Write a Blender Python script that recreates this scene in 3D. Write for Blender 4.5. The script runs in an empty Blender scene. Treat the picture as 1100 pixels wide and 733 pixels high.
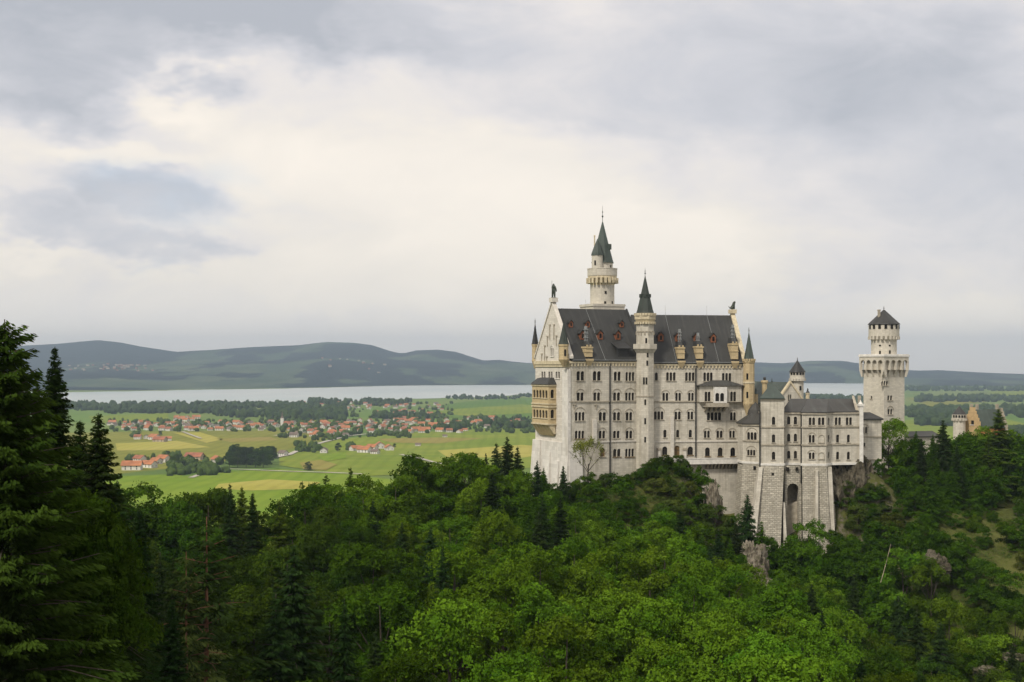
import bpy, bmesh, math, random
import numpy as np
from mathutils import Vector, Matrix, noise
from mathutils.geometry import tessellate_polygon, delaunay_2d_cdt

# ------------------------------------------------------------------ camera, world, sun, exposure
scene = bpy.context.scene
F, HY = 1400.0, 393.0                 # focal length in photo pixels (1100 wide), horizon row
cam_data = bpy.data.cameras.new("camera")
cam = bpy.data.objects.new("camera", cam_data)
scene.collection.objects.link(cam)
cam.location = (0, 0, 0)
cam.rotation_euler = (math.radians(90), 0, 0)
cam_data.sensor_width = 36.0
cam_data.lens = 36.0 * F / 1100.0
cam_data.shift_y = (HY - 366.5) / 1100.0
cam_data.clip_start = 1.0
cam_data.clip_end = 60000.0
scene.camera = cam

SUN_EL, SUN_AZ = math.radians(48), math.radians(-142)   # azimuth from +Y towards +X
sd = Vector((math.sin(SUN_AZ) * math.cos(SUN_EL), math.cos(SUN_AZ) * math.cos(SUN_EL), math.sin(SUN_EL)))
sun_data = bpy.data.lights.new("sun", 'SUN')
sun_data.energy = 2.3
sun_data.angle = math.radians(9)
sun_data.color = (1.0, 0.93, 0.82)
sun = bpy.data.objects.new("sun", sun_data)
sun.rotation_euler = (-sd).to_track_quat('-Z', 'Y').to_euler()
scene.collection.objects.link(sun)

scene.view_settings.view_transform = 'Standard'
scene.view_settings.look = 'None'
scene.view_settings.gamma = 1.0
scene.view_settings.use_curve_mapping = False
scene.view_settings.exposure = 0.50
scene.render.engine = 'CYCLES'
scene.cycles.use_denoising = True
scene.cycles.max_bounces = 5
scene.cycles.diffuse_bounces = 2
scene.cycles.transmission_bounces = 2
scene.cycles.volume_bounces = 0
scene.cycles.caustics_reflective = False
scene.cycles.caustics_refractive = False


class NT:
    """small helper to write node trees as expressions"""
    def __init__(s, tree):
        s.t = tree
        s.n = tree.nodes
        s.l = tree.links
    def node(s, typ, **kw):
        n = s.n.new(typ)
        for k, v in kw.items():
            setattr(n, k, v)
        return n
    def put(s, sock, v):
        if isinstance(v, bpy.types.NodeSocket):
            s.l.new(v, sock)
        elif v is not None:
            if sock.type == 'RGBA' and len(v) == 3:
                v = (*v, 1)
            sock.default_value = v
    def m(s, op, a, b=None, c=None, clamp=False):
        n = s.node('ShaderNodeMath', operation=op, use_clamp=clamp)
        s.put(n.inputs[0], a)
        if b is not None: s.put(n.inputs[1], b)
        if c is not None: s.put(n.inputs[2], c)
        return n.outputs[0]
    def vm(s, op, a, b=None):
        n = s.node('ShaderNodeVectorMath', operation=op)
        s.put(n.inputs[0], a)
        if b is not None: s.put(n.inputs[1], b)
        return n.outputs[0]
    def mix(s, f, a, b, blend='MIX'):
        n = s.node('ShaderNodeMix', data_type='RGBA', blend_type=blend)
        s.put(n.inputs[0], f); s.put(n.inputs[6], a); s.put(n.inputs[7], b)
        return n.outputs[2]
    def rng(s, v, a, b, c=0.0, d=1.0, smooth=True):
        n = s.node('ShaderNodeMapRange')
        n.interpolation_type = 'SMOOTHSTEP' if smooth else 'LINEAR'
        s.put(n.inputs[0], v)
        for i, x in enumerate((a, b, c, d)): s.put(n.inputs[i + 1], x)
        return n.outputs[0]
    def noise(s, vec, scale, detail=4.0, rough=0.55, dist=0.0, out=0):
        n = s.node('ShaderNodeTexNoise')
        s.put(n.inputs['Vector'], vec)
        n.inputs['Scale'].default_value = scale
        n.inputs['Detail'].default_value = detail
        n.inputs['Roughness'].default_value = rough
        n.inputs['Distortion'].default_value = dist
        return n.outputs[out]
    def ramp(s, v, stops):
        n = s.node('ShaderNodeValToRGB')
        while len(n.color_ramp.elements) < len(stops): n.color_ramp.elements.new(0.5)
        for e, (p, c) in zip(n.color_ramp.elements, stops):
            e.position = p; e.color = (*c, 1)
        s.put(n.inputs[0], v)
        return n.outputs[0]


world = bpy.data.worlds.new("World")
scene.world = world
world.use_nodes = True
world.cycles.sampling_method = 'MANUAL'
world.cycles.sample_map_resolution = 512
wt = NT(world.node_tree)
wt.n.clear()
sky = wt.node('ShaderNodeTexSky', sky_type='NISHITA')
sky.sun_disc = False
sky.sun_elevation = SUN_EL
sky.sun_rotation = SUN_AZ % (2 * math.pi)
sky.altitude = 900
tc = wt.node('ShaderNodeTexCoord')
dirv = tc.outputs['Generated']
sx = wt.node('ShaderNodeSeparateXYZ'); wt.put(sx.inputs[0], dirv)
az = wt.m('ARCTAN2', sx.outputs[0], sx.outputs[1])
el = wt.m('ARCSINE', sx.outputs[2])
flat = wt.vm('MULTIPLY', dirv, (1.0, 1.0, 2.1))
wob = wt.noise(flat, 5.0, 5, 0.6, 0.0)
wob2 = wt.noise(wt.vm('ADD', flat, (3.1, 7.7, 1.3)), 5.0, 5, 0.6, 0.0)
fine = wt.noise(wt.vm('ADD', flat, (13.0, 2.0, 5.0)), 9.0, 6, 0.62, 0.6)
broad = wt.noise(wt.vm('ADD', flat, (1.0, 22.0, 3.0)), 2.6, 4, 0.5, 0.3)
azw = wt.m('ADD', az, wt.m('MULTIPLY', wt.m('SUBTRACT', wob, 0.5), 0.30))
elw = wt.m('ADD', el, wt.m('MULTIPLY', wt.m('SUBTRACT', wob2, 0.5), 0.17))

def cloud(px, py, rx, ry, amp, hard=0.0):
    """a soft cloud bank centred in the direction (px, py), radii in photo pixels"""
    cx, cy = math.atan((px - 550) / F), math.atan((HY - py) / F)
    a = wt.m('DIVIDE', wt.m('SUBTRACT', azw, cx), rx / F)
    b = wt.m('DIVIDE', wt.m('SUBTRACT', elw, cy), ry / F)
    r = wt.m('SQRT', wt.m('ADD', wt.m('MULTIPLY', a, a), wt.m('MULTIPLY', b, b)))
    return wt.rng(r, 1.0, hard, 0.0, amp)

bright = wt.m('ADD', 0.65, wt.m('MULTIPLY', wt.m('SUBTRACT', broad, 0.5), 0.28))
bright = wt.m('ADD', bright, wt.m('MULTIPLY', wt.m('SUBTRACT', fine, 0.5), 0.62))
for c in [(40, 20, 330, 115, -0.62, 0.35), (330, 15, 330, 75, -0.50, 0.2), (20, 118, 130, 38, -0.38, 0.25),
          (150, 215, 165, 52, -0.46, 0.3), (60, 258, 130, 22, -0.32, 0.2), (185, 272, 90, 24, -0.40, 0.2),
          (800, 70, 430, 140, -0.42, 0.1), (1050, 170, 260, 190, -0.34, 0.1),
          (560, 250, 380, 150, 0.30, 0.1), (430, 330, 260, 40, -0.10, 0.1), (700, 200, 200, 60, -0.12, 0.1), (300, 300, 120, 28, 0.10, 0.2), (620, 150, 150, 40, 0.12, 0.1), (880, 300, 150, 30, -0.10, 0.1), (160, 110, 110, 26, 0.34, 0.2), (330, 170, 200, 70, 0.2, 0.1), (90, 165, 150, 22, 0.24, 0.1), (700, 265, 190, 55, 0.20, 0.2),
          (40, 285, 130, 16, 0.25, 0.1), (770, 290, 120, 45, 0.2, 0.3), (1060, 345, 160, 30, 0.18, 0.2), (675, 262, 38, 30, -0.18, 0.3)]:
    bright = wt.m('ADD', bright, cloud(*c))
bright = wt.m('SUBTRACT', bright, wt.rng(el, 0.30, 0.75, 0.0, 0.10))
bright = wt.m('SUBTRACT', bright, wt.rng(sx.outputs[1], 0.3, -0.5, 0.0, 0.10))
cl = wt.ramp(bright, [(0.0, (0.36, 0.37, 0.40)), (0.28, (0.49, 0.485, 0.505)), (0.54, (0.625, 0.590, 0.572)), (0.76, (0.715, 0.658, 0.585)), (1.0, (0.78, 0.71, 0.62))])
hz = wt.rng(el, 0.075, 0.0)
cl = wt.mix(wt.m('MULTIPLY', hz, 0.6), cl, (0.96, 0.89, 0.81))
cl = wt.vm('MULTIPLY', cl, (10.0, 10.0, 10.0))
gap = wt.rng(wt.noise(wt.vm('ADD', flat, (5.0, 1.0, 9.0)), 3.3, 5, 0.6, 0.3), 0.60, 0.78, 0.05, 0.42)
wcol = wt.mix(gap, cl, sky.outputs[0])
bg = wt.node('ShaderNodeBackground')
wt.put(bg.inputs[0], wcol)
bg.inputs[1].default_value = 0.10
wo = wt.node('ShaderNodeOutputWorld')
wt.l.new(bg.outputs[0], wo.inputs[0])

# ------------------------------------------------------------------ materials
def mat(name):
    m = bpy.data.materials.new(name)
    m.use_nodes = True
    t = NT(m.node_tree)
    b = m.node_tree.nodes['Principled BSDF']
    return m, t, b

def simple(name, col, rough=0.8, var=0.25, scale=1.5, bump=0.0, spec=0.3):
    m, t, b = mat(name)
    tc = t.node('ShaderNodeTexCoord')
    n = t.noise(tc.outputs['Object'], scale, 5)
    f = t.rng(n, 0.3, 0.7, 1 - var, 1 + var)
    c = t.vm('SCALE', (col[0], col[1], col[2]))
    t.put(c.node.inputs['Scale'], f)
    t.put(b.inputs['Base Color'], c)
    b.inputs['Roughness'].default_value = rough
    b.inputs['Specular IOR Level'].default_value = spec
    if bump:
        bn = t.node('ShaderNodeBump'); bn.inputs['Strength'].default_value = bump; bn.inputs['Distance'].default_value = 0.2
        t.put(bn.inputs['Height'], n); t.put(b.inputs['Normal'], bn.outputs[0])
    return m

def ashlar(name, col, dark, bw=1.3, bh=0.55, mortar=0.03, stain=0.35, bump=0.15, rough_cut=0.0):
    """dressed stone in courses, with stains that run down the wall"""
    m, t, b = mat(name)
    uv = t.node('ShaderNodeUVMap').outputs[0]
    tc = t.node('ShaderNodeTexCoord')
    br = t.node('ShaderNodeTexBrick')
    t.put(br.inputs['Vector'], t.vm('ADD', uv, t.vm('SCALE', t.noise(tc.outputs['Object'], 0.5, 3, out=1))) if False else uv)
    br.inputs['Scale'].default_value = 1.0
    br.inputs['Brick Width'].default_value = bw
    br.inputs['Row Height'].default_value = bh
    br.inputs['Mortar Size'].default_value = mortar
    br.inputs['Mortar Smooth'].default_value = 0.4
    br.inputs['Bias'].default_value = 0.0
    v = 0.10 + 0.25 * rough_cut
    br.inputs['Color1'].default_value = (*[c * (1 + v) for c in col], 1)
    br.inputs['Color2'].default_value = (*[c * (1 - v) for c in col], 1)
    br.inputs['Mortar'].default_value = (*[c * (0.80 - 0.45 * rough_cut) for c in col], 1)
    big = t.noise(tc.outputs['Object'], 0.11, 5, 0.65)
    run = t.noise(t.vm('MULTIPLY', tc.outputs['Object'], (1.1, 1.1, 0.06)), 1.0, 6, 0.7)
    f = t.m('MULTIPLY', t.rng(t.m('ADD', t.m('MULTIPLY', big, 0.5), t.m('MULTIPLY', run, 0.5)), 0.44, 0.66), stain)
    c = t.mix(f, br.outputs[0], dark)
    if rough_cut:
        blot = t.noise(tc.outputs['Object'], 1.4, 4, 0.7)
        c = t.mix(t.rng(blot, 0.45, 0.75, 0, 0.55), c, [x * 0.55 for x in col])
    t.put(b.inputs['Base Color'], c)
    b.inputs['Roughness'].default_value = 0.9
    b.inputs['Specular IOR Level'].default_value = 0.2
    bn = t.node('ShaderNodeBump'); bn.inputs['Strength'].default_value = bump; bn.inputs['Distance'].default_value = 0.15 + 0.4 * rough_cut
    hgt = t.m('ADD', t.m('MULTIPLY', br.outputs['Fac'], -1.0), t.m('MULTIPLY', t.noise(tc.outputs['Object'], 2.5, 4), 0.5 + rough_cut))
    t.put(bn.inputs['Height'], hgt)
    t.put(b.inputs['Normal'], bn.outputs[0])
    return m

def roofing(name, col, tint, streak=0.5, seam=1.4):
    m, t, b = mat(name)
    uv = t.node('ShaderNodeUVMap').outputs[0]
    tc = t.node('ShaderNodeTexCoord')
    w = t.node('ShaderNodeTexWave', wave_type='BANDS', bands_direction='X')
    t.put(w.inputs['Vector'], uv)
    w.inputs['Scale'].default_value = seam
    w.inputs['Distortion'].default_value = 0.4
    run = t.noise(t.vm('MULTIPLY', uv, (0.8, 0.06, 1.0)), 1.0, 5, 0.65)
    big = t.noise(tc.outputs['Object'], 0.16, 4, 0.6)
    c = t.mix(t.rng(big, 0.35, 0.68), col, [x * 0.72 for x in col])
    c = t.mix(t.m('MULTIPLY', t.rng(run, 0.48, 0.74), streak), c, tint)
    c = t.mix(t.rng(w.outputs[1], 0.80, 1.0, 0, 0.35), c, [x * 1.7 for x in col])
    t.put(b.inputs['Base Color'], c)
    b.inputs['Roughness'].default_value = 0.55
    b.inputs['Specular IOR Level'].default_value = 0.35
    bn = t.node('ShaderNodeBump'); bn.inputs['Strength'].default_value = 0.3; bn.inputs['Distance'].default_value = 0.1
    t.put(bn.inputs['Height'], w.outputs[1]); t.put(b.inputs['Normal'], bn.outputs[0])
    return m

def leafmat(name, col, col2, trans=0.22, hue=0.014, val=0.45):
    """foliage: colour differs from tree to tree (object random) and from bough to bough (face attribute tone)"""
    m = bpy.data.materials.new(name); m.use_nodes = True
    t = NT(m.node_tree); t.n.clear()
    oi = t.node('ShaderNodeObjectInfo')
    at = t.node('ShaderNodeAttribute'); at.attribute_name = 'tone'
    c = t.mix(at.outputs['Fac'], col, col2)
    hs = t.node('ShaderNodeHueSaturation')
    t.put(hs.inputs['Hue'], t.rng(oi.outputs['Random'], 0, 1, 0.5 - hue, 0.5 + hue, smooth=False))
    r2 = t.m('FRACT', t.m('MULTIPLY', oi.outputs['Random'], 7.31))
    t.put(hs.inputs['Value'], t.rng(r2, 0, 1, 1 - val, 1 + val, smooth=False))
    hs.inputs['Saturation'].default_value = 1.0
    t.put(hs.inputs['Color'], c)
    d = t.node('ShaderNodeBsdfDiffuse'); t.put(d.inputs[0], hs.outputs[0])
    tr = t.node('ShaderNodeBsdfTranslucent')
    t.put(tr.inputs[0], t.mix(0.5, hs.outputs[0], (0.14, 0.20, 0.01)))
    mx = t.node('ShaderNodeMixShader'); mx.inputs[0].default_value = trans
    t.l.new(d.outputs[0], mx.inputs[1]); t.l.new(tr.outputs[0], mx.inputs[2])
    o = t.node('ShaderNodeOutputMaterial'); t.l.new(mx.outputs[0], o.inputs[0])
    return m

M = {}
M['stone'] = ashlar('pale_limestone', (0.575, 0.535, 0.45), (0.29, 0.26, 0.20), 1.4, 0.62, 0.035, 0.72)
M['gable_stone'] = ashlar('white_limestone', (0.64, 0.60, 0.53), (0.40, 0.36, 0.29), 1.4, 0.62, 0.03, 0.40)
M['tower_stone'] = ashlar('tower_limestone', (0.57, 0.53, 0.445), (0.38, 0.34, 0.27), 1.2, 0.5, 0.03, 0.45)
M['plinth'] = ashlar('plinth_plaster', (0.66, 0.63, 0.58), (0.42, 0.38, 0.31), 2.2, 1.1, 0.02, 0.5)
M['rustic'] = ashlar('rusticated_stone', (0.50, 0.46, 0.375), (0.26, 0.235, 0.175), 1.35, 0.56, 0.07, 0.55, 0.8, 0.5)
M['yellow'] = ashlar('yellow_sandstone', (0.52, 0.415, 0.245), (0.35, 0.265, 0.15), 1.1, 0.5, 0.03, 0.4)
M['cream'] = simple('cream_trim_stone', (0.55, 0.475, 0.325), 0.85, 0.15, 1.0)
M['trim'] = simple('grey_trim_stone', (0.36, 0.32, 0.25), 0.9, 0.2, 1.0)
M['white'] = simple('white_trim_stone', (0.68, 0.655, 0.60), 0.85, 0.12, 1.0)
M['slate'] = roofing('dark_slate', (0.034, 0.034, 0.031), (0.085, 0.083, 0.074), 0.55)
M['brown_roof'] = roofing('brown_slate', (0.050, 0.047, 0.041), (0.085, 0.098, 0.084), 0.55)
M['copper'] = roofing('green_copper', (0.052, 0.068, 0.056), (0.085, 0.125, 0.10), 0.6, 1.8)
M['dark_copper'] = roofing('dark_copper', (0.030, 0.038, 0.029), (0.05, 0.072, 0.055), 0.5, 1.8)
M['red'] = simple('red_dormer_paint', (0.20, 0.075, 0.036), 0.7, 0.25, 2.0)
M['iron'] = simple('dark_iron', (0.03, 0.03, 0.028), 0.5, 0.2, 2.0)
M['bronze'] = simple('weathered_bronze', (0.05, 0.06, 0.045), 0.5, 0.3, 2.0)
M['brick'] = ashlar('orange_brick', (0.50, 0.235, 0.085), (0.30, 0.13, 0.05), 0.8, 0.3, 0.03, 0.5)
M['gate_stone'] = ashlar('tan_stone', (0.50, 0.36, 0.19), (0.32, 0.20, 0.10), 0.9, 0.45, 0.03, 0.5)
M['rail'] = simple('silvery_metal', (0.26, 0.27, 0.265), 0.5, 0.2, 2.0)
m, t, b = mat('window_glass')
oi = t.node('ShaderNodeObjectInfo')
t.put(b.inputs['Base Color'], t.mix(oi.outputs['Random'], (0.006, 0.006, 0.007), (0.028, 0.025, 0.02)))
b.inputs['Roughness'].default_value = 0.35
b.inputs['Specular IOR Level'].default_value = 0.12
M['glass'] = m
M['shutter'] = simple('brown_window_wood', (0.16, 0.10, 0.04), 0.7, 0.25, 2.0)
M['sash'] = simple('dark_window_sash', (0.06, 0.048, 0.035), 0.6, 0.2, 2.0)
M['bark'] = simple('grey_brown_bark', (0.055, 0.045, 0.033), 0.95, 0.35, 3.0)
M['pine_bark'] = simple('reddish_pine_bark', (0.13, 0.062, 0.035), 0.95, 0.3, 3.0)
M['leaf'] = leafmat('beech_leaves', (0.028, 0.066, 0.004), (0.080, 0.140, 0.009), 0.12)
M['leaf_dark'] = leafmat('dark_beech_leaves', (0.016, 0.040, 0.004), (0.048, 0.086, 0.008), 0.12)  # darker tone; partly puts the left slope's shade into the leaf colour
M['leaf_bright'] = leafmat('maple_leaves', (0.044, 0.106, 0.006), (0.106, 0.195, 0.012), 0.14, 0.012, 0.25)
M['leaf_sap'] = leafmat('young_leaves', (0.15, 0.17, 0.030), (0.22, 0.24, 0.05), 0.3, 0.02, 0.15)
M['needle'] = leafmat('spruce_needles', (0.012, 0.027, 0.0075), (0.028, 0.050, 0.012), 0.10, 0.02, 0.3)
M['larch'] = leafmat('larch_needles', (0.038, 0.064, 0.007), (0.074, 0.108, 0.012), 0.18, 0.012, 0.2)
M['larch_dark'] = leafmat('fir_needles', (0.020, 0.040, 0.007), (0.050, 0.082, 0.012), 0.15, 0.01, 0.1)
M['pine'] = leafmat('pine_needles', (0.026, 0.044, 0.012), (0.048, 0.072, 0.018), 0.12, 0.02, 0.2)
M['under'] = leafmat('undergrowth_leaves', (0.045, 0.075, 0.012), (0.085, 0.115, 0.022), 0.25, 0.03, 0.2)

# ------------------------------------------------------------------ object helpers
COL = scene.collection
BASE = {}

def link(o, parent=None):
    COL.objects.link(o)
    if parent is not None:
        o.parent = parent
        BASE[o.name] = BASE.get(parent.name, Vector((0, 0, 0)))
    return o

def tag(o, label=None, cat=None, group=None, kind=None):
    if label: o['label'] = label
    if cat: o['category'] = cat
    if group: o['group'] = group
    if kind: o['kind'] = kind
    return o

def thing(name, label, cat, loc, group=None):
    o = bpy.data.objects.new(name, None)
    o.empty_display_size = 1.0
    COL.objects.link(o)
    o.location = loc
    BASE[o.name] = Vector(loc)
    return tag(o, label, cat, group)

class MB:
    def __init__(s):
        s.v, s.f, s.mi = [], [], []
    def face(s, pts, mi=0):
        i = len(s.v)
        s.v += [tuple(p) for p in pts]
        s.f.append(tuple(range(i, i + len(pts)))); s.mi.append(mi)
    def box8(s, p, mi=0):
        """p: 8 points, bottom ring 0-3, top ring 4-7"""
        i = len(s.v)
        s.v += [tuple(q) for q in p]
        for a in ((3, 2, 1, 0), (4, 5, 6, 7), (0, 1, 5, 4), (1, 2, 6, 5), (2, 3, 7, 6), (3, 0, 4, 7)):
            s.f.append(tuple(i + k for k in a)); s.mi.append(mi)
    def box(s, c, size, mi=0, ang=0.0):
        ca, sa = math.cos(ang), math.sin(ang)
        pts = []
        for z in (-.5, .5):
            for x, y in ((-.5, -.5), (.5, -.5), (.5, .5), (-.5, .5)):
                X, Y = x * size[0], y * size[1]
                pts.append((c[0] + X * ca - Y * sa, c[1] + X * sa + Y * ca, c[2] + z * size[2]))
        s.box8(pts, mi)
    def lathe(s, cx, cy, prof, n=24, rot=0.0, mi=0, caps=True):
        i0 = len(s.v)
        for r, z in prof:
            for k in range(n):
                a = rot + 2 * math.pi * k / n
                s.v.append((cx + r * math.cos(a), cy + r * math.sin(a), z))
        for j in range(len(prof) - 1):
            for k in range(n):
                k2 = (k + 1) % n
                s.f.append((i0 + j * n + k, i0 + j * n + k2, i0 + (j + 1) * n + k2, i0 + (j + 1) * n + k)); s.mi.append(mi)
        if caps:
            s.f.append(tuple(i0 + k for k in reversed(range(n)))); s.mi.append(mi)
            j = len(prof) - 1
            s.f.append(tuple(i0 + j * n + k for k in range(n))); s.mi.append(mi)
    def prism(s, poly, z0, z1, mi=0, top=None):
        """vertical prism over a ground polygon [(x,y)]; top: another ring at z1"""
        top = top or poly
        n = len(poly)
        i = len(s.v)
        s.v += [(x, y, z0) for x, y in poly] + [(x, y, z1) for x, y in top]
        for k in range(n):
            k2 = (k + 1) % n
            s.f.append((i + k, i + k2, i + n + k2, i + n + k)); s.mi.append(mi)
        s.f.append(tuple(i + k for k in reversed(range(n)))); s.mi.append(mi)
        s.f.append(tuple(i + n + k for k in range(n))); s.mi.append(mi)
    def tube(s, path, radii, n=6, mi=0):
        i0 = len(s.v)
        path = [Vector(p) for p in path]
        for j, p in enumerate(path):
            d = (path[min(j + 1, len(path) - 1)] - path[max(j - 1, 0)]).normalized()
            a = d.orthogonal().normalized(); b2 = d.cross(a)
            for k in range(n):
                q = p + (a * math.cos(2 * math.pi * k / n) + b2 * math.sin(2 * math.pi * k / n)) * radii[j]
                s.v.append(tuple(q))
        for j in range(len(path) - 1):
            for k in range(n):
                k2 = (k + 1) % n
                s.f.append((i0 + j * n + k, i0 + j * n + k2, i0 + (j + 1) * n + k2, i0 + (j + 1) * n + k)); s.mi.append(mi)
        s.f.append(tuple(i0 + k for k in reversed(range(n)))); s.mi.append(mi)
        s.f.append(tuple(i0 + (len(path) - 1) * n + k for k in range(n))); s.mi.append(mi)
    def build(s, name, mats, parent=None, smooth=False):
        base = BASE.get(parent.name, Vector((0, 0, 0))) if parent is not None else Vector((0, 0, 0))
        me = bpy.data.meshes.new(name)
        V = np.array(s.v, dtype=np.float64).reshape(-1, 3) - np.array(base)
        me.from_pydata([tuple(p) for p in V], [], s.f)
        if not isinstance(mats, (list, tuple)): mats = [mats]
        for m_ in mats: me.materials.append(m_)
        if len(mats) > 1: me.polygons.foreach_set('material_index', s.mi)
        uvl = me.uv_layers.new(name='UVMap')
        nl = len(me.loops)
        lv = np.zeros(nl, np.int32); me.loops.foreach_get('vertex_index', lv)
        P = np.array(s.v, dtype=np.float64).reshape(-1, 3)[lv]
        npol = len(me.polygons)
        N = np.zeros(npol * 3); me.polygons.foreach_get('normal', N); N = N.reshape(-1, 3)
        lt = np.zeros(npol, np.int32); me.polygons.foreach_get('loop_total', lt)
        NL = np.repeat(N, lt, axis=0)
        hor = np.hypot(NL[:, 0], NL[:, 1])
        ok = hor > 0.05
        tx = np.where(ok, -NL[:, 1] / np.maximum(hor, 1e-6), 1.0)
        ty = np.where(ok, NL[:, 0] / np.maximum(hor, 1e-6), 0.0)
        u = P[:, 0] * tx + P[:, 1] * ty
        v = np.where(ok, P[:, 2] / np.maximum(hor, 0.2), P[:, 1])
        uvl.data.foreach_set('uv', np.stack([u, v], 1).astype(np.float32).ravel())
        if smooth: me.polygons.foreach_set('use_smooth', [True] * npol)
        me.update()
        o = bpy.data.objects.new(name, me)
        return link(o, parent)

class Pl:
    """an upright wall plane: origin on the ground plan, direction of its run, outward normal to its right-hand side"""
    def __init__(s, ox, oy, ang):
        s.o = (ox, oy); s.a = ang
        s.u = (math.cos(ang), math.sin(ang)); s.n = (math.sin(ang), -math.cos(ang))
    @staticmethod
    def between(a, b):
        p = Pl(a[0], a[1], math.atan2(b[1] - a[1], b[0] - a[0])); p.len = math.hypot(b[0] - a[0], b[1] - a[1])
        return p
    def s_(s, px):
        k = (px - 550) / F
        return (k * s.o[1] - s.o[0]) / (s.u[0] - k * s.u[1])
    def z_(s, px, py):
        return (HY - py) / F * (s.o[1] + s.s_(px) * s.u[1])
    def pt(s, q, z, out=0.0):
        return (s.o[0] + q * s.u[0] + out * s.n[0], s.o[1] + q * s.u[1] + out * s.n[1], z)
    def xy(s, q, out=0.0):
        return s.pt(q, 0, out)[:2]
    def pbox(s, mb, q0, q1, z0, z1, o0, o1, mi=0):
        mb.box8([s.pt(q0, z0, o1), s.pt(q1, z0, o1), s.pt(q1, z0, o0), s.pt(q0, z0, o0),
                 s.pt(q0, z1, o1), s.pt(q1, z1, o1), s.pt(q1, z1, o0), s.pt(q0, z1, o0)], mi)

def gp(px, Y):
    return ((px - 550) / F * Y, Y)

def light_loop(q0, q1, z0, z1, arch):
    w = (q1 - q0) / 2; c = (q0 + q1) / 2
    if not arch:
        return [(q0, z0), (q1, z0), (q1, z1), (q0, z1)]
    zs = z1 - w
    return [(q0, z0), (q1, z0)] + [(c + w * math.cos(a), zs + w * math.sin(a)) for a in [math.pi * k / 6 for k in range(7)]]

class Facade:
    """a wall panel with real window openings; windows are listed in photo pixels and land where the wall stands"""
    def __init__(s, pl):
        s.pl = pl; s.holes = []; s.wins = []
    def win(s, px0, px1, py0, py1, n=2, hood=False, arch=True, pane='glass', frame='trim', gap=0.23, sill=True):
        pl = s.pl; pm = (px0 + px1) / 2
        q0, q1 = pl.s_(px0) - .10, pl.s_(px1) + .10
        z1, z0 = pl.z_(pm, py0) + .05, pl.z_(pm, py1) - .08
        w = (q1 - q0 - (n - 1) * gap) / n
        loops = [light_loop(q0 + k * (w + gap), q0 + k * (w + gap) + w, z0, z1, arch) for k in range(n)]
        s.holes += loops
        s.wins.append((loops, q0, q1, z0, z1, hood, pane, frame, sill))
    def panel(s, mb, outline, depth=0.45, mi=0):
        pl = s.pl
        loops = [outline] + s.holes
        vs, es = [], []
        for lp in loops:
            i0 = len(vs); vs += [Vector((q, z)) for q, z in lp]
            es += [(i0 + k, i0 + (k + 1) % len(lp)) for k in range(len(lp))]
        V2, _, T3, *_r = delaunay_2d_cdt(vs, es, [], 0, 1e-5)
        def inside(x, z, lp):
            c_ = False
            for k in range(len(lp)):
                (x0, z0), (x1, z1) = lp[k], lp[k - 1]
                if (z0 > z) != (z1 > z) and x < (x1 - x0) * (z - z0) / (z1 - z0) + x0: c_ = not c_
            return c_
        boxes = [(min(p[0] for p in lp), max(p[0] for p in lp), min(p[1] for p in lp), max(p[1] for p in lp)) for lp in s.holes]
        for t3 in T3:
            a, b_, c = (V2[i] for i in t3)
            cx_, cz_ = (a[0] + b_[0] + c[0]) / 3, (a[1] + b_[1] + c[1]) / 3
            if not inside(cx_, cz_, outline): continue
            if any(bx[0] <= cx_ <= bx[1] and bx[2] <= cz_ <= bx[3] and inside(cx_, cz_, lp) for bx, lp in zip(boxes, s.holes)): continue
            if (b_[0] - a[0]) * (c[1] - a[1]) - (b_[1] - a[1]) * (c[0] - a[0]) < 0: b_, c = c, b_
            mb.face([pl.pt(*a), pl.pt(*b_), pl.pt(*c)], mi)
        for lp in s.holes:
            for k in range(len(lp)):
                a, b_ = lp[k], lp[(k + 1) % len(lp)]
                mb.face([pl.pt(*a), pl.pt(*b_), pl.pt(*b_, -depth), pl.pt(*a, -depth)], mi)
    def windows(s, parent, name='window'):
        pl = s.pl
        for loops, q0, q1, z0, z1, hood, pane, frame, sill in s.wins:
            mb = MB()
            if sill: pl.pbox(mb, q0 - .22, q1 + .22, z0 - .24, z0 - .003, -.1, .22)
            if hood:
                r = (q1 - q0) / 2 + .22; c = (q0 + q1) / 2; zc = z1 - .35
                arc = [math.pi * k / 8 for k in range(9)]
                for a0, a1 in zip(arc[:-1], arc[1:]):
                    P = [(c + rr * math.cos(a), zc + rr * .92 * math.sin(a)) for rr in (r, r + .22) for a in (a0, a1)]
                    mb.box8([pl.pt(*P[0], .13), pl.pt(*P[1], .13), pl.pt(*P[1], -.05), pl.pt(*P[0], -.05),
                             pl.pt(*P[2], .13), pl.pt(*P[3], .13), pl.pt(*P[3], -.05), pl.pt(*P[2], -.05)])
            for lp in loops:      # glazing bars: a middle bar and a transom
                xs = [p[0] for p in lp]; zs = [p[1] for p in lp]
                c = (min(xs) + max(xs)) / 2; zt = min(zs) + (max(zs) - min(zs)) * .62
                pl.pbox(mb, c - .035, c + .035, min(zs), max(zs) - .05, -.33, -.27, 1)
                pl.pbox(mb, min(xs), max(xs), zt - .04, zt + .04, -.34, -.26, 1)
            w = mb.build(name, [M[frame], M['sash']], parent)
            g = MB()
            for lp in loops:
                g.face([pl.pt(*p, -.36) for p in lp])
            g.build('pane', M[pane], w)

def teeth(pl, mb, q0, q1, z0, z1, o, pitch=1.2, width=.55, mi=0):
    n = max(1, int((q1 - q0) / pitch)); st = (q1 - q0) / n
    for k in range(n):
        c = q0 + (k + .5) * st
        pl.pbox(mb, c - width / 2, c + width / 2, z0, z1, -.05, o, mi)

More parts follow.
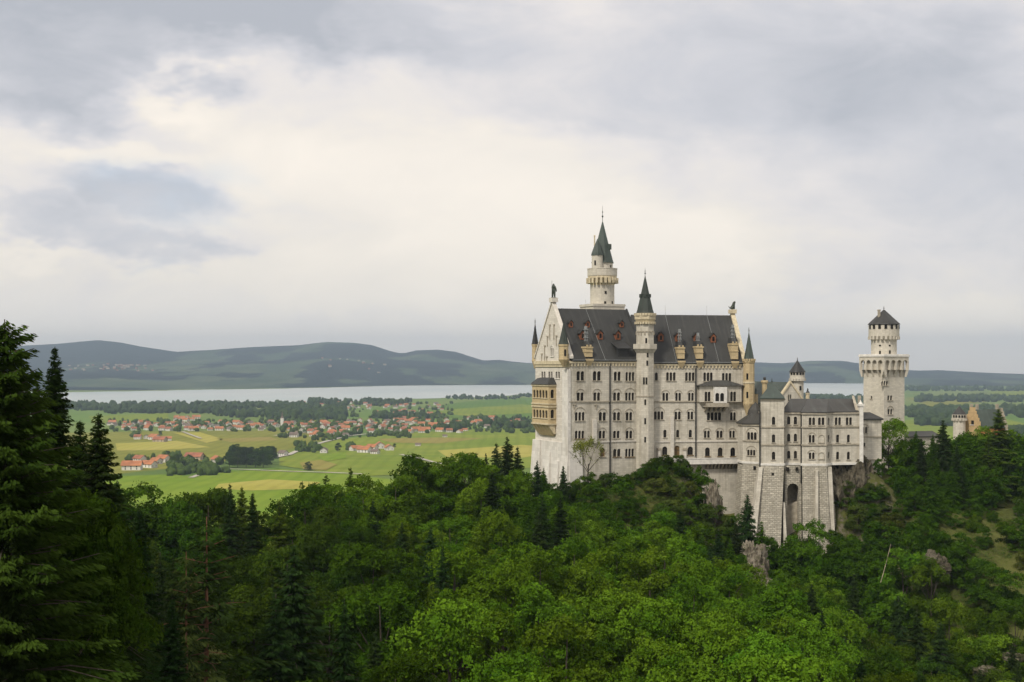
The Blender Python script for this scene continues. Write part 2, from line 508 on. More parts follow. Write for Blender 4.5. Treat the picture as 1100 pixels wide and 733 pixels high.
def ring_teeth(mb, cx, cy, r, z0, z1, n, w, d, rot=0.0, mi=0):
    for k in range(n):
        a = rot + 2 * math.pi * k / n
        mb.box((cx + r * math.cos(a), cy + r * math.sin(a), (z0 + z1) / 2), (d, w, z1 - z0), mi, a)

def skin_mesh(name, pts, edges, radii, levels=1):
    me = bpy.data.meshes.new(name + '_skeleton')
    me.from_pydata(pts, edges, [])
    o = bpy.data.objects.new(name + '_skeleton', me)
    COL.objects.link(o)
    o.modifiers.new('skin', 'SKIN')
    for v_, r in zip(me.skin_vertices[0].data, radii):
        v_.radius = (r, r) if not isinstance(r, tuple) else r
    me.skin_vertices[0].data[0].use_root = True
    sb = o.modifiers.new('sub', 'SUBSURF'); sb.levels = levels; sb.render_levels = levels
    dg = bpy.context.evaluated_depsgraph_get()
    out = bpy.data.meshes.new_from_object(o.evaluated_get(dg))
    out.name = name
    bpy.data.objects.remove(o); bpy.data.meshes.remove(me)
    return out

def copy_tree(o, parent=None):
    c = o.copy(); COL.objects.link(c)
    if parent is not None: c.parent = parent
    for ch in list(o.children): copy_tree(ch, c)
    return c
# ------------------------------------------------------------------ ground: one sheet from the gorge to the horizon
VZ = -170.0
CP = [(0, 40, -75), (0, 100, -56), (0, 160, -54), (0, 220, -53), (-10, 280, -52), (0, 330, -48), (-30, 340, -48), (-30, 300, -50), (-60, 285, -54),
      (-28, 76, -13.5), (-40, 62, -9), (-21, 62, -30), (-12, 70, -42), (-34, 110, -32), (-48, 110, -20), (-60, 150, -40), (-80, 200, -50), (-90, 280, -62), (-24, 100, -42), (-30, 150, -50), (-45, 220, -53),
      (-70, 340, -85), (-40, 390, -75), (-20, 375, -58), (0, 380, -50), (-10, 350, -46),
      (20, 396, -37), (12, 388, -42), (8, 401, -45), (14, 380, -46), (30, 401, -36), (41, 406, -34), (32, 390, -38), (46, 399, -31), (53, 397, -33), (52, 404, -31), (62, 398, -53), (60, 405, -50), (52, 385, -46), (68, 392, -56), (74, 388, -60),
      (80, 383, -64), (88, 380, -68), (95, 384, -64), (104, 388, -58), (108, 400, -31), (103, 402, -31), (118, 404, -38), (125, 420, -35), (150, 430, -42), (172, 440, -45), (205, 432, -46),
      (0, 352, -50), (20, 370, -48), (30, 350, -56), (40, 372, -52), (55, 360, -62), (72, 355, -70), (90, 350, -76), (100, 320, -80), (110, 290, -84), (128, 330, -74), (140, 300, -76),
      (150, 350, -60), (165, 300, -70), (175, 380, -50), (122, 380, -52), (130, 396, -44), (150, 400, -45), (120, 250, -76),
      (80, 250, -75), (100, 250, -78), (60, 250, -68), (40, 250, -58), (40, 200, -57), (60, 200, -63), (80, 200, -70), (50, 120, -62), (30, 120, -58), (40, 300, -58), (20, 300, -54), (70, 300, -70),
      (60, 460, -40), (100, 470, -45), (150, 480, -52), (40, 440, -40), (10, 430, -60), (60, 520, -90), (120, 540, -100), (200, 520, -80), (0, 470, -100), (-50, 500, -130), (-120, 400, -130), (200, 462, -50)]
_P = np.array([(c[0], c[1]) for c in CP], float) / 100
_Zc = np.array([c[2] for c in CP], float)
def _k(r2): return np.where(r2 > 1e-12, 0.5 * r2 * np.log(np.maximum(r2, 1e-12)), 0.0)
_n = len(CP)
_A = np.zeros((_n + 3, _n + 3))
_A[:_n, :_n] = _k(((_P[:, None] - _P[None]) ** 2).sum(-1)) + np.eye(_n) * 0.0015
_A[:_n, _n] = 1; _A[:_n, _n + 1:] = _P; _A[_n, :_n] = 1; _A[_n + 1:, :_n] = _P.T
_W = np.linalg.solve(_A, np.concatenate([_Zc, np.zeros(3)]))
def sstep(a, b, x):
    t = np.clip((x - a) / (b - a), 0, 1); return t * t * (3 - 2 * t)
def h_np(x, y):
    x = np.asarray(x, float); y = np.asarray(y, float)
    p = np.stack([np.clip(x, -140, 240), np.clip(y, 20, 560)], -1) / 100
    r2 = ((p[..., None, :] - _P) ** 2).sum(-1)
    z = _k(r2) @ _W[:_n] + _W[_n] + p @ _W[_n + 1:]
    z = np.clip(z, -175, 60)
    z = z + 130 * sstep(10, 110, -x - 0.41 * np.maximum(y, 0) - 10) * (1 - sstep(110, 260, y))  # unseen mountainside added at left to shade the near forest
    m = np.maximum(sstep(470, 760, y), sstep(-80, -240, x) * sstep(260, 420, y))
    m = np.maximum(m, sstep(250, 620, np.abs(x)) * sstep(200, 500, y))
    return z * (1 - m) + VZ * m
def hgt(x, y): return float(h_np(np.array([x]), np.array([y]))[0])

def axis(lo, hi, f0, f1, step, g=1.13):
    a = list(np.arange(f0, f1 + .1, step))
    s = step
    while a[-1] < hi: s *= g; a.append(a[-1] + s)
    s = step
    while a[0] > lo: s *= g; a.insert(0, a[0] - s)
    a[0], a[-1] = lo, hi
    return np.array(a)

def grid_mesh(name, X, Y, Z, mats, attrs=None):
    ny, nx = X.shape
    me = bpy.data.meshes.new(name)
    V = np.stack([X, Y, Z], -1).reshape(-1, 3)
    i = np.arange(ny * nx).reshape(ny, nx)
    Q = np.stack([i[:-1, :-1], i[:-1, 1:], i[1:, 1:], i[1:, :-1]], -1).reshape(-1, 4)
    me.from_pydata(V.tolist(), [], Q.tolist())
    for k, a in (attrs or {}).items():
        at = me.attributes.new(k, 'FLOAT', 'POINT'); at.data.foreach_set('value', a.astype(np.float32).ravel())
    for m_ in mats: me.materials.append(m_)
    me.polygons.foreach_set('use_smooth', [True] * len(me.polygons))
    o = bpy.data.objects.new(name, me)
    return link(o)

def vnoise(x, y, s, seed=0.0, oct=3):
    """cheap value noise on arrays"""
    out = np.zeros(np.shape(x)); amp, tot = 1.0, 0.0
    for o_ in range(oct):
        xs = x / s + seed * 17.3 + o_ * 31.7; ys = y / s + seed * 5.1 + o_ * 11.9
        xi, yi = np.floor(xs), np.floor(ys); fx, fy = xs - xi, ys - yi
        fx = fx * fx * (3 - 2 * fx); fy = fy * fy * (3 - 2 * fy)
        def hsh(a, b_): 
            q = np.sin(a * 127.1 + b_ * 311.7) * 43758.5453
            return q - np.floor(q)
        v = (hsh(xi, yi) * (1 - fx) + hsh(xi + 1, yi) * fx) * (1 - fy) + (hsh(xi, yi + 1) * (1 - fx) + hsh(xi + 1, yi + 1) * fx) * fy
        out += v * amp; tot += amp; amp *= .5; s *= .5
    return out / tot

m, t, b = mat('ground_cover')
tc_ = t.node('ShaderNodeTexCoord'); ob_ = tc_.outputs['Object']
geo = t.node('ShaderNodeNewGeometry')
nz = t.node('ShaderNodeSeparateXYZ'); t.put(nz.inputs[0], geo.outputs['Normal'])
pz = t.node('ShaderNodeSeparateXYZ'); t.put(pz.inputs[0], ob_)
n1 = t.noise(ob_, 0.09, 5); n2 = t.noise(ob_, 0.7, 5, 0.65)
forest = t.mix(t.rng(n2, 0.35, 0.65), (0.045, 0.050, 0.016), (0.075, 0.088, 0.022))
forest = t.mix(t.rng(n1, 0.45, 0.68), forest, (0.10, 0.105, 0.030))
rock_c = t.mix(t.rng(n2, 0.35, 0.7), (0.07, 0.06, 0.042), (0.16, 0.14, 0.105))
forest = t.mix(t.m('MULTIPLY', t.rng(nz.outputs[2], 0.80, 0.62), t.rng(n2, 0.42, 0.60)), forest, rock_c)
vor = t.node('ShaderNodeTexVoronoi'); t.put(vor.inputs['Vector'], t.vm('MULTIPLY', ob_, (0.0016, 0.0009, 0.0)))
vor.inputs['Scale'].default_value = 1.0
vs = t.node('ShaderNodeSeparateColor'); t.put(vs.inputs[0], vor.outputs['Color'])
mead = t.ramp(vs.outputs[0], [(0.0, (0.095, 0.170, 0.030)), (0.4, (0.125, 0.205, 0.036)), (0.7, (0.155, 0.215, 0.045)), (1.0, (0.085, 0.145, 0.032))])
wide = t.noise(t.vm('MULTIPLY', ob_, (0.0016, 0.0007, 0)), 1.0, 5, 0.6)
mead = t.mix(t.rng(wide, 0.42, 0.70, 0, 0.7), mead, (0.20, 0.215, 0.06))
mead = t.mix(t.rng(t.noise(t.vm('MULTIPLY', ob_, (0.012, 0.006, 0)), 1.0, 5, 0.65), 0.35, 0.7, 0, 0.35), mead, (0.07, 0.12, 0.03))
col = t.mix(t.rng(pz.outputs[2], -168.5, -150.0), mead, forest)
t.put(b.inputs['Base Color'], col)
b.inputs['Roughness'].default_value = 1.0
b.inputs['Specular IOR Level'].default_value = 0.05
bn = t.node('ShaderNodeBump'); bn.inputs['Strength'].default_value = 0.7; bn.inputs['Distance'].default_value = 0.8
t.put(bn.inputs['Height'], n2); t.put(b.inputs['Normal'], bn.outputs[0])
M['ground'] = m

ax = axis(-18000, 18000, -160, 260, 3.0, 1.16)
ay = axis(-300, 18700, 30, 620, 3.0, 1.12)
GX, GY = np.meshgrid(ax, ay)
GZ = h_np(GX, GY)
near_ = (GZ > -160) & (np.abs(GX) < 500) & (GY < 800)
GZ = GZ + np.where(near_, (vnoise(GX, GY, 14, 1) - .5) * 4.0 + (vnoise(GX, GY, 5, 2, 2) - .5) * 1.6, 0)
tag(grid_mesh('ground', GX, GY, GZ, [M['ground']]), kind='structure')

# lake -------------------------------------------------------------
def plain(px, py, z=VZ):
    Y = (z / (HY - py)) * F if py > HY else 30000
    return ((px - 550) / F * Y, Y)
def outline_mesh(name, pts, z, material, kind='structure', thick=0.0):
    me = bpy.data.meshes.new(name)
    tr = tessellate_polygon([[Vector((x, y, 0)) for x, y in pts]])
    fs = []
    for a, b_, c in tr:
        A, B, C_ = pts[a], pts[b_], pts[c]
        if (B[0] - A[0]) * (C_[1] - A[1]) - (B[1] - A[1]) * (C_[0] - A[0]) < 0: b_, c = c, b_
        fs.append((a, b_, c))
    me.from_pydata([(x, y, z) for x, y in pts], [], fs)
    me.materials.append(material)
    o = bpy.data.objects.new(name, me); link(o)
    return tag(o, kind=kind)

m, t, b = mat('lake_water')
tc_ = t.node('ShaderNodeTexCoord')
big = t.noise(t.vm('MULTIPLY', tc_.outputs['Object'], (0.0007, 0.00025, 0)), 1.0, 4, 0.6)
t.put(b.inputs['Base Color'], t.mix(t.rng(big, 0.35, 0.65), (0.40, 0.455, 0.44), (0.52, 0.54, 0.515)))
b.inputs['Roughness'].default_value = 0.4
b.inputs['Specular IOR Level'].default_value = 0.15
bn = t.node('ShaderNodeBump'); bn.inputs['Strength'].default_value = 0.04; bn.inputs['Distance'].default_value = 0.3
t.put(bn.inputs['Height'], t.noise(tc_.outputs['Object'], 0.08, 3)); t.put(b.inputs['Normal'], bn.outputs[0])
M['water'] = m
far_shore = [(-60, 423), (85, 421.5), (150, 420.5), (210, 419), (270, 418.3), (330, 417.2), (380, 415.8), (420, 414.8), (480, 414.2), (540, 414.0), (600, 413.6), (700, 413), (800, 412.2), (850, 411.8), (900, 412.0), (935, 412.4), (962, 413.8)]
near_shore = [(950, 417), (925, 426), (880, 426.5), (800, 427), (700, 426), (640, 424), (590, 422.5), (570, 423.5), (540, 425.5), (505, 427.2), (470, 428.2), (440, 428.6), (400, 430.5), (340, 432.5), (290, 433.2), (200, 434), (120, 434.6), (60, 435.2), (-60, 437)]
rs = random.Random(4)
pts = [plain(px, py) for px, py in far_shore]
def fray(pts, amp, n=5):
    out = []
    for a, b_ in zip(pts[:-1], pts[1:]):
        for k in range(n):
            f = k / n
            out.append((a[0] + (b_[0] - a[0]) * f + rs.uniform(-amp, amp), a[1] + (b_[1] - a[1]) * f + rs.uniform(-amp, amp) * 2.2))
    out.append(pts[-1]); return out
lake_pts = fray(pts, 30) + fray([plain(px, py) for px, py in near_shore], 22)
outline_mesh('lake', lake_pts[::-1], VZ + 1.0, M['water'])

# hills beyond the lake ------------------------------------------------
ridge = [(-500, 385), (-200, 380), (-50, 377), (20, 371.5), (60, 369.5), (105, 365.5), (130, 368), (150, 372), (190, 378), (225, 376), (270, 373), (320, 371), (350, 367.5), (380, 368.3), (400, 371), (420, 377.5), (432, 380),
         (447, 376.5), (470, 375.6), (490, 378), (505, 383), (520, 387.5), (535, 386.5), (552, 389), (570, 390.5), (700, 391), (810, 389), (840, 390), (870, 387.5), (905, 387.5), (930, 391), (960, 396), (985, 398), (1010, 397.5), (1040, 399.5), (1070, 401), (1100, 402), (1600, 402)]
low = [(-500, 400), (60, 396), (120, 392), (170, 394), (230, 391), (300, 390), (350, 386), (430, 392), (520, 398), (560, 399), (700, 402), (830, 401), (880, 398), (930, 402), (980, 407), (1100, 409), (1600, 409)]
rx_, ry_ = zip(*ridge); lx_, ly_ = zip(*low)
HYs = np.concatenate([np.linspace(9000, 16500, 110), np.linspace(16700, 18600, 8)])
U = np.linspace(-0.78, 0.62, 330)
YY, UU = np.meshgrid(HYs, U, indexing='ij')
XX = UU * YY
PX = 550 + F * UU
fx_, fy_ = zip(*[(p, plain(p, q)[1]) for p, q in far_shore])
Ys = np.interp(PX, list(fx_) + [1000, 1200], list(fy_) + [10500, 10500])
zr = (HY - np.interp(PX, rx_, ry_)) / F * 15500
zl = (HY - np.interp(PX, lx_, ly_)) / F * 12600
t1 = sstep(0, 1, (YY - Ys - 60) / np.maximum(12600 - Ys, 400))
t2 = sstep(0, 1, (YY - 12600) / 2900)
ZZ = VZ - 3 + (zl - VZ) * t1 * (1 - t2) + (zr - VZ) * np.where(YY < 15500, t2, 1 - 0.5 * sstep(15500, 21000, YY)) 
bump = (vnoise(XX, YY, 1500, 3, 4) - .5) * 110 * t1 * (1 - 0.85 * sstep(13800, 15500, YY) )
low_side = sstep(930, 990, PX)
ZZ = ZZ + bump * (1 - .55 * low_side)
wn = vnoise(XX, YY * 0.6, 620, 5, 5)
wood = np.clip((wn - 0.42) * 8 + 0.9 * sstep(650, 120, YY - Ys) * (1 - low_side) + 0.8 * sstep(13200, 14600, YY), 0, 1)
wood = np.where((wn < .33), np.minimum(wood, .25), wood)
m, t, b = mat('hill_cover')
at = t.node('ShaderNodeAttribute'); at.attribute_name = 'wood'
tc_ = t.node('ShaderNodeTexCoord')
n1 = t.noise(t.vm('MULTIPLY', tc_.outputs['Object'], (0.007, 0.004, 0.007)), 1.0, 7, 0.75)
mask = t.rng(t.m('ADD', at.outputs['Fac'], t.m('MULTIPLY', t.m('SUBTRACT', n1, 0.5), 2.6)), 0.35, 0.6)
fld = t.mix(t.rng(t.noise(t.vm('MULTIPLY', tc_.outputs['Object'], (0.0022, 0.0012, 0.002)), 1.0, 4), 0.4, 0.65), (0.045, 0.075, 0.038), (0.085, 0.110, 0.055))
t.put(b.inputs['Base Color'], t.mix(mask, fld, (0.012, 0.023, 0.020)))
b.inputs['Roughness'].default_value = 1.0; b.inputs['Specular IOR Level'].default_value = 0.0
bn = t.node('ShaderNodeBump'); bn.inputs['Strength'].default_value = 1.0; bn.inputs['Distance'].default_value = 14.0
t.put(bn.inputs['Height'], t.noise(tc_.outputs['Object'], 0.02, 4)); t.put(b.inputs['Normal'], bn.outputs[0])
M['hill'] = m
tag(grid_mesh('hills', XX, YY, ZZ, [M['hill']], {'wood': wood}), kind='structure')

# meadows on the plain: sheets laid on the ground ------------------------
def meadow_mat(name, col, col2):
    m, t, b = mat(name)
    tc = t.node('ShaderNodeTexCoord')
    n = t.noise(t.vm('MULTIPLY', tc.outputs['Object'], (0.006, 0.003, 0)), 1.0, 6, 0.65)
    s_ = t.noise(t.vm('MULTIPLY', tc.outputs['Object'], (0.002, 0.02, 0)), 1.0, 3, 0.6)
    c = t.mix(t.rng(t.m('ADD', t.m('MULTIPLY', n, .6), t.m('MULTIPLY', s_, .4)), 0.36, 0.64), col, col2)
    w = t.node('ShaderNodeTexWave', wave_type='BANDS', bands_direction='X')
    t.put(w.inputs['Vector'], tc.outputs['Object']); w.inputs['Scale'].default_value = 0.012; w.inputs['Distortion'].default_value = 3.0; w.inputs['Detail'].default_value = 2.0; w.inputs['Detail Scale'].default_value = 0.4
    c = t.mix(t.rng(w.outputs[1], .5, .9, 0, .28), c, [x * .72 for x in col])
    c = t.mix(t.rng(t.noise(t.vm('MULTIPLY', tc.outputs['Object'], (.02, .008, 0)), 1.0, 5, .7), .52, .72, 0, .45), c, [x * .6 for x in col2])
    t.put(b.inputs['Base Color'], c)
    b.inputs['Roughness'].default_value = 1.0; b.inputs['Specular IOR Level'].default_value = 0.0
    return m
ME = {'olive': meadow_mat('olive_meadow', (0.170, 0.180, 0.036), (0.225, 0.225, 0.045)),
      'yellow': meadow_mat('buttercup_meadow', (0.33, 0.31, 0.060), (0.36, 0.32, 0.085)),
      'ochre': meadow_mat('mown_ochre_meadow', (0.255, 0.205, 0.065), (0.24, 0.225, 0.055)),
      'bright': meadow_mat('bright_meadow', (0.135, 0.215, 0.020), (0.195, 0.255, 0.030)),
      'mid': meadow_mat('green_meadow', (0.145, 0.205, 0.028), (0.215, 0.245, 0.040)),
      'dark': meadow_mat('deep_green_meadow', (0.090, 0.165, 0.030), (0.12, 0.190, 0.036))}
FIELDS = [('olive', [(20, 466), (118, 464), (330, 462), (372, 466), (330, 478), (300, 486), (215, 500), (120, 510), (0, 512)], 0),
          ('yellow', [(124, 476.5), (190, 473.6), (226, 480.6), (170, 483.5), (126, 484)], 1),
          ('yellow', [(186, 465), (215, 464.5), (240, 472), (222, 476)], 1),
          ('ochre', [(232, 471.5), (290, 469.5), (300, 473), (250, 475.5)], 1),
          ('mid', [(300, 487), (345, 474), (420, 466), (575, 458), (620, 470), (620, 500), (480, 508), (380, 512), (300, 500)], 2),
          ('ochre', [(405, 471.5), (470, 470), (520, 471), (470, 476.5), (420, 475.5)], 3),
          ('yellow', [(470, 484), (560, 478), (620, 482), (560, 492), (480, 491)], 3),
          ('bright', [(-40, 524), (120, 512), (225, 508), (300, 504), (350, 507), (420, 515), (480, 540), (480, 640), (-60, 640)], 4),
          ('yellow', [(235, 520), (290, 515), (345, 518), (330, 525), (270, 527), (230, 525)], 5),
          ('ochre', [(322, 497), (345, 494), (362, 499), (350, 505), (326, 504)], 5),
          ('dark', [(200, 506), (245, 503.5), (300, 502.5), (300, 503.6), (230, 508), (196, 512)], 5),
          ('bright', [(340, 490), (372, 485), (372, 492), (350, 496)], 5),
          ('dark', [(450, 447), (480, 434), (530, 428.5), (590, 427), (620, 438), (610, 450), (520, 451)], 1),
          ('mid', [(460, 441.5), (560, 434.5), (600, 438), (590, 443), (500, 447)], 2),
          ('mid', [(95, 447), (180, 444), (182, 451.5), (100, 455)], 1),
          ('mid', [(310, 455), (350, 448), (356, 451), (330, 458)], 2),
          ('mid', [(972, 452), (1010, 446), (1050, 443), (1100, 455), (1130, 470), (1130, 500), (970, 500)], 1),
          ('olive', [(975, 428), (1040, 425), (1060, 432), (1000, 437)], 1), ('mid', [(1060, 421), (1150, 419), (1150, 428), (1075, 430)], 1),
          ('bright', [(975, 470), (1050, 462), (1130, 480), (1130, 520), (970, 520)], 2)]
for k, (mt, pp, lv) in enumerate(FIELDS):
    pts = [plain(px, py, VZ + .2 + lv * .25) for px, py in pp]
    outline_mesh('meadow', pts if True else pts, VZ + .2 + lv * .25, ME[mt])

M['road'] = simple('pale_gravel_road', (0.40, 0.37, 0.31), 0.95, 0.15, 0.05)
def road(pp, w, z):
    P = [Vector(plain(px, py, z)) for px, py in pp]
    L, R = [], []
    for i, p in enumerate(P):
        d = (P[min(i + 1, len(P) - 1)] - P[max(i - 1, 0)]).normalized()
        n = Vector((-d.y, d.x)) * (w / 2 / max(.35, 1.0))
        L.append(p + n); R.append(p - n)
    me = bpy.data.meshes.new('road')
    V = [(q.x, q.y, z) for q in L] + [(q.x, q.y, z) for q in R]
    n = len(P)
    me.from_pydata(V, [], [(n + i, n + i + 1, i + 1, i) for i in range(n - 1)])
    me.materials.append(M['road'])
    tag(link(bpy.data.objects.new('road', me)), kind='structure')
road([(205, 513), (222, 507), (240, 503.4), (280, 505), (310, 506.2), (350, 507.4), (390, 509)], 9, VZ + 2.0)
road([(292, 492), (310, 488.5), (322, 483), (345, 475.5), (372, 468.5), (400, 465.5), (430, 463)], 11, VZ + 2.1)
road([(430, 488), (450, 492), (470, 497.5), (482, 499)], 8, VZ + 2.2)
road([(196, 463.5), (205, 467), (216, 471)], 7, VZ + 2.3)
road([(296, 468), (310, 466), (330, 464)], 14, VZ + 2.4)

# haze: pale, even air round the whole scene; sky and clouds outside it
hm = bpy.data.materials.new('valley_haze'); hm.use_nodes = True
ht = NT(hm.node_tree); ht.n.clear()
pv = ht.node('ShaderNodeVolumePrincipled')
pv.inputs['Color'].default_value = (0.66, 0.82, 1.0, 1)
pv.inputs['Density'].default_value = HAZE_D = 0.000068
pv.inputs['Density Attribute'].default_value = ''
pv.inputs['Anisotropy'].default_value = 0.6
ho = ht.node('ShaderNodeOutputMaterial'); ht.l.new(pv.outputs[0], ho.inputs['Volume'])
hb = MB(); hb.box((0, 9250, 110), (36400, 19300, 586))
tag(hb.build('haze', hm), kind='stuff')
# ================================================================== THE CASTLE
R = math.radians
# ---- palace -------------------------------------------------------------
A_ANG, B_ANG = R(25), R(10)
CX, CY = gp(612, 400)
plA = Pl(CX, CY, A_ANG)
LA = plA.s_(690)
WD = 24.0
bx_, by_ = plA.xy(LA)
plB = Pl(bx_, by_, B_ANG)
LB = plB.s_(801)
WDB = 22.0
gx, gy = plA.xy(0, -WD)                     # back corner of the gable end
plG = Pl(gx, gy, A_ANG - R(90))
zeA = plA.z_(640, 388.5); zeB = plB.z_(750, 391)
ridA = plA.xy(3, -WD / 2); zrA = (HY - 331.5) / F * ridA[1]
ridB = plB.xy(LB * .4, -WDB / 2); zrB = (HY - 338.5) / F * ridB[1]
ZB = -54.0

palace = thing('palace', 'long white-grey limestone palace with steep dark slate roof and many arched windows', 'castle building', (*plA.xy(LA, -10), -36))

# facade windows, row by row (photo pixels)
fA = Facade(plA)
for a in [(619.7, 627.3, 399, 408.6, 2), (637.2, 645.2, 399, 408.6, 2), (659.8, 666.6, 399.5, 408.8, 2), (672.3, 681.3, 400, 409, 3)]: fA.win(*a)
for a in [(619.9, 626.8, 421.8, 430.3, 2), (637.8, 644.5, 421.8, 430.3, 2), (659, 666, 421.8, 430.3, 2), (672, 681, 422, 430.3, 3)]: fA.win(*a, hood=True)
for a in [(618, 627.8, 443, 451.8, 3), (643.7, 650.8, 443, 451.8, 2), (659, 666, 443, 451.5, 2), (672.6, 679, 443, 451.5, 2)]: fA.win(*a, hood=True)
for a in [(618, 627.3, 463, 471, 3)]: fA.win(*a, frame='shutter')
for a in [(643.7, 649.9, 463, 471, 2), (672.6, 679, 463, 471, 2)]: fA.win(*a, hood=True)
fA.win(659, 665.5, 463, 470.6, 2)
fA.win(645, 649.8, 481.5, 490.4, 1, pane='shutter'); fA.win(659, 666.4, 482.5, 490.5, 2, frame='shutter'); fA.win(672, 680.8, 482.3, 490.5, 3, frame='shutter')
fB = Facade(plB)
fB.win(703.8, 706.2, 400.4, 408.6, 1)
for a in [(716, 725.5, 400.2, 408.8, 3), (736.4, 745.8, 400.3, 409, 3), (756, 765.3, 400.4, 409.2, 3), (776, 785.2, 401, 409.4, 3)]: fB.win(*a)
for a in [(712, 717.6, 422.3, 430.4, 2), (725.8, 731.2, 422.3, 430.4, 2), (739.6, 745, 422.3, 430.4, 2)]: fB.win(*a, hood=True)
fB.win(703, 712.4, 442.2, 450.6, 3, hood=True)
for a in [(725, 731, 442.4, 450.6, 2), (738.8, 744.4, 442.4, 450.6, 2), (784.7, 790.2, 443.2, 451.4, 2)]: fB.win(*a, hood=True)
fB.win(759.8, 774.2, 443.2, 451.4, 4)
for a in [(713, 715.7), (726.8, 729.3), (740.3, 743)]: fB.win(*a, 462, 469.8, 1)
for a in [(756.6, 762.2), (770, 776), (783.8, 789.2)]: fB.win(*a, 463, 470.2, 2, hood=True)
for a in [(711.8, 716.6, 480, 488.6), (739, 744.2, 480, 488.6), (757.8, 762.3, 481, 490), (771.5, 776, 481, 490), (785, 789.6, 481, 490)]: fB.win(*a, 1, frame='shutter')
fB.win(724.8, 729.8, 479, 492, 1, pane='shutter', sill=False)
# gable end
fG = Facade(plG)
sG = lambda f: f * WD
zg = lambda py: (HY - py) / F * 411
def gwin(f0, f1, py0, py1, n, **k):
    q0, q1 = sG(f0), sG(f1)
    z1, z0 = zg(py0), zg(py1); gap = .5; w = (q1 - q0 - (n - 1) * gap) / n
    loops = [light_loop(q0 + i * (w + gap), q0 + i * (w + gap) + w, z0, z1, k.get('arch', True)) for i in range(n)]
    fG.holes += loops; fG.wins.append((loops, q0, q1, z0, z1, k.get('hood', False), k.get('pane', 'glass'), 'white', True))
for f in (.24, .45, .66): gwin(f - .06, f + .06, 399.5, 406.5, 2, arch=False)
gwin(.82, .88, 418, 428, 1); gwin(.82, .88, 437, 446, 1); gwin(.82, .87, 461, 470, 1)
gwin(.10, .16, 476, 484, 1, pane='shutter', arch=False); gwin(.30, .36, 478, 486, 1, pane='shutter', arch=False); gwin(.58, .70, 476, 492, 1, pane='shutter')
gwin(.46, .54, 374, 383, 2, hood=True)

mb = MB()
eA = [(0, ZB), (LA + 3, ZB), (LA + 3, zeA), (0, zeA)]
fA.panel(mb, eA)
fB.panel(mb, [(-3, ZB), (LB, ZB), (LB, zeB), (-3, zeB)])
# back and end walls
bkA = plA.xy(LA, -WD); bkB = plB.xy(LB, -WDB); bk0 = plB.xy(0, -WDB)
def upright(mb, a, b_, z0, z1):
    mb.face([(*a, z0), (*b_, z0), (*b_, z1), (*a, z1)])
eB = plB.xy(LB)
upright(mb, eB, bkB, ZB, zeB); upright(mb, bkB, bk0, ZB, zeB); upright(mb, bkA, (gx, gy), ZB, zeA)
# end gables of the two roofs
m_ = plB.xy(LB, -WDB / 2)
mb.face([(*eB, zeB), (*bkB, zeB), (*m_, zrB - .3)])
mA = plA.xy(LA + 1, -WD / 2); a0 = plA.xy(LA + 1); a1 = plA.xy(LA + 1, -WD)
mb.face([(*a0, zeA), (*a1, zeA), (*mA, zrA - .3)])
mb.build('wall', M['stone'], palace)

gb = MB()
zap = zrA + 1.3
fG.panel(gb, [(0, ZB), (WD, ZB), (WD, zeA - 1.0), (WD, zeA + 1.2), (WD / 2 + .7, zap), (WD / 2 - .7, zap), (0, zeA + 1.2), (0, zeA - 1.0)])
gb.build('gable_wall', M['gable_stone'], palace)
fA.windows(palace); fB.windows(palace); fG.windows(palace)
# gable coping (raking bands), set proud, and blind arcading
cp = MB()
for s0, s1 in ((WD + .35, WD / 2 + .3), (-.35, WD / 2 - .3)):
    p0, p1 = (s0, zeA + 1.0), (s1, zap + .1)
    cp.box8([plG.pt(p0[0], p0[1] - .1, .3), plG.pt(p1[0], p1[1] - .1, .3), plG.pt(p1[0], p1[1] - .1, -1.1), plG.pt(p0[0], p0[1] - .1, -1.1),
             plG.pt(p0[0], p0[1] + .7, .3), plG.pt(p1[0], p1[1] + .7, .3), plG.pt(p1[0], p1[1] + .7, -1.1), plG.pt(p0[0], p0[1] + .7, -1.1)])
plG.pbox(cp, WD / 2 - 1.2, WD / 2 + 1.2, zap + .6, zap + 2.0, -1.5, .5)
cp.build('gable_coping', M['gable_stone'], palace)
ba = MB()
for f, h0, h1 in ((.20, 390, 383), (.29, 388, 374), (.37, 372, 364), (.63, 372, 364), (.71, 388, 374), (.80, 390, 383), (.44, 365, 352), (.56, 365, 352), (.35, 390, 386)):
    q = sG(f)
    plG.pbox(ba, q - .12, q + .12, zg(h0), zg(h1) + .6, -.05, .25)
    plG.pbox(ba, q - .55, q + .55, zg(h1) + .6, zg(h1) + 1.0, -.05, .28)
ba.build('blind_arch', M['trim'], palace)
# cornices
co = MB()
plA.pbox(co, -.3, LA - 2.4, zeA - .55, zeA - .003, -.2, .45)
teeth(plA, co, 0, LA - 2.4, zeA - 1.45, zeA - .56, .35, 1.1, .5)
plB.pbox(co, 2.2, LB - 1.5, zeB - .55, zeB - .003, -.2, .45)
teeth(plB, co, 2.2, LB - 1.5, zeB - 1.45, zeB - .56, .35, 1.1, .5)
plG.pbox(co, -.3, WD + .3, zeA - .9, zeA + .2, -.2, .5)
plG.pbox(co, 0, WD, zeA - 1.7, zeA - .93, -.2, .28)
co.build('cornice', M['cream'], palace)
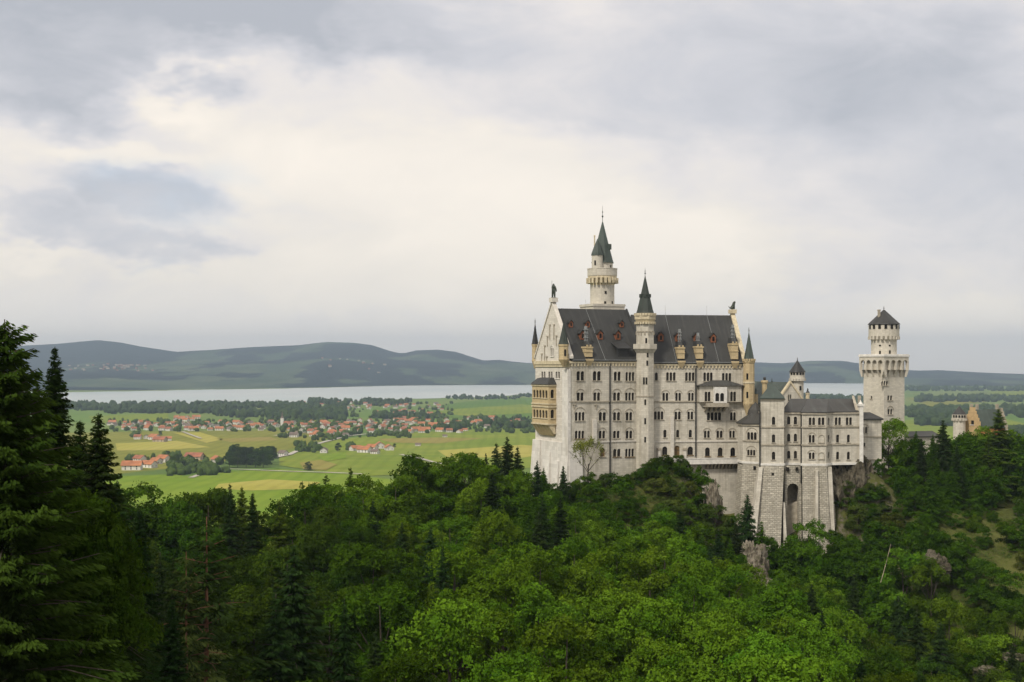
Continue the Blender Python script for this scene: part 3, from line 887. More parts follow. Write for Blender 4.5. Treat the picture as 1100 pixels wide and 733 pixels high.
# string courses
st = MB()
zbA = plA.z_(645, 431.4); zbB = plB.z_(730, 431.4)
plA.pbox(st, -.2, LA - 2.2, zbA - .22, zbA + .2, -.1, .28)
plB.pbox(st, 2.0, LB, zbB - .22, zbB + .2, -.1, .28)
plG.pbox(st, WD * .8, WD + .25, zbA - .22, zbA + .2, -.1, .3)
st.build('string_course', M['trim'], palace)
st = MB()
zwA = plA.z_(645, 474.6); zwB = plB.z_(730, 474.4)
plA.pbox(st, 0, LA - 2.2, zwA - .25, zwA + .2, -.1, .22)
plB.pbox(st, 2.0, LB - 2, zwB - .25, zwB + .2, -.1, .22)
plA.pbox(st, plA.s_(636), plA.s_(640), plA.z_(638, 476) , plA.z_(638, 451), -.1, .75)
plB.pbox(st, plB.s_(719.8), plB.s_(723.4), plB.z_(722, 492), plB.z_(722, 447), -.1, .7)
for px in (707.5, 735.3):
    plB.pbox(st, plB.s_(px - 1.5), plB.s_(px + 1.5), plB.z_(px, 492), plB.z_(px, 484), -.1, .6)
st.build('pale_band', M['gable_stone'], palace)
for px in (707.5, 735.3):
    nm = MB()
    plB.pbox(nm, plB.s_(px - 2), plB.s_(px + 2), plB.z_(px, 483.8), plB.z_(px, 481.2), -.1, .75)
    nm.build('wall_niche', M['trim'], palace)
for px, py in ((616.6, 434), (640, 434.5)):
    nm = MB()
    plA.pbox(nm, plA.s_(px - 2), plA.s_(px + 2), plA.z_(px, py + 1.2), plA.z_(px, py), -.05, .3)
    plA.pbox(nm, plA.s_(px - .6), plA.s_(px + .6), plA.z_(px, py + 5), plA.z_(px, py + 1.2), -.05, .2)
    nm.build('wall_anchor', M['trim'], palace)
# buttresses on the gable end and corner: battered stone
bt = MB()
def batter(pl, q0, q1, z0, z1, o1, o0, extra=0.0):
    bt.box8([pl.pt(q0 - extra, z0, o1), pl.pt(q1 + extra, z0, o1), pl.pt(q1 + extra, z0, -.2), pl.pt(q0 - extra, z0, -.2),
             pl.pt(q0, z1, o0), pl.pt(q1, z1, o0), pl.pt(q1, z1, -.2), pl.pt(q0, z1, -.2)])
batter(plG, -.4, 5.0, ZB, zg(474), 2.6, .8, 1.2)
batter(plG, 9, 12, ZB, zg(486), 2.4, .8, .3)
batter(plG, 15.5, 18, ZB, zg(494), 2.4, .8, .3)
batter(plG, WD - 4.2, WD + .3, ZB, zg(488), 3.4, .75, .5)
plG.pbox(bt, WD - 3.6, WD + .25, zg(488), zg(397), -.2, .75)
plG.pbox(bt, 5.1, WD - 4.3, ZB, zg(474), -.2, .55)
batter(plA, -.3, 4.0, ZB, zg(474), 2.2, .25, .3)
bt.build('buttress', M['plinth'], palace)

# two-storey loggia on the gable end
q0, q1 = WD * .13, WD * .62
dpt = 2.7
zl0, zl1, zlm = zg(456), zg(413), zg(434.5)
lo = MB()
plL = Pl(*plG.xy(q0, dpt), plG.a)
fL = Facade(plL); WL = q1 - q0
plS = Pl(*plG.xy(q1, dpt), A_ANG)           # its side that faces the same way as the long facade
fS = Facade(plS)
for z0, z1 in ((zg(427.5), zg(419)), (zg(449), zg(440.5))):
    n, gap = 5, .55; w = (WL - 1.6 - (n - 1) * gap) / n
    lps = [light_loop(.8 + k * (w + gap), .8 + k * (w + gap) + w, z0, z1, True) for k in range(n)]
    fL.holes += lps; fL.wins.append((lps, .8, WL - .8, z0, z1, False, 'glass', 'cream', True))
    lp = light_loop(dpt * .28, dpt * .72, z0, z1 + .2, True)
    fS.holes.append(lp); fS.wins.append(([lp], dpt * .28, dpt * .72, z0, z1, False, 'glass', 'cream', True))
fL.panel(lo, [(0, zl0), (WL, zl0), (WL, zl1), (0, zl1)]); fS.panel(lo, [(0, zl0), (dpt, zl0), (dpt, zl1), (0, zl1)])
lo.face([plG.pt(q0, zl0, 0), plG.pt(q0, zl0, dpt), plG.pt(q0, zl1, dpt), plG.pt(q0, zl1, 0)])
lo.face([plG.pt(q0, zl0, 0), plG.pt(q1, zl0, 0), plG.pt(q1, zl0, dpt), plG.pt(q0, zl0, dpt)])
# sloping corbel foot
lo.box8([plG.pt(q0 + 1, zg(468), .6), plG.pt(q1 - 1, zg(468), .6), plG.pt(q1 - 1, zg(468), -.2), plG.pt(q0 + 1, zg(468), -.2),
         plG.pt(q0, zl0 - .01, dpt), plG.pt(q1, zl0 - .01, dpt), plG.pt(q1, zl0 - .01, -.2), plG.pt(q0, zl0 - .01, -.2)])
log = lo.build('loggia', M['yellow'], palace)
tr_ = MB()
for zz in (zl0, zlm, zl1 - .5, zg(437.5)):
    plL.pbox(tr_, -.25, WL + .25, zz - .05, zz + .4, -.1, .25); plS.pbox(tr_, 0, dpt, zz - .05, zz + .4, -.1, .25)
for k in range(6):
    q = .3 + k * (WL - .6) / 5
    tr_.box8([plL.pt(q - .3, zg(466), -1.9), plL.pt(q + .3, zg(466), -1.9), plL.pt(q + .3, zg(466), -2.6), plL.pt(q - .3, zg(466), -2.6),
              plL.pt(q - .3, zl0 - .05, .15), plL.pt(q + .3, zl0 - .05, .15), plL.pt(q + .3, zl0 - .05, -2), plL.pt(q - .3, zl0 - .05, -2)])
tr_.build('moulding', M['cream'], log)
fL.windows(log); fS.windows(log)
ro = MB()
ro.box8([plG.pt(q0 - .4, zl1 + .01, dpt + .5), plG.pt(q1 + .4, zl1 + .01, dpt + .5), plG.pt(q1 + .4, zl1 + .01, .05), plG.pt(q0 - .4, zl1 + .01, .05),
         plG.pt(q0 + 1.6, zl1 + 1.9, 1.6), plG.pt(q1 - 1.6, zl1 + 1.9, 1.6), plG.pt(q1 - 1.6, zl1 + 2.1, .05), plG.pt(q0 + 1.6, zl1 + 2.1, .05)])
ro.build('loggia_roof', M['slate'], log)

# main roofs
rf = MB()
def saddle(mb, pl, q0, q1, w, ze, zr, over=.6):
    P = lambda q, o, z: pl.pt(q, z, o)
    mb.box8([P(q0, over, ze - .02), P(q1, over, ze - .02), P(q1, -w / 2, ze - .02), P(q0, -w / 2, ze - .02),
             P(q0, over, ze + .35), P(q1, over, ze + .35), P(q1, -w / 2, zr), P(q0, -w / 2, zr)])
    mb.box8([P(q0, -w - over, ze - .02), P(q1, -w - over, ze - .02), P(q1, -w / 2 - .001, ze - .02), P(q0, -w / 2 - .001, ze - .02),
             P(q0, -w - over, ze + .35), P(q1, -w - over, ze + .35), P(q1, -w / 2 - .001, zr), P(q0, -w / 2 - .001, zr)])
saddle(rf, plA, 1.0, LA + 1.2, WD, zeA, zrA)
saddle(rf, plB, -.8, LB - 1.1, WDB, zeB, zrB)
roofobj = rf.build('roof', M['slate'], palace)
gt = MB()
# roof parapets: step between the two roofs and right end gable, seen from their inner side
def parapet(mb, pl, q0, q1, w, ze, zr, up):
    for a, b_ in ((0.5, -w / 2), (-w - .5, -w / 2)):
        mb.box8([pl.pt(q0, ze - .5, a), pl.pt(q1, ze - .5, a), pl.pt(q1, zr - .5, b_), pl.pt(q0, zr - .5, b_),
                 pl.pt(q0, ze + up, a), pl.pt(q1, ze + up, a), pl.pt(q1, zr + up, b_), pl.pt(q0, zr + up, b_)])
parapet(gt, plB, LB - 1.15, LB + .25, WDB, zeB, zrB, 1.0)
plB.pbox(gt, LB - 1.6, LB + .6, zrB + .6, zrB + 1.9, -WDB / 2 - 1, -WDB / 2 + 1)
gt.build('end_coping', M['cream'], palace)
gt = MB()
parapet(gt, plA, LA + .9, LA + 1.5, WD, zeA, zrA, .35)
gt.build('roof_flashing', M['iron'], palace)
gu = MB()
plA.pbox(gu, .4, LA - 2.3, zeA + .36, zeA + .52, .55, .75); plB.pbox(gu, 2.2, LB - 1.4, zeB + .36, zeB + .52, .55, .75)
gu.build('gutter', M['rail'], palace)
for pl, px, py0, py1 in ((plA, 655, 390, 513), (plB, 747.2, 392, 491)):
    dp = MB()
    q = pl.s_(px); pl.pbox(dp, q - .16, q + .16, pl.z_(px, py1), pl.z_(px, py0), .02, .38)
    dp.build('drainpipe', M['iron'], palace)
def lightning(pl, q, w, ze, zr):
    mb = MB()
    mb.tube([pl.pt(q, ze + .5, .7), pl.pt(q - .2, zr + .05, -w / 2 + .1), pl.pt(q - .2, zr + 3.0, -w / 2)], [.05, .05, .04], 4)
    mb.build('lightning_rod', M['rail'], palace)
def roofpt(pl, w, ze, zr, q, py):
    """point on the front slope of a roof in the photo row py"""
    for k in range(200):
        f = k / 200; o = .6 - f * (w / 2 + .6); z = ze + .35 + f * (zr - ze - .35)
        p = pl.pt(q, z, o)
        if HY - F * z / p[1] <= py: return p, o, z
    return p, o, z
def q_roof(pl, w, ze, zr, px, py):
    q = pl.s_(px)
    for _ in range(6):
        p, o, z = roofpt(pl, w, ze, zr, q, py)
        q += (px - (550 + F * p[0] / p[1])) * p[1] / F / pl.u[0]
    return q, o, z
for px in (640,): lightning(plA, q_roof(plA, WD, zeA, zrA, px, 360)[0], WD, zeA, zrA)
for px in (720, 765): lightning(plB, q_roof(plB, WDB, zeB, zrB, px, 360)[0], WDB, zeB, zrB)

def dormer(pl, w, ze, zr, px, py, s=1.0):
    q, o, z = q_roof(pl, w, ze, zr, px, py + 2.8 * s)
    mb = MB()
    W_, H_ = .85 * s, 1.9 * s
    prof = [(-W_, z - .1), (W_, z - .1), (W_, z + H_), (0, z + H_ + .75 * s), (-W_, z + H_)]
    f = [pl.pt(q + a, b_, o + .35) for a, b_ in prof]; bk = [pl.pt(q + a, b_, o - 2.6 * s) for a, b_ in prof]
    for k in range(5):
        k2 = (k + 1) % 5; mb.face([f[k], f[k2], bk[k2], bk[k]], 0)
    mb.face(f, 0)
    d = mb.build('dormer', M['red'], roofobj)
    g = MB()
    g.face([pl.pt(q + a, b_, o + .37) for a, b_ in ((-W_ * .45, z + .35), (W_ * .45, z + .35), (W_ * .45, z + H_ * .8), (0, z + H_ * 1.0), (-W_ * .45, z + H_ * .8))])
    g2 = MB()
    for a, b_ in ((-1, 1), (1, -1)):
        p0 = (a * (W_ + .3), z + H_ - .25); p1 = (0, z + H_ + 1.0 * s)
        g2.box8([pl.pt(q + p0[0], p0[1], o + .55), pl.pt(q + p1[0], p1[1], o + .55), pl.pt(q + p1[0], p1[1], o - 2.6 * s), pl.pt(q + p0[0], p0[1], o - 2.6 * s),
                 pl.pt(q + p0[0], p0[1] + .18, o + .55), pl.pt(q + p1[0], p1[1] + .18, o + .55), pl.pt(q + p1[0], p1[1] + .18, o - 2.6 * s), pl.pt(q + p0[0], p0[1] + .18, o - 2.6 * s)])
    # depth is limited to thing > part > sub-part: dark glass and little roof belong to the dormer mesh
    i0 = len(mb.v)
    me = d.data
    bm = bmesh.new(); bm.from_mesh(me)
    me.materials.append(M['glass']); me.materials.append(M['slate'])
    base = BASE[d.name]
    for src, mi in ((g, 1), (g2, 2)):
        vs_ = [bm.verts.new(Vector(v) - base) for v in src.v]
        for fc in src.f:
            nf = bm.faces.new([vs_[i] for i in fc]); nf.material_index = mi
    bm.to_mesh(me); bm.free()
for px, py in ((625.5, 362), (644.5, 362), (663.5, 362)): dormer(plA, WD, zeA, zrA, px, py)
for px, py in ((613, 349.5), (631, 349.5), (667.5, 349.5)): dormer(plA, WD, zeA, zrA, px, py, .75)
for px, py in ((709.7, 364), (728, 364), (748, 364.5), (766, 365)): dormer(plB, WDB, zeB, zrB, px, py)
# dark shed dormer
q, o, z = q_roof(plA, WD, zeA, zrA, 669, 382)
sh = MB()
sh.box8([plA.pt(q - 2, z - .5, o + .3), plA.pt(q + 2, z - .5, o + .3), plA.pt(q + 2, z - .5, o - 4), plA.pt(q - 2, z - .5, o - 4),
         plA.pt(q - 2, z + 2.2, o + .3), plA.pt(q + 2, z + 2.2, o + .3), plA.pt(q + 2, z + 4.2, o - 4), plA.pt(q - 2, z + 4.2, o - 4)])
sh.box8([plA.pt(q - 2.6, z + 2.0, o + 1.3), plA.pt(q + 2.6, z + 2.0, o + 1.3), plA.pt(q + 2.6, z + 4.25, o - 4), plA.pt(q - 2.6, z + 4.25, o - 4),
         plA.pt(q - 2.6, z + 2.3, o + 1.3), plA.pt(q + 2.6, z + 2.3, o + 1.3), plA.pt(q + 2.6, z + 4.5, o - 4), plA.pt(q - 2.6, z + 4.5, o - 4)])
sh.build('shed_dormer', M['iron'], roofobj)
# stone dormer houses on the eaves with a corbel below and a tall pale flue behind
def stone_dormer(pl, w, ze, zr, px, py0, py1, flue, wpx=3.6):
    q0, q1 = pl.s_(px - wpx), pl.s_(px + wpx)
    z1 = pl.z_(px, py0); z0 = pl.z_(px, py1)
    mb = MB()
    pl.pbox(mb, q0, q1, z0, z1, -3.4, .35)
    teeth(pl, mb, q0, q1, z1 - .002, z1 + .55, .45, .8, .42)
    pl.pbox(mb, q0 - .15, q1 + .15, z1 - .5, z1 - .1, -3.0, .55)
    pl.pbox(mb, q0 - .12, q1 + .12, (z0 + z1) / 2 - .15, (z0 + z1) / 2 + .15, -2, .5)
    zc = pl.z_(px, py1 + 4.2)
    mb.box8([pl.pt((q0 + q1) / 2 - .5, pl.z_(px, py1 + 9.5), .4), pl.pt((q0 + q1) / 2 + .5, pl.z_(px, py1 + 9.5), .4), pl.pt((q0 + q1) / 2 + .5, pl.z_(px, py1 + 9.5), -.2), pl.pt((q0 + q1) / 2 - .5, pl.z_(px, py1 + 9.5), -.2),
             pl.pt(q0 - .1, zc, .95), pl.pt(q1 + .1, zc, .95), pl.pt(q1 + .1, zc, -.2), pl.pt(q0 - .1, zc, -.2)])
    pl.pbox(mb, q0 - .1, q1 + .1, zc + .002, zc + .6, -.2, 1.0)
    d = mb.build('stone_dormer', M['yellow'], palace)
    t_ = MB()
    qa, qb = q0 + .1, q1 - .1
    t_.box8([pl.pt(qa, z1 + .01, .2), pl.pt(qb, z1 + .01, .2), pl.pt(qb, z1 + .01, -3.6), pl.pt(qa, z1 + .01, -3.6),
             pl.pt(qa + .5, z1 + 1.7, -1.3), pl.pt(qb - .5, z1 + 1.7, -1.3), pl.pt(qb - .5, z1 + 1.7, -4.2), pl.pt(qa + .5, z1 + 1.7, -4.2)])
    t_.build('cap_roof', M['slate'], d)
    fl = MB()
    zf0 = z1 + .8; zf1 = (HY - flue) / F * (pl.o[1] + 3)
    cxp, cyp, _ = pl.pt((q0 + q1) / 2 + .2, 0, -2.2)
    for k in range(4):
        a = k * math.pi / 2 + pl.a + math.pi / 4
        fl.box((cxp + .42 * math.cos(a), cyp + .42 * math.sin(a), (zf0 + zf1) / 2), (.2, .2, zf1 - zf0), 0, pl.a)
    for zz in (zf0 + .1, zf0 + (zf1 - zf0) * .45, zf0 + (zf1 - zf0) * .75, zf1): fl.box((cxp, cyp, zz), (1.15, 1.15, .22), 0, pl.a)
    fl.box((cxp, cyp, zf1 + .6), (.7, .7, .9), 0, pl.a)
    fl.build('flue', M['rail'], d)
stone_dormer(plA, WD, zeA, zrA, 632.3, 372.5, 383.5, 354)
stone_dormer(plB, WDB, zeB, zrB, 731.5, 373, 385.5, 357)
stone_dormer(plB, WDB, zeB, zrB, 751.3, 372, 385.5, 361)
stone_dormer(plB, WDB, zeB, zrB, 789.0, 369, 386, 352)

# corner turrets
def cone_roof(mb, cx, cy, r, z0, z1, n=8, rot=0.0, mi=0):
    mb.lathe(cx, cy, [(r * 1.04, z0), (r * .90, z0 + (z1 - z0) * .10), (r * .50, z0 + (z1 - z0) * .50), (.10, z1)], n, rot, mi)
def finial(mb, cx, cy, z0, hh, mi=0):
    mb.lathe(cx, cy, [(.09, z0 - .4), (.09, z0 + hh * .25), (.34, z0 + hh * .32), (.09, z0 + hh * .40), (.07, z0 + hh * .55), (.24, z0 + hh * .6), (.06, z0 + hh * .66), (.04, z0 + hh)], 6, 0, mi)

def turret(cx, cy, r, z0, z1, zc, ztip, body_m, roof_m, corbel=3.0, n=8, wins=((.5, 0),), crenel=True, fin=1.8):
    mb = MB(); rot = R(22.5) + .3
    mb.lathe(cx, cy, [(r * .25, z0 - corbel), (r * .7, z0 - corbel * .45), (r * 1.08, z0), (r * 1.08, z0 + .35), (r, z0 + .4), (r, z1 - .7), (r * 1.14, z1 - .5), (r * 1.14, z1)], n, rot)
    if crenel: ring_teeth(mb, cx, cy, r * 1.08, z1 - .003, z1 + .7, n * 2, .5, .35, rot)
    t_ = mb.build('corner_turret', body_m, palace)
    c = MB(); cone_roof(c, cx, cy, r * (1.0 if crenel else 1.12), z1 + .01, ztip, n, rot)
    finial(c, cx, cy, ztip, fin)
    c.build('turret_roof', roof_m, t_)
    for f, da in wins:
        w = MB()
        zz = z0 + (z1 - z0) * f
        # slot windows: small dark recessed plates framed by the turret wall, on the face towards the gorge
        a = math.atan2(-cy, -cx) + da
        rr = r * math.cos(math.pi / n) + .03
        # nearest face direction
        kf = round((a - rot - math.pi / n) / (2 * math.pi / n)); a = rot + math.pi / n + kf * 2 * math.pi / n
        w.box((cx + rr * math.cos(a), cy + rr * math.sin(a), zz), (.10, .62, 2.0), 0, a)
        w.build('turret_window', M['glass'], t_)
    return t_
x, y = gp(605.5, 399.5)
k = y / F
turret(x, y, 5.0 * k, (HY - 386.5) * k, (HY - 370) * k, 0, (HY - 346) * k, M['yellow'], M['dark_copper'], 2.2, wins=((.45, .0),), crenel=False)
x, y = gp(574.8, 424); k = y / F
turret(x, y, 3.3 * k, (HY - 388) * k, (HY - 370) * k, 0, (HY - 348) * k, M['yellow'], M['iron'], 2.5, wins=((.4, 0),), crenel=False)
x, y = gp(804.5, 415.5); k = y / F
turret(x, y, 5.9 * k, (HY - 434) * k, (HY - 388) * k, 0, (HY - 357.5) * k, M['yellow'], M['copper'], 5.5, wins=((.21, -.1), (.64, -.1)))
tb = MB(); tb.lathe(x, y, [(6.0 * k, (HY - 412.5) * k), (6.4 * k, (HY - 412) * k), (6.4 * k, (HY - 410.8) * k), (6.0 * k, (HY - 410.2) * k)], 8, R(22.5) + .3)
tb.build('turret_band', M['cream'], palace)

# projecting bay with its own roof, oriel and balcony on the right half of the facade
by0 = MB()
Pj = 1.3
plBay = Pl(*plB.xy(plB.s_(750), Pj), B_ANG)
fBay = Facade(plBay)
fBay.win(757.3, 763, 421, 431, 2, gap=.12); fBay.win(784.8, 790.4, 421, 431, 2, gap=.12)
QB = plBay.s_(796.5)
zb0, zb1 = plBay.z_(770, 432), plBay.z_(770, 414.6)
fBay.panel(by0, [(0, zb0), (QB, zb0), (QB, zb1), (0, zb1)])
for q in (0, QB):
    by0.face([plBay.pt(q, zb0), plBay.pt(q, zb0, -Pj), plBay.pt(q, zb1, -Pj), plBay.pt(q, zb1)])
by0.face([plBay.pt(0, zb0), plBay.pt(QB, zb0), plBay.pt(QB, zb0, -Pj), plBay.pt(0, zb0, -Pj)])
bay = by0.build('bay', M['stone'], palace)
fBay.windows(bay)
r_ = MB()
qa = plBay.s_(765); 
r_.box8([plBay.pt(-.9, zb1 + .01, .7), plBay.pt(QB + .9, zb1 + .01, .7), plBay.pt(QB + .9, zb1 + .01, -Pj + .02), plBay.pt(-.9, zb1 + .01, -Pj + .02),
         plBay.pt(4.5, zb1 + 1.75, -Pj + .6), plBay.pt(QB - 4.5, zb1 + 1.75, -Pj + .6), plBay.pt(QB - 4.5, zb1 + 1.75, -Pj + .02), plBay.pt(4.5, zb1 + 1.75, -Pj + .02)])
r_.build('bay_roof', M['brown_roof'], bay)
# oriel in the middle
fOr_pl = Pl(*plBay.xy(plBay.s_(766), 1.1), B_ANG)
fOr = Facade(fOr_pl)
fOr.win(768.8, 772.4, 422.5, 431, 1); fOr.win(774, 777.6, 422.5, 431, 1)
QO = fOr_pl.s_(781)
o_ = MB(); zo0, zo1 = fOr_pl.z_(773, 434.6), fOr_pl.z_(773, 415)
fOr.panel(o_, [(0, zo0), (QO, zo0), (QO, zo1 - .3), (0, zo1 - .3)])
for q in (0, QO): o_.face([fOr_pl.pt(q, zo0), fOr_pl.pt(q, zo0, -1.1), fOr_pl.pt(q, zo1 - .3, -1.1), fOr_pl.pt(q, zo1 - .3)])
orl = o_.build('oriel', M['white'], bay)
g_ = MB()
for lp in [w[0][0] for w in fOr.wins]: g_.face([fOr_pl.pt(*p, -.3) for p in lp])
gl_ = g_.build('oriel_window', M['glass'], bay)
bl = MB()
q0, q1 = plBay.s_(756), plBay.s_(781); zb = plBay.z_(768, 437.2)
plBay.pbox(bl, q0, q1, zb, zb + .35, -Pj, 2.1)
plBay.pbox(bl, q0, q1, zb + .36, zb + 1.3, 1.85, 2.08)
for k in range(5):
    q = q0 + .8 + k * (q1 - q0 - 1.6) / 4
    bl.box8([plBay.pt(q - .3, zb - 1.5, -Pj + .5), plBay.pt(q + .3, zb - 1.5, -Pj + .5), plBay.pt(q + .3, zb - 1.5, -Pj - .1), plBay.pt(q - .3, zb - 1.5, -Pj - .1),
             plBay.pt(q - .3, zb - .003, 1.8), plBay.pt(q + .3, zb - .003, 1.8), plBay.pt(q + .3, zb - .003, -Pj - .1), plBay.pt(q - .3, zb - .003, -Pj - .1)])
bl.build('balcony', M['trim'], bay)

# terrace in front of the right half
te = MB()
qt0, qt1 = 2.2, plB.s_(796)
zt = plB.z_(745, 496.6)
plB.pbox(te, qt0, qt1, zt - .5, zt, -.1, 2.4)
plB.pbox(te, qt0, qt1, zt + .003, zt + 1.15, 2.1, 2.39)
plB.pbox(te, qt0, qt1, zt + 1.16, zt + 1.4, 2.0, 2.5)
ter = te.build('terrace', M['white'], palace)
tc2 = MB()
for k in range(9):
    q = plB.s_(759) + k * 1.2
    tc2.box8([plB.pt(q - .3, zt - 2.2, .6), plB.pt(q + .3, zt - 2.2, .6), plB.pt(q + .3, zt - 2.2, -.1), plB.pt(q - .3, zt - 2.2, -.1),
             plB.pt(q - .3, zt - .51, 2.3), plB.pt(q + .3, zt - .51, 2.3), plB.pt(q + .3, zt - .51, -.1), plB.pt(q - .3, zt - .51, -.1)])
tc2.build('corbel', M['trim'], ter)
tw = MB()
plB.pbox(tw, plB.s_(742), plB.s_(797), ZB - 14, zt - 2.3, -.1, .5)
plB.pbox(tw, plB.s_(702), plB.s_(742), ZB, zt - .55, -.1, 1.6)
tw.build('retaining_wall', M['gate_stone'] if False else M['stone'], ter)

# stair turret
x, y = plA.xy(LA + .6, 1.0); k = y / F
sx_, sy_ = (693 - 550) / F * y, y
Rt = 9.9 * k
sw = MB()
zz = lambda py: (HY - py) * k
rot8 = R(22.5) + R(-8)
sw.lathe(sx_, sy_, [(Rt * 1.06, ZB), (Rt * 1.04, zz(505)), (Rt, zz(430)), (Rt, zz(345))], 8, rot8)
sta = sw.build('stair_turret', M['stone'], palace)
s2 = MB()
s2.lathe(sx_, sy_, [(Rt * .98, zz(380)), (Rt * 1.3, zz(375.5)), (Rt * 1.36, zz(375)), (Rt * 1.36, zz(369.8)), (Rt * 1.2, zz(369.8)), (Rt * 1.2, zz(374))], 8, rot8)
s2.build('balustrade', M['stone'], sta)
s2 = MB()
s2.lathe(sx_, sy_, [(Rt * .95, zz(347.5)), (Rt * 1.15, zz(344)), (Rt * 1.2, zz(343.5)), (Rt * 1.2, zz(339.5))], 8, rot8)
ring_teeth(s2, sx_, sy_, Rt * 1.12, zz(339.6), zz(336.8), 24, .75, .5, rot8)
ring_teeth(s2, sx_, sy_, Rt * 1.04, zz(348.5), zz(346), 24, .6, .7, rot8)
s2.build('parapet', M['cream'], sta)
s2 = MB()
for kf in range(8):
    a = rot8 + R(22.5) + kf * R(45)
    rr = Rt * math.cos(R(22.5))
    for d in (-.5, .5):
        off = d * Rt * .46
        cxx, cyy = sx_ + (rr + .05) * math.cos(a) - off * math.sin(a), sy_ + (rr + .05) * math.sin(a) + off * math.cos(a)
        s2.box((cxx, cyy, zz(356.5)), (.22, Rt * .36, .35), 0, a)
        for e in (-1, 1):
            s2.box((cxx - e * Rt * .18 * math.sin(a), cyy + e * Rt * .18 * math.cos(a), zz(358.6)), (.2, .2, .9), 0, a)
s2.build('blind_arcade', M['trim'], sta)
s2 = MB(); s2.lathe(sx_, sy_, [(Rt * 1.05, zz(426.5)), (Rt * 1.05, zz(425.3))], 8, rot8); s2.build('string_course', M['trim'], sta)
s2 = MB(); cone_roof(s2, sx_, sy_, Rt * 1.03, zz(338), zz(296.5), 8, rot8); 
for kf in range(8):
    a = rot8 + R(22.5) + kf * R(45)
    s2.box((sx_ + Rt * .50 * math.cos(a), sy_ + Rt * .50 * math.sin(a), zz(318)), (.8, .6, 1.1), 0, a)
finial(s2, sx_, sy_, zz(296.5), 8.5 * k)
s2.build('spire', M['dark_copper'], sta)
adir = math.atan2(-sy_, -sx_)
def slot(dx, py0, py1, wpx, n=1, gap=.25):
    """slot windows on the turret face towards the gorge"""
    kf = round((adir - rot8 - R(22.5)) / R(45)); a = rot8 + R(22.5) + kf * R(45)
    rr = Rt * math.cos(R(22.5)) + .03
    w = wpx * k
    mb = MB()
    for i in range(n):
        off = dx * k + (i - (n - 1) / 2) * (w + gap)
        mb.box((sx_ + rr * math.cos(a) - off * math.sin(a), sy_ + rr * math.sin(a) + off * math.cos(a), (zz(py0) + zz(py1)) / 2), (.10, w, zz(py0) - zz(py1)), 0, a)
    mb.build('slot_window', M['glass'], sta)
for py0, py1, dx in ((378, 384, 3), (387.5, 393, 2.6), (429, 435, .5), (449, 455.5, .4), (469, 475, .4), (363.5, 369, 1.5)): slot(dx, py0, py1, 1.9)
slot(.4, 405.5, 413, 1.9, 2)

# tall round tower behind the ridge
y = CY + 29; k = y / F; x = (647 - 550) * k
zz = lambda py: (HY - py) * k
tt = MB()
tt.lathe(x, y, [(13 * k, ZB + 10), (13 * k, zz(306)), (13.2 * k, zz(304))], 32)
tow = tt.build('round_tower', M['tower_stone'], palace)
tt = MB()
tt.box((x, y, (zz(329) + zz(345)) / 2), (38 * k, 30 * k, zz(329) - zz(345)), 0, A_ANG)
tt.box((x, y, zz(328.6)), (39.5 * k, 31 * k, .8), 0, A_ANG)
tt.build('tower_foot', M['tower_stone'], tow)
tt = MB()
tt.lathe(x, y, [(13 * k, zz(307)), (13.3 * k, zz(302)), (13.9 * k, zz(300)), (15.6 * k, zz(299.2)), (15.6 * k, zz(297))], 32)
ring_teeth(tt, x, y, 15.3 * k, zz(304.8), zz(299.2), 22, .75, 1.2)
tt.build('machicolation', M['cream'], tow)
tt = MB()
tt.lathe(x, y, [(15.6 * k, zz(297)), (16 * k, zz(296.8)), (16 * k, zz(289.8)), (16.3 * k, zz(289.6)), (16.3 * k, zz(288.8)), (14.5 * k, zz(288.8)), (14.5 * k, zz(294))], 32)
tt.build('gallery', M['tower_stone'], tow)
tt = MB()
ux, uy = x + .6 * k, y + .5
tt.lathe(ux, uy, [(10.8 * k, zz(297)), (10.8 * k, zz(282))], 24)
lx, ly = x - 6.0 * k, y - 8.6 * k
tt.lathe(lx, ly, [(5.9 * k, zz(297)), (5.9 * k, zz(274.5))], 16)
tt.build('lantern', M['tower_stone'], tow)
tt = MB()
tt.lathe(ux - .2 * k, uy, [(12.6 * k, zz(282.8)), (11.4 * k, zz(279)), (6.2 * k, zz(260)), (.14, zz(238))], 8, R(12))
tt.lathe(lx + .3 * k, ly, [(7.0 * k, zz(275.3)), (6.3 * k, zz(272.5)), (2.6 * k, zz(263)), (.2 * k, zz(257.5))], 8)
tt.box((ux + 6.6 * k, uy - 3.6 * k, zz(265.5)), (1.2, 1.2, 1.8), 0, .3)
finial(tt, ux - .2 * k, uy, zz(238), 17 * k)
tt.build('spire', M['copper'], tow)
tt = MB()
tt.box((x - 8.6 * k, y - 5 * k, zz(261)), (1.3 * k, 1.3 * k, 15 * k), 0)
tt.box((x - 8.6 * k, y - 5 * k, zz(254)), (1.8 * k, 1.8 * k, .4), 0)
tt.build('chimney', M['cream'], tow)
def tslot(cx_, cy_, a, r_, w, hh, z):
    mb = MB(); mb.box((cx_ + (r_ + .03) * math.cos(a), cy_ + (r_ + .03) * math.sin(a), z), (.12, w, hh), 0, a); mb.build('slot_window', M['glass'], tow)
ad = math.atan2(-y, -x)
for dpx, py, r_, w, hh in ((3.5, 315, 13, 2.2, 3.0), (3.0, 326, 13, 2.2, 3.0), (10.6, 325.5, 13, 1.8, 3.0)):
    a = ad + math.asin(dpx / r_)
    tslot(x, y, a, r_ * k, w * k, hh * k, zz(py))
a = ad - .38
tslot(lx, ly, a, 5.9 * k, 1.7 * k, 5 * k, zz(283.5))
a = ad + .9
tslot(ux, uy, a, 10.8 * k, 1.6 * k, 3 * k, zz(287))

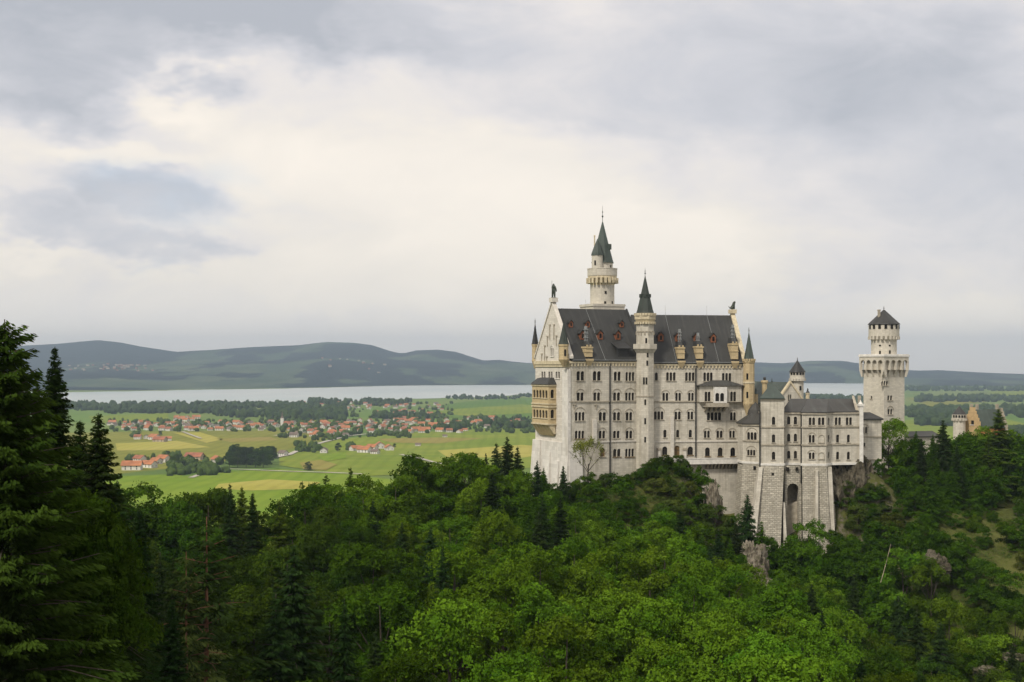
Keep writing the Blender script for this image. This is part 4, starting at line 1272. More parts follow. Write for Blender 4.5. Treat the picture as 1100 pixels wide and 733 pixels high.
# ---- statues on the gables ------------------------------------------------
def statue(name, label, x, y, z, s, pts, edges, radii, ang):
    o = thing(name, label, 'statue', (x, y, z))
    me = skin_mesh('figure', [tuple(c * s for c in p) for p in pts], edges, [r * s for r in radii], 1)
    me.materials.append(M['bronze'])
    f = bpy.data.objects.new('figure', me); link(f, o)
    o.rotation_euler = (0, 0, ang)
    return o
gpk = plG.xy(WD / 2, -.5)
zt_ = zap + 2.0
kn = statue('knight_statue', 'dark bronze standing knight with lance on the peak of the palace\'s front gable', gpk[0], gpk[1], zt_, 1.15,
            [(0, 0, 2.1), (0, 0, 3.0), (0, 0, 3.45), (0, 0, 3.95), (.45, 0, 2.0), (.5, .1, 1.0), (.5, .1, .1), (-.4, 0, 2.0), (-.42, -.1, 1.0), (-.45, -.1, .1), (.7, .1, 3.0), (.95, .3, 2.2), (.75, .5, 1.6), (-.75, 0, 3.05), (-1.1, .1, 2.7), (-1.2, .3, 3.2)],
            [(0, 1), (1, 2), (2, 3), (0, 4), (4, 5), (5, 6), (0, 7), (7, 8), (8, 9), (1, 10), (10, 11), (11, 12), (1, 13), (13, 14), (14, 15)],
            [.55, .6, .25, .36, .4, .28, .24, .4, .28, .24, .26, .2, .16, .26, .2, .16], R(-65))
l_ = MB(); l_.tube([(gpk[0] - .55, gpk[1] - 1.1, zt_), (gpk[0] - .55, gpk[1] - 1.1, zt_ + 5.4)], [.07, .05], 5)
BASE[kn.name] = Vector((gpk[0], gpk[1], zt_))
lo_ = l_.build('lance', M['bronze'], None); lo_.parent = kn
lo_.matrix_parent_inverse = (Matrix.Translation((gpk[0], gpk[1], zt_)) @ Matrix.Rotation(R(-65), 4, 'Z')).inverted()
sb = MB(); sb.lathe(0, 0, [(.9, 0), (.9, .12), (.7, .2)], 8); q_ = sb.build('base', M['bronze'], None); q_.parent = kn
rp = plB.xy(LB - .5, -WDB / 2)
statue('lion_statue', 'dark stone sitting lion perched at the far end of the palace roof ridge', rp[0], rp[1], zrB + 1.9, 1.0,
       [(-.5, 0, .7), (.1, 0, 1.2), (.45, 0, 1.9), (.65, 0, 2.5), (1.1, 0, 2.5), (.5, .35, .9), (.6, .4, .1), (.5, -.35, .9), (.6, -.4, .1), (-.3, .5, .45), (.3, .55, .12), (-.3, -.5, .45), (.3, -.55, .12), (-1.0, 0, .5), (-1.3, 0, 1.1)],
       [(0, 1), (1, 2), (2, 3), (3, 4), (2, 5), (5, 6), (2, 7), (7, 8), (0, 9), (9, 10), (0, 11), (11, 12), (0, 13), (13, 14)],
       [.55, .5, .5, .48, .25, .25, .18, .25, .18, .35, .16, .35, .16, .12, .14], B_ANG)
# ---- bower wing: the polygonal building on the rusticated base -----------------
FP = [gp(792.5, 409), gp(798, 403), gp(816, 400), gp(817, 394.5), gp(842, 393.5), gp(842.6, 396.5), gp(861, 396), gp(861.5, 393), gp(887.5, 393), gp(893, 396), gp(925.5, 398)]
wing = thing('bower_wing', 'pale angular castle wing standing on a tall rough stone base with an arched opening', 'castle building', (*gp(860, 402), -50))
Zk = lambda py: (HY - py) / F * 394.5
zt1, zt2, zt3 = Zk(457), Zk(428.5), Zk(443.5)
zbase = Zk(499)
planes = [Pl.between(FP[i], FP[i + 1]) for i in range(len(FP) - 1)]
fac = [Facade(p) for p in planes]
fac[1].win(803.0, 812.4, 464.6, 472.3, 3, hood=True); fac[1].win(803, 811, 483.4, 489.2, 3, hood=True)
for py in (448, 467, 485.6): fac[3].win(829.6, 832.3, py, py + 8.2, 1)
for py in (447.8, 466.2, 484.6):
    fac[5].win(846, 848.6, py, py + 8, 1); fac[5].win(853.2, 855.8, py, py + 8, 1)
fac[7].win(869.2, 875.2, 448.8, 456.4, 2); fac[7].win(879.2, 885.2, 448.8, 456.4, 2)
fac[7].win(869.2, 874.8, 467.6, 475.4, 2, hood=True); fac[7].win(869.2, 874.8, 486.4, 493, 2, hood=True)
fac[8].win(889.4, 890.9, 449, 456.6, 1); fac[8].win(889.4, 890.9, 467.4, 475, 1); fac[8].win(889.4, 890.9, 486, 492.5, 1)
fac[9].win(897.2, 903.2, 448.6, 456.4, 2); fac[9].win(909, 915, 448.6, 456.4, 2)
for py in (467.2, 485.6):
    fac[9].win(898.6, 901.2, py, py + 8, 1); fac[9].win(910.2, 912.8, py, py + 8, 1)
tops = [zt1, zt1, zt2 - 4, zt2, zt2, zt3, zt3, zt3, zt3, zt3]
mb = MB()
for p, f, tz in zip(planes, fac, tops): f.panel(mb, [(0, zbase), (p.len, zbase), (p.len, tz), (0, tz)])
backY = 410
bkp = [gp(925.5, 410), gp(838, 412), gp(818, 414), gp(797, 416)]
ring = [FP[-1]] + bkp + [FP[0]]
for a, b_ in zip(ring[:-1], ring[1:]): upright(mb, a, b_, zbase, zt3 if a != ring[4] else zt1)
# return walls of the raised middle block
mb.face([(*FP[3], zt1), (*gp(818, 412), zt1), (*gp(818, 412), zt2), (*FP[3], zt2)])
mb.face([(*FP[4], zt3), (*gp(842, 412), zt3), (*gp(842, 412), zt2), (*FP[4], zt2)])
mb.face([(*gp(818, 412), zt1), (*gp(842, 412), zt1), (*gp(842, 412), zt2), (*gp(818, 412), zt2)])
mb.build('wall', M['stone'], wing)
for f in fac: f.windows(wing)
ban = MB()
pl = planes[7]; q0, q1 = pl.s_(879.2), pl.s_(885.4)
for py0, py1 in ((467.5, 475.4), (486.4, 493)):
    z1, z0 = pl.z_(882, py0), pl.z_(882, py1)
    lp = light_loop(q0, q1, z0, z1, True)
    pl.pbox(ban, q0 - .1, q1 + .1, z0 - .25, z0, -.1, .2)
    for a, b_ in zip(lp[1:], lp[2:]):
        ban.box8([pl.pt(*a, .14), pl.pt(*b_, .14), pl.pt(*b_, -.05), pl.pt(*a, -.05)] + [pl.pt(p[0] + (p[0] - (q0 + q1) / 2) * .12, p[1] + .12, o) for p, o in ((a, .14), (b_, .14), (b_, -.05), (a, -.05))])
ban.build('blind_window', M['trim'], wing)
# string courses and cornices, each run butted at the corners
for py, sel, hh, out in ((459, range(3, 10), .42, .24), (478, range(1, 10), .42, .24)):
    b_ = MB()
    for i in sel:
        p = planes[i]; zc = Zk(py if i > 1 else 475.3)
        p.pbox(b_, -.02, p.len + .02, zc - hh / 2, zc + hh / 2, -.1, out + .002 * i)
    b_.build('string_course', M['trim'], wing)
b_ = MB()
for i, p in enumerate(planes):
    p.pbox(b_, -.02, p.len + .02, tops[i] - .5, tops[i] - .01, -.1, .32 + .002 * i)
b_.build('cornice', M['trim'], wing)
b_ = MB()
for i in range(0, 10):
    p = planes[i]; p.pbox(b_, -.02, p.len + .02, zbase - .3, zbase + .35, -.1, .36 + .002 * i)
b_.build('base_course', M['white'], wing)
# rusticated base, battered
ctr = Vector((*gp(858, 408), 0))
def flare(p, d):
    v = Vector((p[0] - ctr.x, p[1] - ctr.y, 0)); return (p[0] + v.x * d * .25, p[1] - d * 4.0)
zlow = Zk(640)
rb = MB()
def base_run(idx, d0=.25, d1=1.0, z1=None, z0=zlow, zf=1.0):
    top = [FP[i] for i in idx]
    tp = [(x, y - .30) for x, y in top]; bt_ = [flare(p, d1) for p in top]
    for k_ in range(len(tp) - 1):
        rb.face([(*bt_[k_], z0), (*bt_[k_ + 1], z0), (*tp[k_ + 1], zbase - .301), (*tp[k_], zbase - .301)])
    for e in (0, -1):
        back = gp(550 + (tp[e][0] / tp[e][1]) * F, 412)
        rb.face([(*bt_[e], z0), (*back, z0), (*back, zbase - .301), (*tp[e], zbase - .301)])
base_run([0, 1, 2], d1=.6); base_run([3, 4], d1=1.5); base_run([7, 8, 9], d1=1.1)
rb.build('rustic_base', M['rustic'], wing)
# corner buttresses in smoother stone, flaring to the foot
bb = MB()
def flare_strip(px0a, px1a, px0b, px1b, ya, yb, pya, pyb, dep=2.0):
    za, zb_ = (HY - pya) / F * ya, (HY - pyb) / F * yb
    bb.box8([(*gp(px0b, yb), zb_), (*gp(px1b, yb), zb_), (gp(px1b, yb)[0], yb + dep + 4, zb_), (gp(px0b, yb)[0], yb + dep + 4, zb_),
             (*gp(px0a, ya), za), (*gp(px1a, ya), za), (gp(px1a, ya)[0], ya + dep, za), (gp(px0a, ya)[0], ya + dep, za)])
flare_strip(815.5, 819.5, 803, 810, 393.4, 388.0, 502, 600)
flare_strip(841, 843.2, 843, 847.5, 392.6, 388.8, 540, 625)
flare_strip(876.5, 879, 874.5, 879, 391.9, 387.8, 505, 620)
flare_strip(889.5, 893.5, 893, 899, 393, 390, 502, 620)
bb.build('buttress', M['stone'], wing)
# bridge of masonry above the arched opening, with the deep arch under it
ar = MB()
pl = Pl.between(gp(842.9, 394.6), gp(861, 394.2)); 
qa0, qa1 = pl.s_(845.6), pl.s_(858.0)
fAr = Facade(pl)
zar1, zar0 = pl.z_(852, 519.5), pl.z_(852, 640)
fAr.holes.append(light_loop(qa0, qa1, zar0 + .01, zar1, True))
fAr.panel(ar, [(0, zar0), (pl.len, zar0), (pl.len, zbase - .31), (0, zbase - .31)], depth=7.0)
ar.build('arch_wall', M['rustic'], wing)
ab = MB()
zmid = pl.z_(852, 541)
ab.face([pl.pt(qa0 - .5, zar0, -6.9), pl.pt(qa1 + .5, zar0, -6.9), pl.pt(qa1 + .5, zar1, -6.9), pl.pt(qa0 - .5, zar1, -6.9)])
ab.box8([pl.pt(qa0 + .01, zar0, -2.5), pl.pt(qa1 - .01, zar0, -2.5), pl.pt(qa1 - .01, zar0, -6.8), pl.pt(qa0 + .01, zar0, -6.8), pl.pt(qa0 + .01, zmid - 1, -3.2), pl.pt(qa1 - .01, zmid, -3.2), pl.pt(qa1 - .01, zmid + 1, -6.8), pl.pt(qa0 + .01, zmid + 1, -6.8)])
ab.build('arch_rock', M['trim'], wing)
for i, lst in ((3, ((830, 507.8, 512.4), (830, 521.5, 526.2))), (1, ((811.3, 500.8, 504.4),)), (5, ((845.4, 501.5, 506), (855, 501.5, 505)))):
    for px, py0, py1 in lst:
        p = planes[i]; q = p.s_(px); s2 = MB()
        off = .45 + ( -zbase + p.z_(px, py0)) * (-.085) + (1.9 if i == 5 else 0)
        p.pbox(s2, q - .38, q + .38, p.z_(px, py1), p.z_(px, py0), off - .5, off + .12)
        s2.build('slot_window', M['glass'], wing)
dq = planes[6].len
for px, y0, py0, py1 in ((860.6, 394.0, 444, 519), (816.2, 394.2, 441, 502)):
    d_ = MB(); k = y0 / F
    d_.box(((px - 550) * k, y0, ((HY - py0) + (HY - py1)) / 2 * k), (.35, .35, (py1 - py0) * k), 0); d_.build('drainpipe', M['iron'], wing)
# right end pier with its capital
d_ = MB(); k = 397.2 / F
d_.box(((925.4 - 550) * k, 398.2, ((HY - 436.5) + (HY - 497)) / 2 * k), (1.1, 2.2, 60.5 * k), 0)
d_.box(((925.4 - 550) * k, 398.2, (HY - 436.5) * k + .3), (1.6, 2.6, .6), 0)
d_.lathe((925.4 - 550) * k, 398.2, [(.6, (HY - 435) * k), (.75, (HY - 434) * k), (.3, (HY - 432) * k), (.1, (HY - 430) * k)], 8)
d_.build('end_pier', M['white'], wing)
# roofs
r_ = MB()
def hip(mb, poly, z0, ridge, z1, over=.5, mi=0):
    """roof from an eaves polygon to a ridge given as one target point per eaves corner"""
    n = len(poly)
    cx_ = sum(p[0] for p in poly) / n; cy_ = sum(p[1] for p in poly) / n
    ev = []
    for x, y in poly:
        d = math.hypot(x - cx_, y - cy_); ev.append((x + (x - cx_) / d * over, y + (y - cy_) / d * over))
    for i in range(n):
        j = (i + 1) % n
        a, b_ = ridge[i], ridge[j]
        pts = [(*ev[i], z0), (*ev[j], z0)]
        pts += [(*b_, z1)] + ([(*a, z1)] if a != b_ else [])
        mb.face(pts, mi)
        mb.face([(*ev[i], z0 - .25), (*ev[j], z0 - .25), (*ev[j], z0), (*ev[i], z0)], mi)
    mb.face([(*p, z0 - .25) for p in reversed(ev)], mi)
ek = [FP[5], FP[6], FP[7], FP[8], FP[9], gp(921, 397.8), gp(921, 410.5), gp(842, 411)]
ra, rbp = gp(849, 405), gp(917, 406)
rm = gp(882, 404.5)
hip(r_, ek, zt3 + .26, [ra, gp(862, 404.6), gp(868, 404.5), rm, gp(890, 404.5), rbp, rbp, ra], Zk(428) - .4 , .5)
r_.build('main_roof', M['brown_roof'], wing)
r_ = MB()
hip(r_, [FP[3], FP[4], gp(841.5, 412), gp(818, 412)], zt2 + .26, [gp(829, 401.5), gp(829.5, 401.5), gp(829.5, 401.6), gp(829, 401.6)], Zk(412), .7)
finial(r_, *gp(829.2, 401.55), Zk(412), 1.6)
r_.build('tower_roof', M['copper'], wing)
r_ = MB()
hip(r_, [FP[0], FP[1], FP[2], gp(817.5, 400), gp(816, 412), gp(797, 414)], zt1 + .26, [gp(806, 407), gp(808, 405.5), gp(814.5, 405), gp(815, 405.2), gp(815, 410), gp(807, 410.2)], Zk(445.5), .6)
r_.lathe(*gp(811.5, 407.5), [(2.6, Zk(447)), (2.2, Zk(442)), (1.2, Zk(437)), (.1, Zk(433.5))], 12)
r_.build('bay_roof', M['brown_roof'], wing)
# stepped end gable of the main roof
g_ = MB()
pe = Pl.between(gp(921.5, 398), gp(921.2, 411)); 
for k_ in range(6):
    f = k_ / 6
    g_.box8([(*pe.xy(pe.len * f * .5, 0), zt3), (*pe.xy(pe.len * f * .5, 1.0), zt3), (*pe.xy(pe.len * (1 - f * .5), 1.0), zt3), (*pe.xy(pe.len * (1 - f * .5), 0), zt3)] +
            [(*pe.xy(pe.len * f * .5, 0), zt3 + 1.2 + k_ * .75), (*pe.xy(pe.len * f * .5, 1.0 - k_ * .01), zt3 + 1.2 + k_ * .75), (*pe.xy(pe.len * (1 - f * .5), 1.0 - k_ * .01), zt3 + 1.2 + k_ * .75), (*pe.xy(pe.len * (1 - f * .5), 0), zt3 + 1.2 + k_ * .75)]) if k_ == 5 else None
g_.box8([(*gp(919.5, 397.6), zt3), (*gp(923, 397.6), zt3), (*gp(923, 410), zt3), (*gp(919.5, 410), zt3), (*gp(915, 404), Zk(426)), (*gp(917.5, 404), Zk(426)), (*gp(917.5, 405), Zk(426)), (*gp(915, 405), Zk(426))])
g_.build('end_gable', M['trim'], wing)

# ---- knights' house behind, with green roof ------------------------------------
kh = thing('knights_house', 'pale gabled house with green copper roof behind the angular castle wing', 'castle building', (*gp(850, 432), -40))
plK = Pl(*gp(834.5, 424), R(18)); 
wk = plK.s_(863.5); dk = 26.0
zk_e = plK.z_(850, 432.5); zk_a = plK.z_(848, 412)
fK = Facade(plK)
fK.win(847, 850, 424, 430.6, 2, gap=.1)
mb = MB()
fK.panel(mb, [(0, -50), (wk, -50), (wk, zk_e), (wk / 2, zk_a), (0, zk_e)])
upright(mb, plK.xy(0), plK.xy(0, -dk), -50, zk_e); upright(mb, plK.xy(wk), plK.xy(wk, -dk), -50, zk_e)
mb.face([plK.pt(0, -50, -dk), plK.pt(wk, -50, -dk), plK.pt(wk, zk_e, -dk), plK.pt(wk / 2, zk_a, -dk), plK.pt(0, zk_e, -dk)])
mb.build('wall', M['yellow'] if False else M['stone'], kh); fK.windows(kh)
r_ = MB()
for a, b_ in ((-.7, wk / 2), (wk + .7, wk / 2)):
    za = zk_e - .7 * (zk_a - zk_e) / (wk / 2)
    r_.box8([plK.pt(a, za, -1.0), plK.pt(b_, zk_a, -1.0), plK.pt(b_, zk_a, -dk), plK.pt(a, za, -dk), plK.pt(a, za + .4, -1.0), plK.pt(b_, zk_a + .4, -1.0), plK.pt(b_, zk_a + .4, -dk), plK.pt(a, za + .4, -dk)])
r_.build('roof', M['copper'], kh)
r_ = MB()
for a, b_ in ((-.8, wk / 2), (wk + .8, wk / 2)):
    za = zk_e - .8 * (zk_a - zk_e) / (wk / 2)
    r_.box8([plK.pt(a, za, .3), plK.pt(b_, zk_a, .3), plK.pt(b_, zk_a, -.98), plK.pt(a, za, -.98), plK.pt(a, za + .8, .3), plK.pt(b_, zk_a + .8, .3), plK.pt(b_, zk_a + .8, -.98), plK.pt(a, za + .8, -.98)])
r_.build('coping', M['cream'], kh)
r_ = MB()   # low side roof towards the palace, with the stone chimney on it
r_.box8([(*gp(816, 428), plK.z_(840, 431)), (*gp(836, 428), plK.z_(840, 431)), (*gp(836, 446), plK.z_(840, 431)), (*gp(818, 446), plK.z_(840, 431)),
         (*gp(817, 428.5), plK.z_(840, 428)), (*gp(836, 428.5), plK.z_(840, 419)), (*gp(836, 446), plK.z_(840, 419)), (*gp(819, 446), plK.z_(840, 428))])
r_.build('side_roof', M['copper'], kh)
k = 430 / F; x, y = gp(821.3, 430)
c_ = MB()
c_.lathe(x, y, [(2.9 * k, (HY - 438) * k), (2.7 * k, (HY - 413) * k), (3.4 * k, (HY - 411.5) * k), (3.9 * k, (HY - 411) * k), (3.9 * k, (HY - 409) * k), (3.2 * k, (HY - 408.7) * k)], 8)
ch = c_.build('chimney', M['yellow'], kh)
c_ = MB(); c_.lathe(x, y, [(1.3 * k, (HY - 408.6) * k), (1.3 * k, (HY - 407) * k), (1.8 * k, (HY - 406.5) * k), (1.0 * k, (HY - 405.2) * k)], 8); c_.build('chimney_pot', M['iron'], ch)
x, y = gp(867.6, 428)
c_ = MB()
c_.lathe(x, y, [(2.0 * k, (HY - 436) * k), (2.0 * k, (HY - 423.5) * k), (2.6 * k, (HY - 423) * k), (2.6 * k, (HY - 422.2) * k)], 8); ch = c_.build('chimney', M['cream'], kh)
c_ = MB(); c_.lathe(x, y, [(2.4 * k, (HY - 422.1) * k), (1.0 * k, (HY - 420) * k), (.9 * k, (HY - 418.5) * k), (.1, (HY - 417) * k)], 8); c_.build('chimney_pot', M['iron'], ch)
x, y = gp(812, 424); k = y / F
c_ = MB(); c_.lathe(x, y, [(2.2 * k, (HY - 440) * k), (2.2 * k, (HY - 424) * k), (2.7 * k, (HY - 423.4) * k)], 8); ch = c_.build('chimney', M['yellow'], kh)
c_ = MB(); c_.lathe(x, y, [(2.2 * k, (HY - 423.3) * k), (.9 * k, (HY - 421) * k), (.9 * k, (HY - 418.5) * k), (.1, (HY - 417) * k)], 8); c_.build('chimney_pot', M['copper'], ch)

# ---- small round tower ------------------------------------------------------------
x, y = gp(856.5, 434); k = y / F; zz = lambda py: (HY - py) * k
rt = thing('small_round_tower', 'small pale round tower with dark cone roof behind the green roof', 'tower', (x, y, -40))
mb = MB(); mb.lathe(x, y, [(6.8 * k, -50), (6.6 * k, zz(410))], 24); mb.build('shaft', M['tower_stone'], rt)
mb = MB(); mb.lathe(x, y, [(6.6 * k, zz(410)), (7.9 * k, zz(406.8)), (8.0 * k, zz(406.5)), (8.0 * k, zz(399.8))], 24)
ring_teeth(mb, x, y, 7.5 * k, zz(409.4), zz(406.6), 18, .8, .9); mb.build('gallery', M['tower_stone'], rt)
ad = math.atan2(-y, -x)
for i in range(-2, 3):
    mb = MB(); a = ad + i * .42; mb.box((x + 8.0 * k * math.cos(a), y + 8.0 * k * math.sin(a), zz(401.6)), (.2, .7, .8), 0, a); mb.build('slot_window', M['glass'], rt)
mb = MB(); a = ad + .5; mb.box((x + 6.65 * k * math.cos(a), y + 6.65 * k * math.sin(a), zz(417)), (.2, .6, 1.4), 0, a); mb.build('slot_window', M['glass'], rt)
mb = MB(); mb.lathe(x, y, [(9.0 * k, zz(399.9)), (8.6 * k, zz(399.2)), (4.4 * k, zz(393.5)), (.1, zz(387))], 24); finial(mb, x, y, zz(387), 3.0 * k); mb.build('cone_roof', M['iron'], rt)

# ---- link wing with low dark roof, right of the bower wing ----------------------------
lk = thing('link_wing', 'small pale link building with low dark roof right of the angular castle wing', 'castle building', (*gp(934, 408), -40))
plN = Pl.between(gp(925.6, 403), gp(947, 405)); fN = Facade(plN)
fN.win(926.6, 931.4, 458.8, 465.4, 2, hood=True); fN.win(928, 929.4, 476, 479.5, 1, arch=False)
zn1 = plN.z_(934, 451.6); zn0 = -60
mb = MB(); fN.panel(mb, [(0, zn0), (plN.len, zn0), (plN.len, zn1), (0, zn1)])
for q in (0, plN.len): mb.face([plN.pt(q, zn0), plN.pt(q, zn0, -9), plN.pt(q, zn1, -9), plN.pt(q, zn1)])
mb.build('wall', M['stone'], lk); fN.windows(lk)
mb = MB()
for py in (469.5, 494): plN.pbox(mb, -.01, plN.len, plN.z_(934, py) - .2, plN.z_(934, py) + .2, -.1, .25)
mb.build('string_course', M['trim'], lk)
mb = MB(); mb.box8([plN.pt(-.2, zn1 + .01, .5), plN.pt(plN.len + .4, zn1 + .01, .5), plN.pt(plN.len + .4, zn1 + .01, -9.5), plN.pt(-.2, zn1 + .01, -9.5), plN.pt(-.2, zn1 + .5, .5), plN.pt(plN.len + .4, zn1 + .5, .5), plN.pt(plN.len - 1, zn1 + 2.3, -5), plN.pt(-.2, zn1 + 2.3, -5)])
mb.build('roof', M['slate'], lk)
# ---- long low gallery between the square tower and the gatehouse ------------------------
ga = thing('gallery_wing', 'long low wing with dark flat roof between square tower and gatehouse', 'castle building', (*gp(990, 446), -40))
plH = Pl.between(gp(968, 446), gp(1010, 452))
zh1 = plH.z_(990, 469.8)
mb = MB(); plH.pbox(mb, 0, plH.len, -60, zh1, -7, 0); mb.build('wall', M['stone'], ga)
mb = MB(); mb.box8([plH.pt(-.4, zh1 + .01, .6), plH.pt(plH.len, zh1 + .01, .6), plH.pt(plH.len, zh1 + .01, -7.6), plH.pt(-.4, zh1 + .01, -7.6), plH.pt(-.4, zh1 + .35, .6), plH.pt(plH.len, zh1 + .35, .6), plH.pt(plH.len - .5, zh1 + 1.9, -3.5), plH.pt(.2, zh1 + 1.9, -3.5)])
mb.build('roof', M['brown_roof'], ga)

# ---- square tower -----------------------------------------------------------------------
x, y = gp(949.5, 440); k = y / F; zz = lambda py: (HY - py) * k
sq = thing('square_tower', 'tall pale square tower with arched overhanging platform and round top storey', 'tower', (x, y, -45))
S = 9.4; ph = R(29)
def sqr(h_, a=ph): return [(x + h_ * math.sqrt(2) * math.cos(a + R(-135) + i * R(90)), y + h_ * math.sqrt(2) * math.sin(a + R(-135) + i * R(90))) for i in range(4)]
cs = sqr(S / 2)
pF = [Pl.between(cs[i], cs[(i + 1) % 4]) for i in range(4)]
fF = [Facade(p) for p in pF]
def near(p): return (p.n[0] * -x + p.n[1] * -y)
order = sorted(range(4), key=lambda i: -near(pF[i]))
r_face, l_face = (order[0], order[1])
fr = fF[r_face]
fr.win(947, 953.6, 409.6, 414, 3, gap=.25); fr.win(953.5, 958.4, 425, 429.8, 2); fr.win(953.8, 958.6, 439.6, 445, 2, hood=True)
fF[l_face].win(935.4, 936.8, 425.5, 428.5, 1)
mb = MB()
ztop = zz(384)
for i, (p, f) in enumerate(zip(pF, fF)): f.panel(mb, [(0, -62), (p.len, -62), (p.len, ztop), (0, ztop)])
mb.build('shaft', M['tower_stone'], sq)
for f in fF: f.windows(sq)
# machicolation: arches carried on tapering corbels
mb = MB(); ov = 1.0
plat = sqr(S / 2 + ov)
pP = [Pl.between(plat[i], plat[(i + 1) % 4]) for i in range(4)]
zc1, zc0 = zz(383.5), zz(405)
for i, p in enumerate(pP):
    f = Facade(p); nA = 4
    L_ = p.len; gapw = .62; w_ = (L_ - gapw * (nA + 1)) / nA
    zs = zz(397.5)
    for j in range(nA):
        q0 = gapw + j * (w_ + gapw)
        f.holes.append(light_loop(q0, q0 + w_, zs + .012, zz(387), True))
    f.panel(mb, [(0, zs), (L_, zs), (L_, zc1), (0, zc1)], depth=ov - .02)
    for j in range(nA + 1):
        q = gapw / 2 + j * (w_ + gapw); h_ = gapw / 2
        qi = q * S / L_ if False else q
        mb.box8([p.pt(q - h_, zc0, -ov + .05), p.pt(q + h_, zc0, -ov + .05), p.pt(q + h_, zc0, -ov - .3), p.pt(q - h_, zc0, -ov - .3),
                 p.pt(q - h_, zs - .001, 0), p.pt(q + h_, zs - .001, 0), p.pt(q + h_, zs - .001, -ov - .3), p.pt(q - h_, zs - .001, -ov - .3)])
mb.build('machicolation', M['tower_stone'], sq)
mb = MB(); mb.prism(sqr(S / 2 + ov + .22), zz(383.4), zz(381.6)); mb.prism(sqr(S / 2 + ov + .05), zz(381.59), zz(380.8)); mb.build('platform', M['white'], sq)
mb = MB(); rd = 13.4 * k
mb.lathe(x, y, [(rd, zz(381)), (rd, zz(365))], 32); dr = mb.build('drum', M['tower_stone'], sq)
mb = MB(); mb.lathe(x, y, [(rd, zz(366)), (rd * 1.18, zz(361.8)), (rd * 1.2, zz(361.4)), (rd * 1.2, zz(349.5))], 32); ring_teeth(mb, x, y, rd * 1.12, zz(365), zz(361.6), 22, .75, 1.0)
mb.build('crown_gallery', M['tower_stone'], sq)
ad = math.atan2(-y, -x)
for i in range(-3, 4):
    mb = MB(); a = ad + .12 + i * .40; mb.box((x + rd * 1.2 * math.cos(a), y + rd * 1.2 * math.sin(a), zz(351.6)), (.25, .85, 1.35), 0, a); mb.build('slot_window', M['glass'], sq)
for dpx, py, hh in ((-4, 380, 3.6), (6, 379.5, 3.6), (-4, 371.5, 1.6), (6, 371.5, 1.6)):
    a = ad + math.asin(dpx / 13.4); mb = MB(); mb.box((x + (rd + .02) * math.cos(a), y + (rd + .02) * math.sin(a), zz(py - hh / 2 + .8)), (.15, 1.9 * k, hh * k), 0, a); mb.build('slot_window', M['glass'], sq)
mb = MB(); mb.lathe(x, y, [(17.4 * k, zz(348.9)), (16.9 * k, zz(348.0)), (.25, zz(333))], 12); finial(mb, x, y, zz(333), 4.2 * k); mb.build('cone_roof', M['slate'], sq)
mb = MB(); mb.box((x - 6.6 * k, y - 1.5, zz(338)), (2.2 * k, 2.2 * k, 9 * k), 0, .3); mb.box((x - 6.6 * k, y - 1.5, zz(333.6)), (2.8 * k, 2.8 * k, .4), 0, .3); mb.build('chimney', M['trim'], sq)

# ---- gatehouse --------------------------------------------------------------------------
gh = thing('gatehouse', 'orange-yellow gatehouse with stepped gables and green-grey roof above the right-hand trees', 'castle building', (*gp(1055, 478), -45))
plT = Pl.between(gp(1036, 470), gp(1053.5, 463)); 
fT = Facade(plT)
k = 468 / F; zz = lambda py: (HY - py) * k
fT.win(1043, 1046, 452, 456, 1, arch=False, frame='white')
mb = MB()
W_ = plT.len; ztp = zz(437.5); zev = zz(456)
st_ = [(0, -60), (W_, -60)]
steps = 5
R_side = []
for j in range(steps):
    qa = W_ - j * (W_ / 2 - .8) / steps; zj = zev + (j + 1) * (ztp - zev) / (steps + .0)
    qb = W_ - (j + 1) * (W_ / 2 - .8) / steps
    R_side += [(qa, zj), (qb, zj)]
outl = st_ + R_side + [(W_ - q, z) for q, z in reversed(R_side)]
fT.panel(mb, outl, depth=.3)
mb.build('stepped_gable', M['gate_stone'], gh); fT.windows(gh)
dT = 12.5; ang2 = plT.a
rT = Pl(plT.xy(W_)[0], plT.xy(W_)[1], R(14))
LT = rT.s_(1081)
mb = MB(); rT.pbox(mb, .02, LT, -60, zz(460), -W_ * .9, 0); mb.build('wall', M['brick'], gh)
mb = MB(); mb.box8([rT.pt(.3, zz(460) + .01, .5), rT.pt(LT - .8, zz(460) + .01, .5), rT.pt(LT - .8, zz(460) + .01, -W_ * .9), rT.pt(.3, zz(460) + .01, -W_ * .9),
                    rT.pt(.3, zz(459.5), .5), rT.pt(LT - .8, zz(459.5), .5), rT.pt(LT - .8, zz(440), -W_ * .45), rT.pt(.3, zz(440), -W_ * .45)])
mb.build('roof', M['copper'], gh)
mb = MB()
for j in range(6):
    zj = zz(460 - (j + 1) * 3.6); o1 = .6 - j * (W_ * .45 / 6)
    mb.box8([rT.pt(LT - .8, zz(466), o1), rT.pt(LT + .3, zz(466), o1), rT.pt(LT + .3, zz(466), o1 - W_ * .45 / 6 + .001), rT.pt(LT - .8, zz(466), o1 - W_ * .45 / 6 + .001),
             rT.pt(LT - .8, zj, o1), rT.pt(LT + .3, zj, o1), rT.pt(LT + .3, zj, o1 - W_ * .45 / 6 + .001), rT.pt(LT - .8, zj, o1 - W_ * .45 / 6 + .001)])
mb.build('far_gable', M['trim'], gh)
x, y = gp(1030.5, 468); k = y / F; zz = lambda py: (HY - py) * k
mb = MB(); mb.lathe(x, y, [(6.6 * k, -60), (6.4 * k, zz(452)), (7.6 * k, zz(450)), (7.6 * k, zz(445.5))], 20); ring_teeth(mb, x, y, 7.1 * k, zz(452), zz(449.8), 14, .7, .7); gt_ = mb.build('gate_turret', M['tower_stone'], gh)
ad = math.atan2(-y, -x)
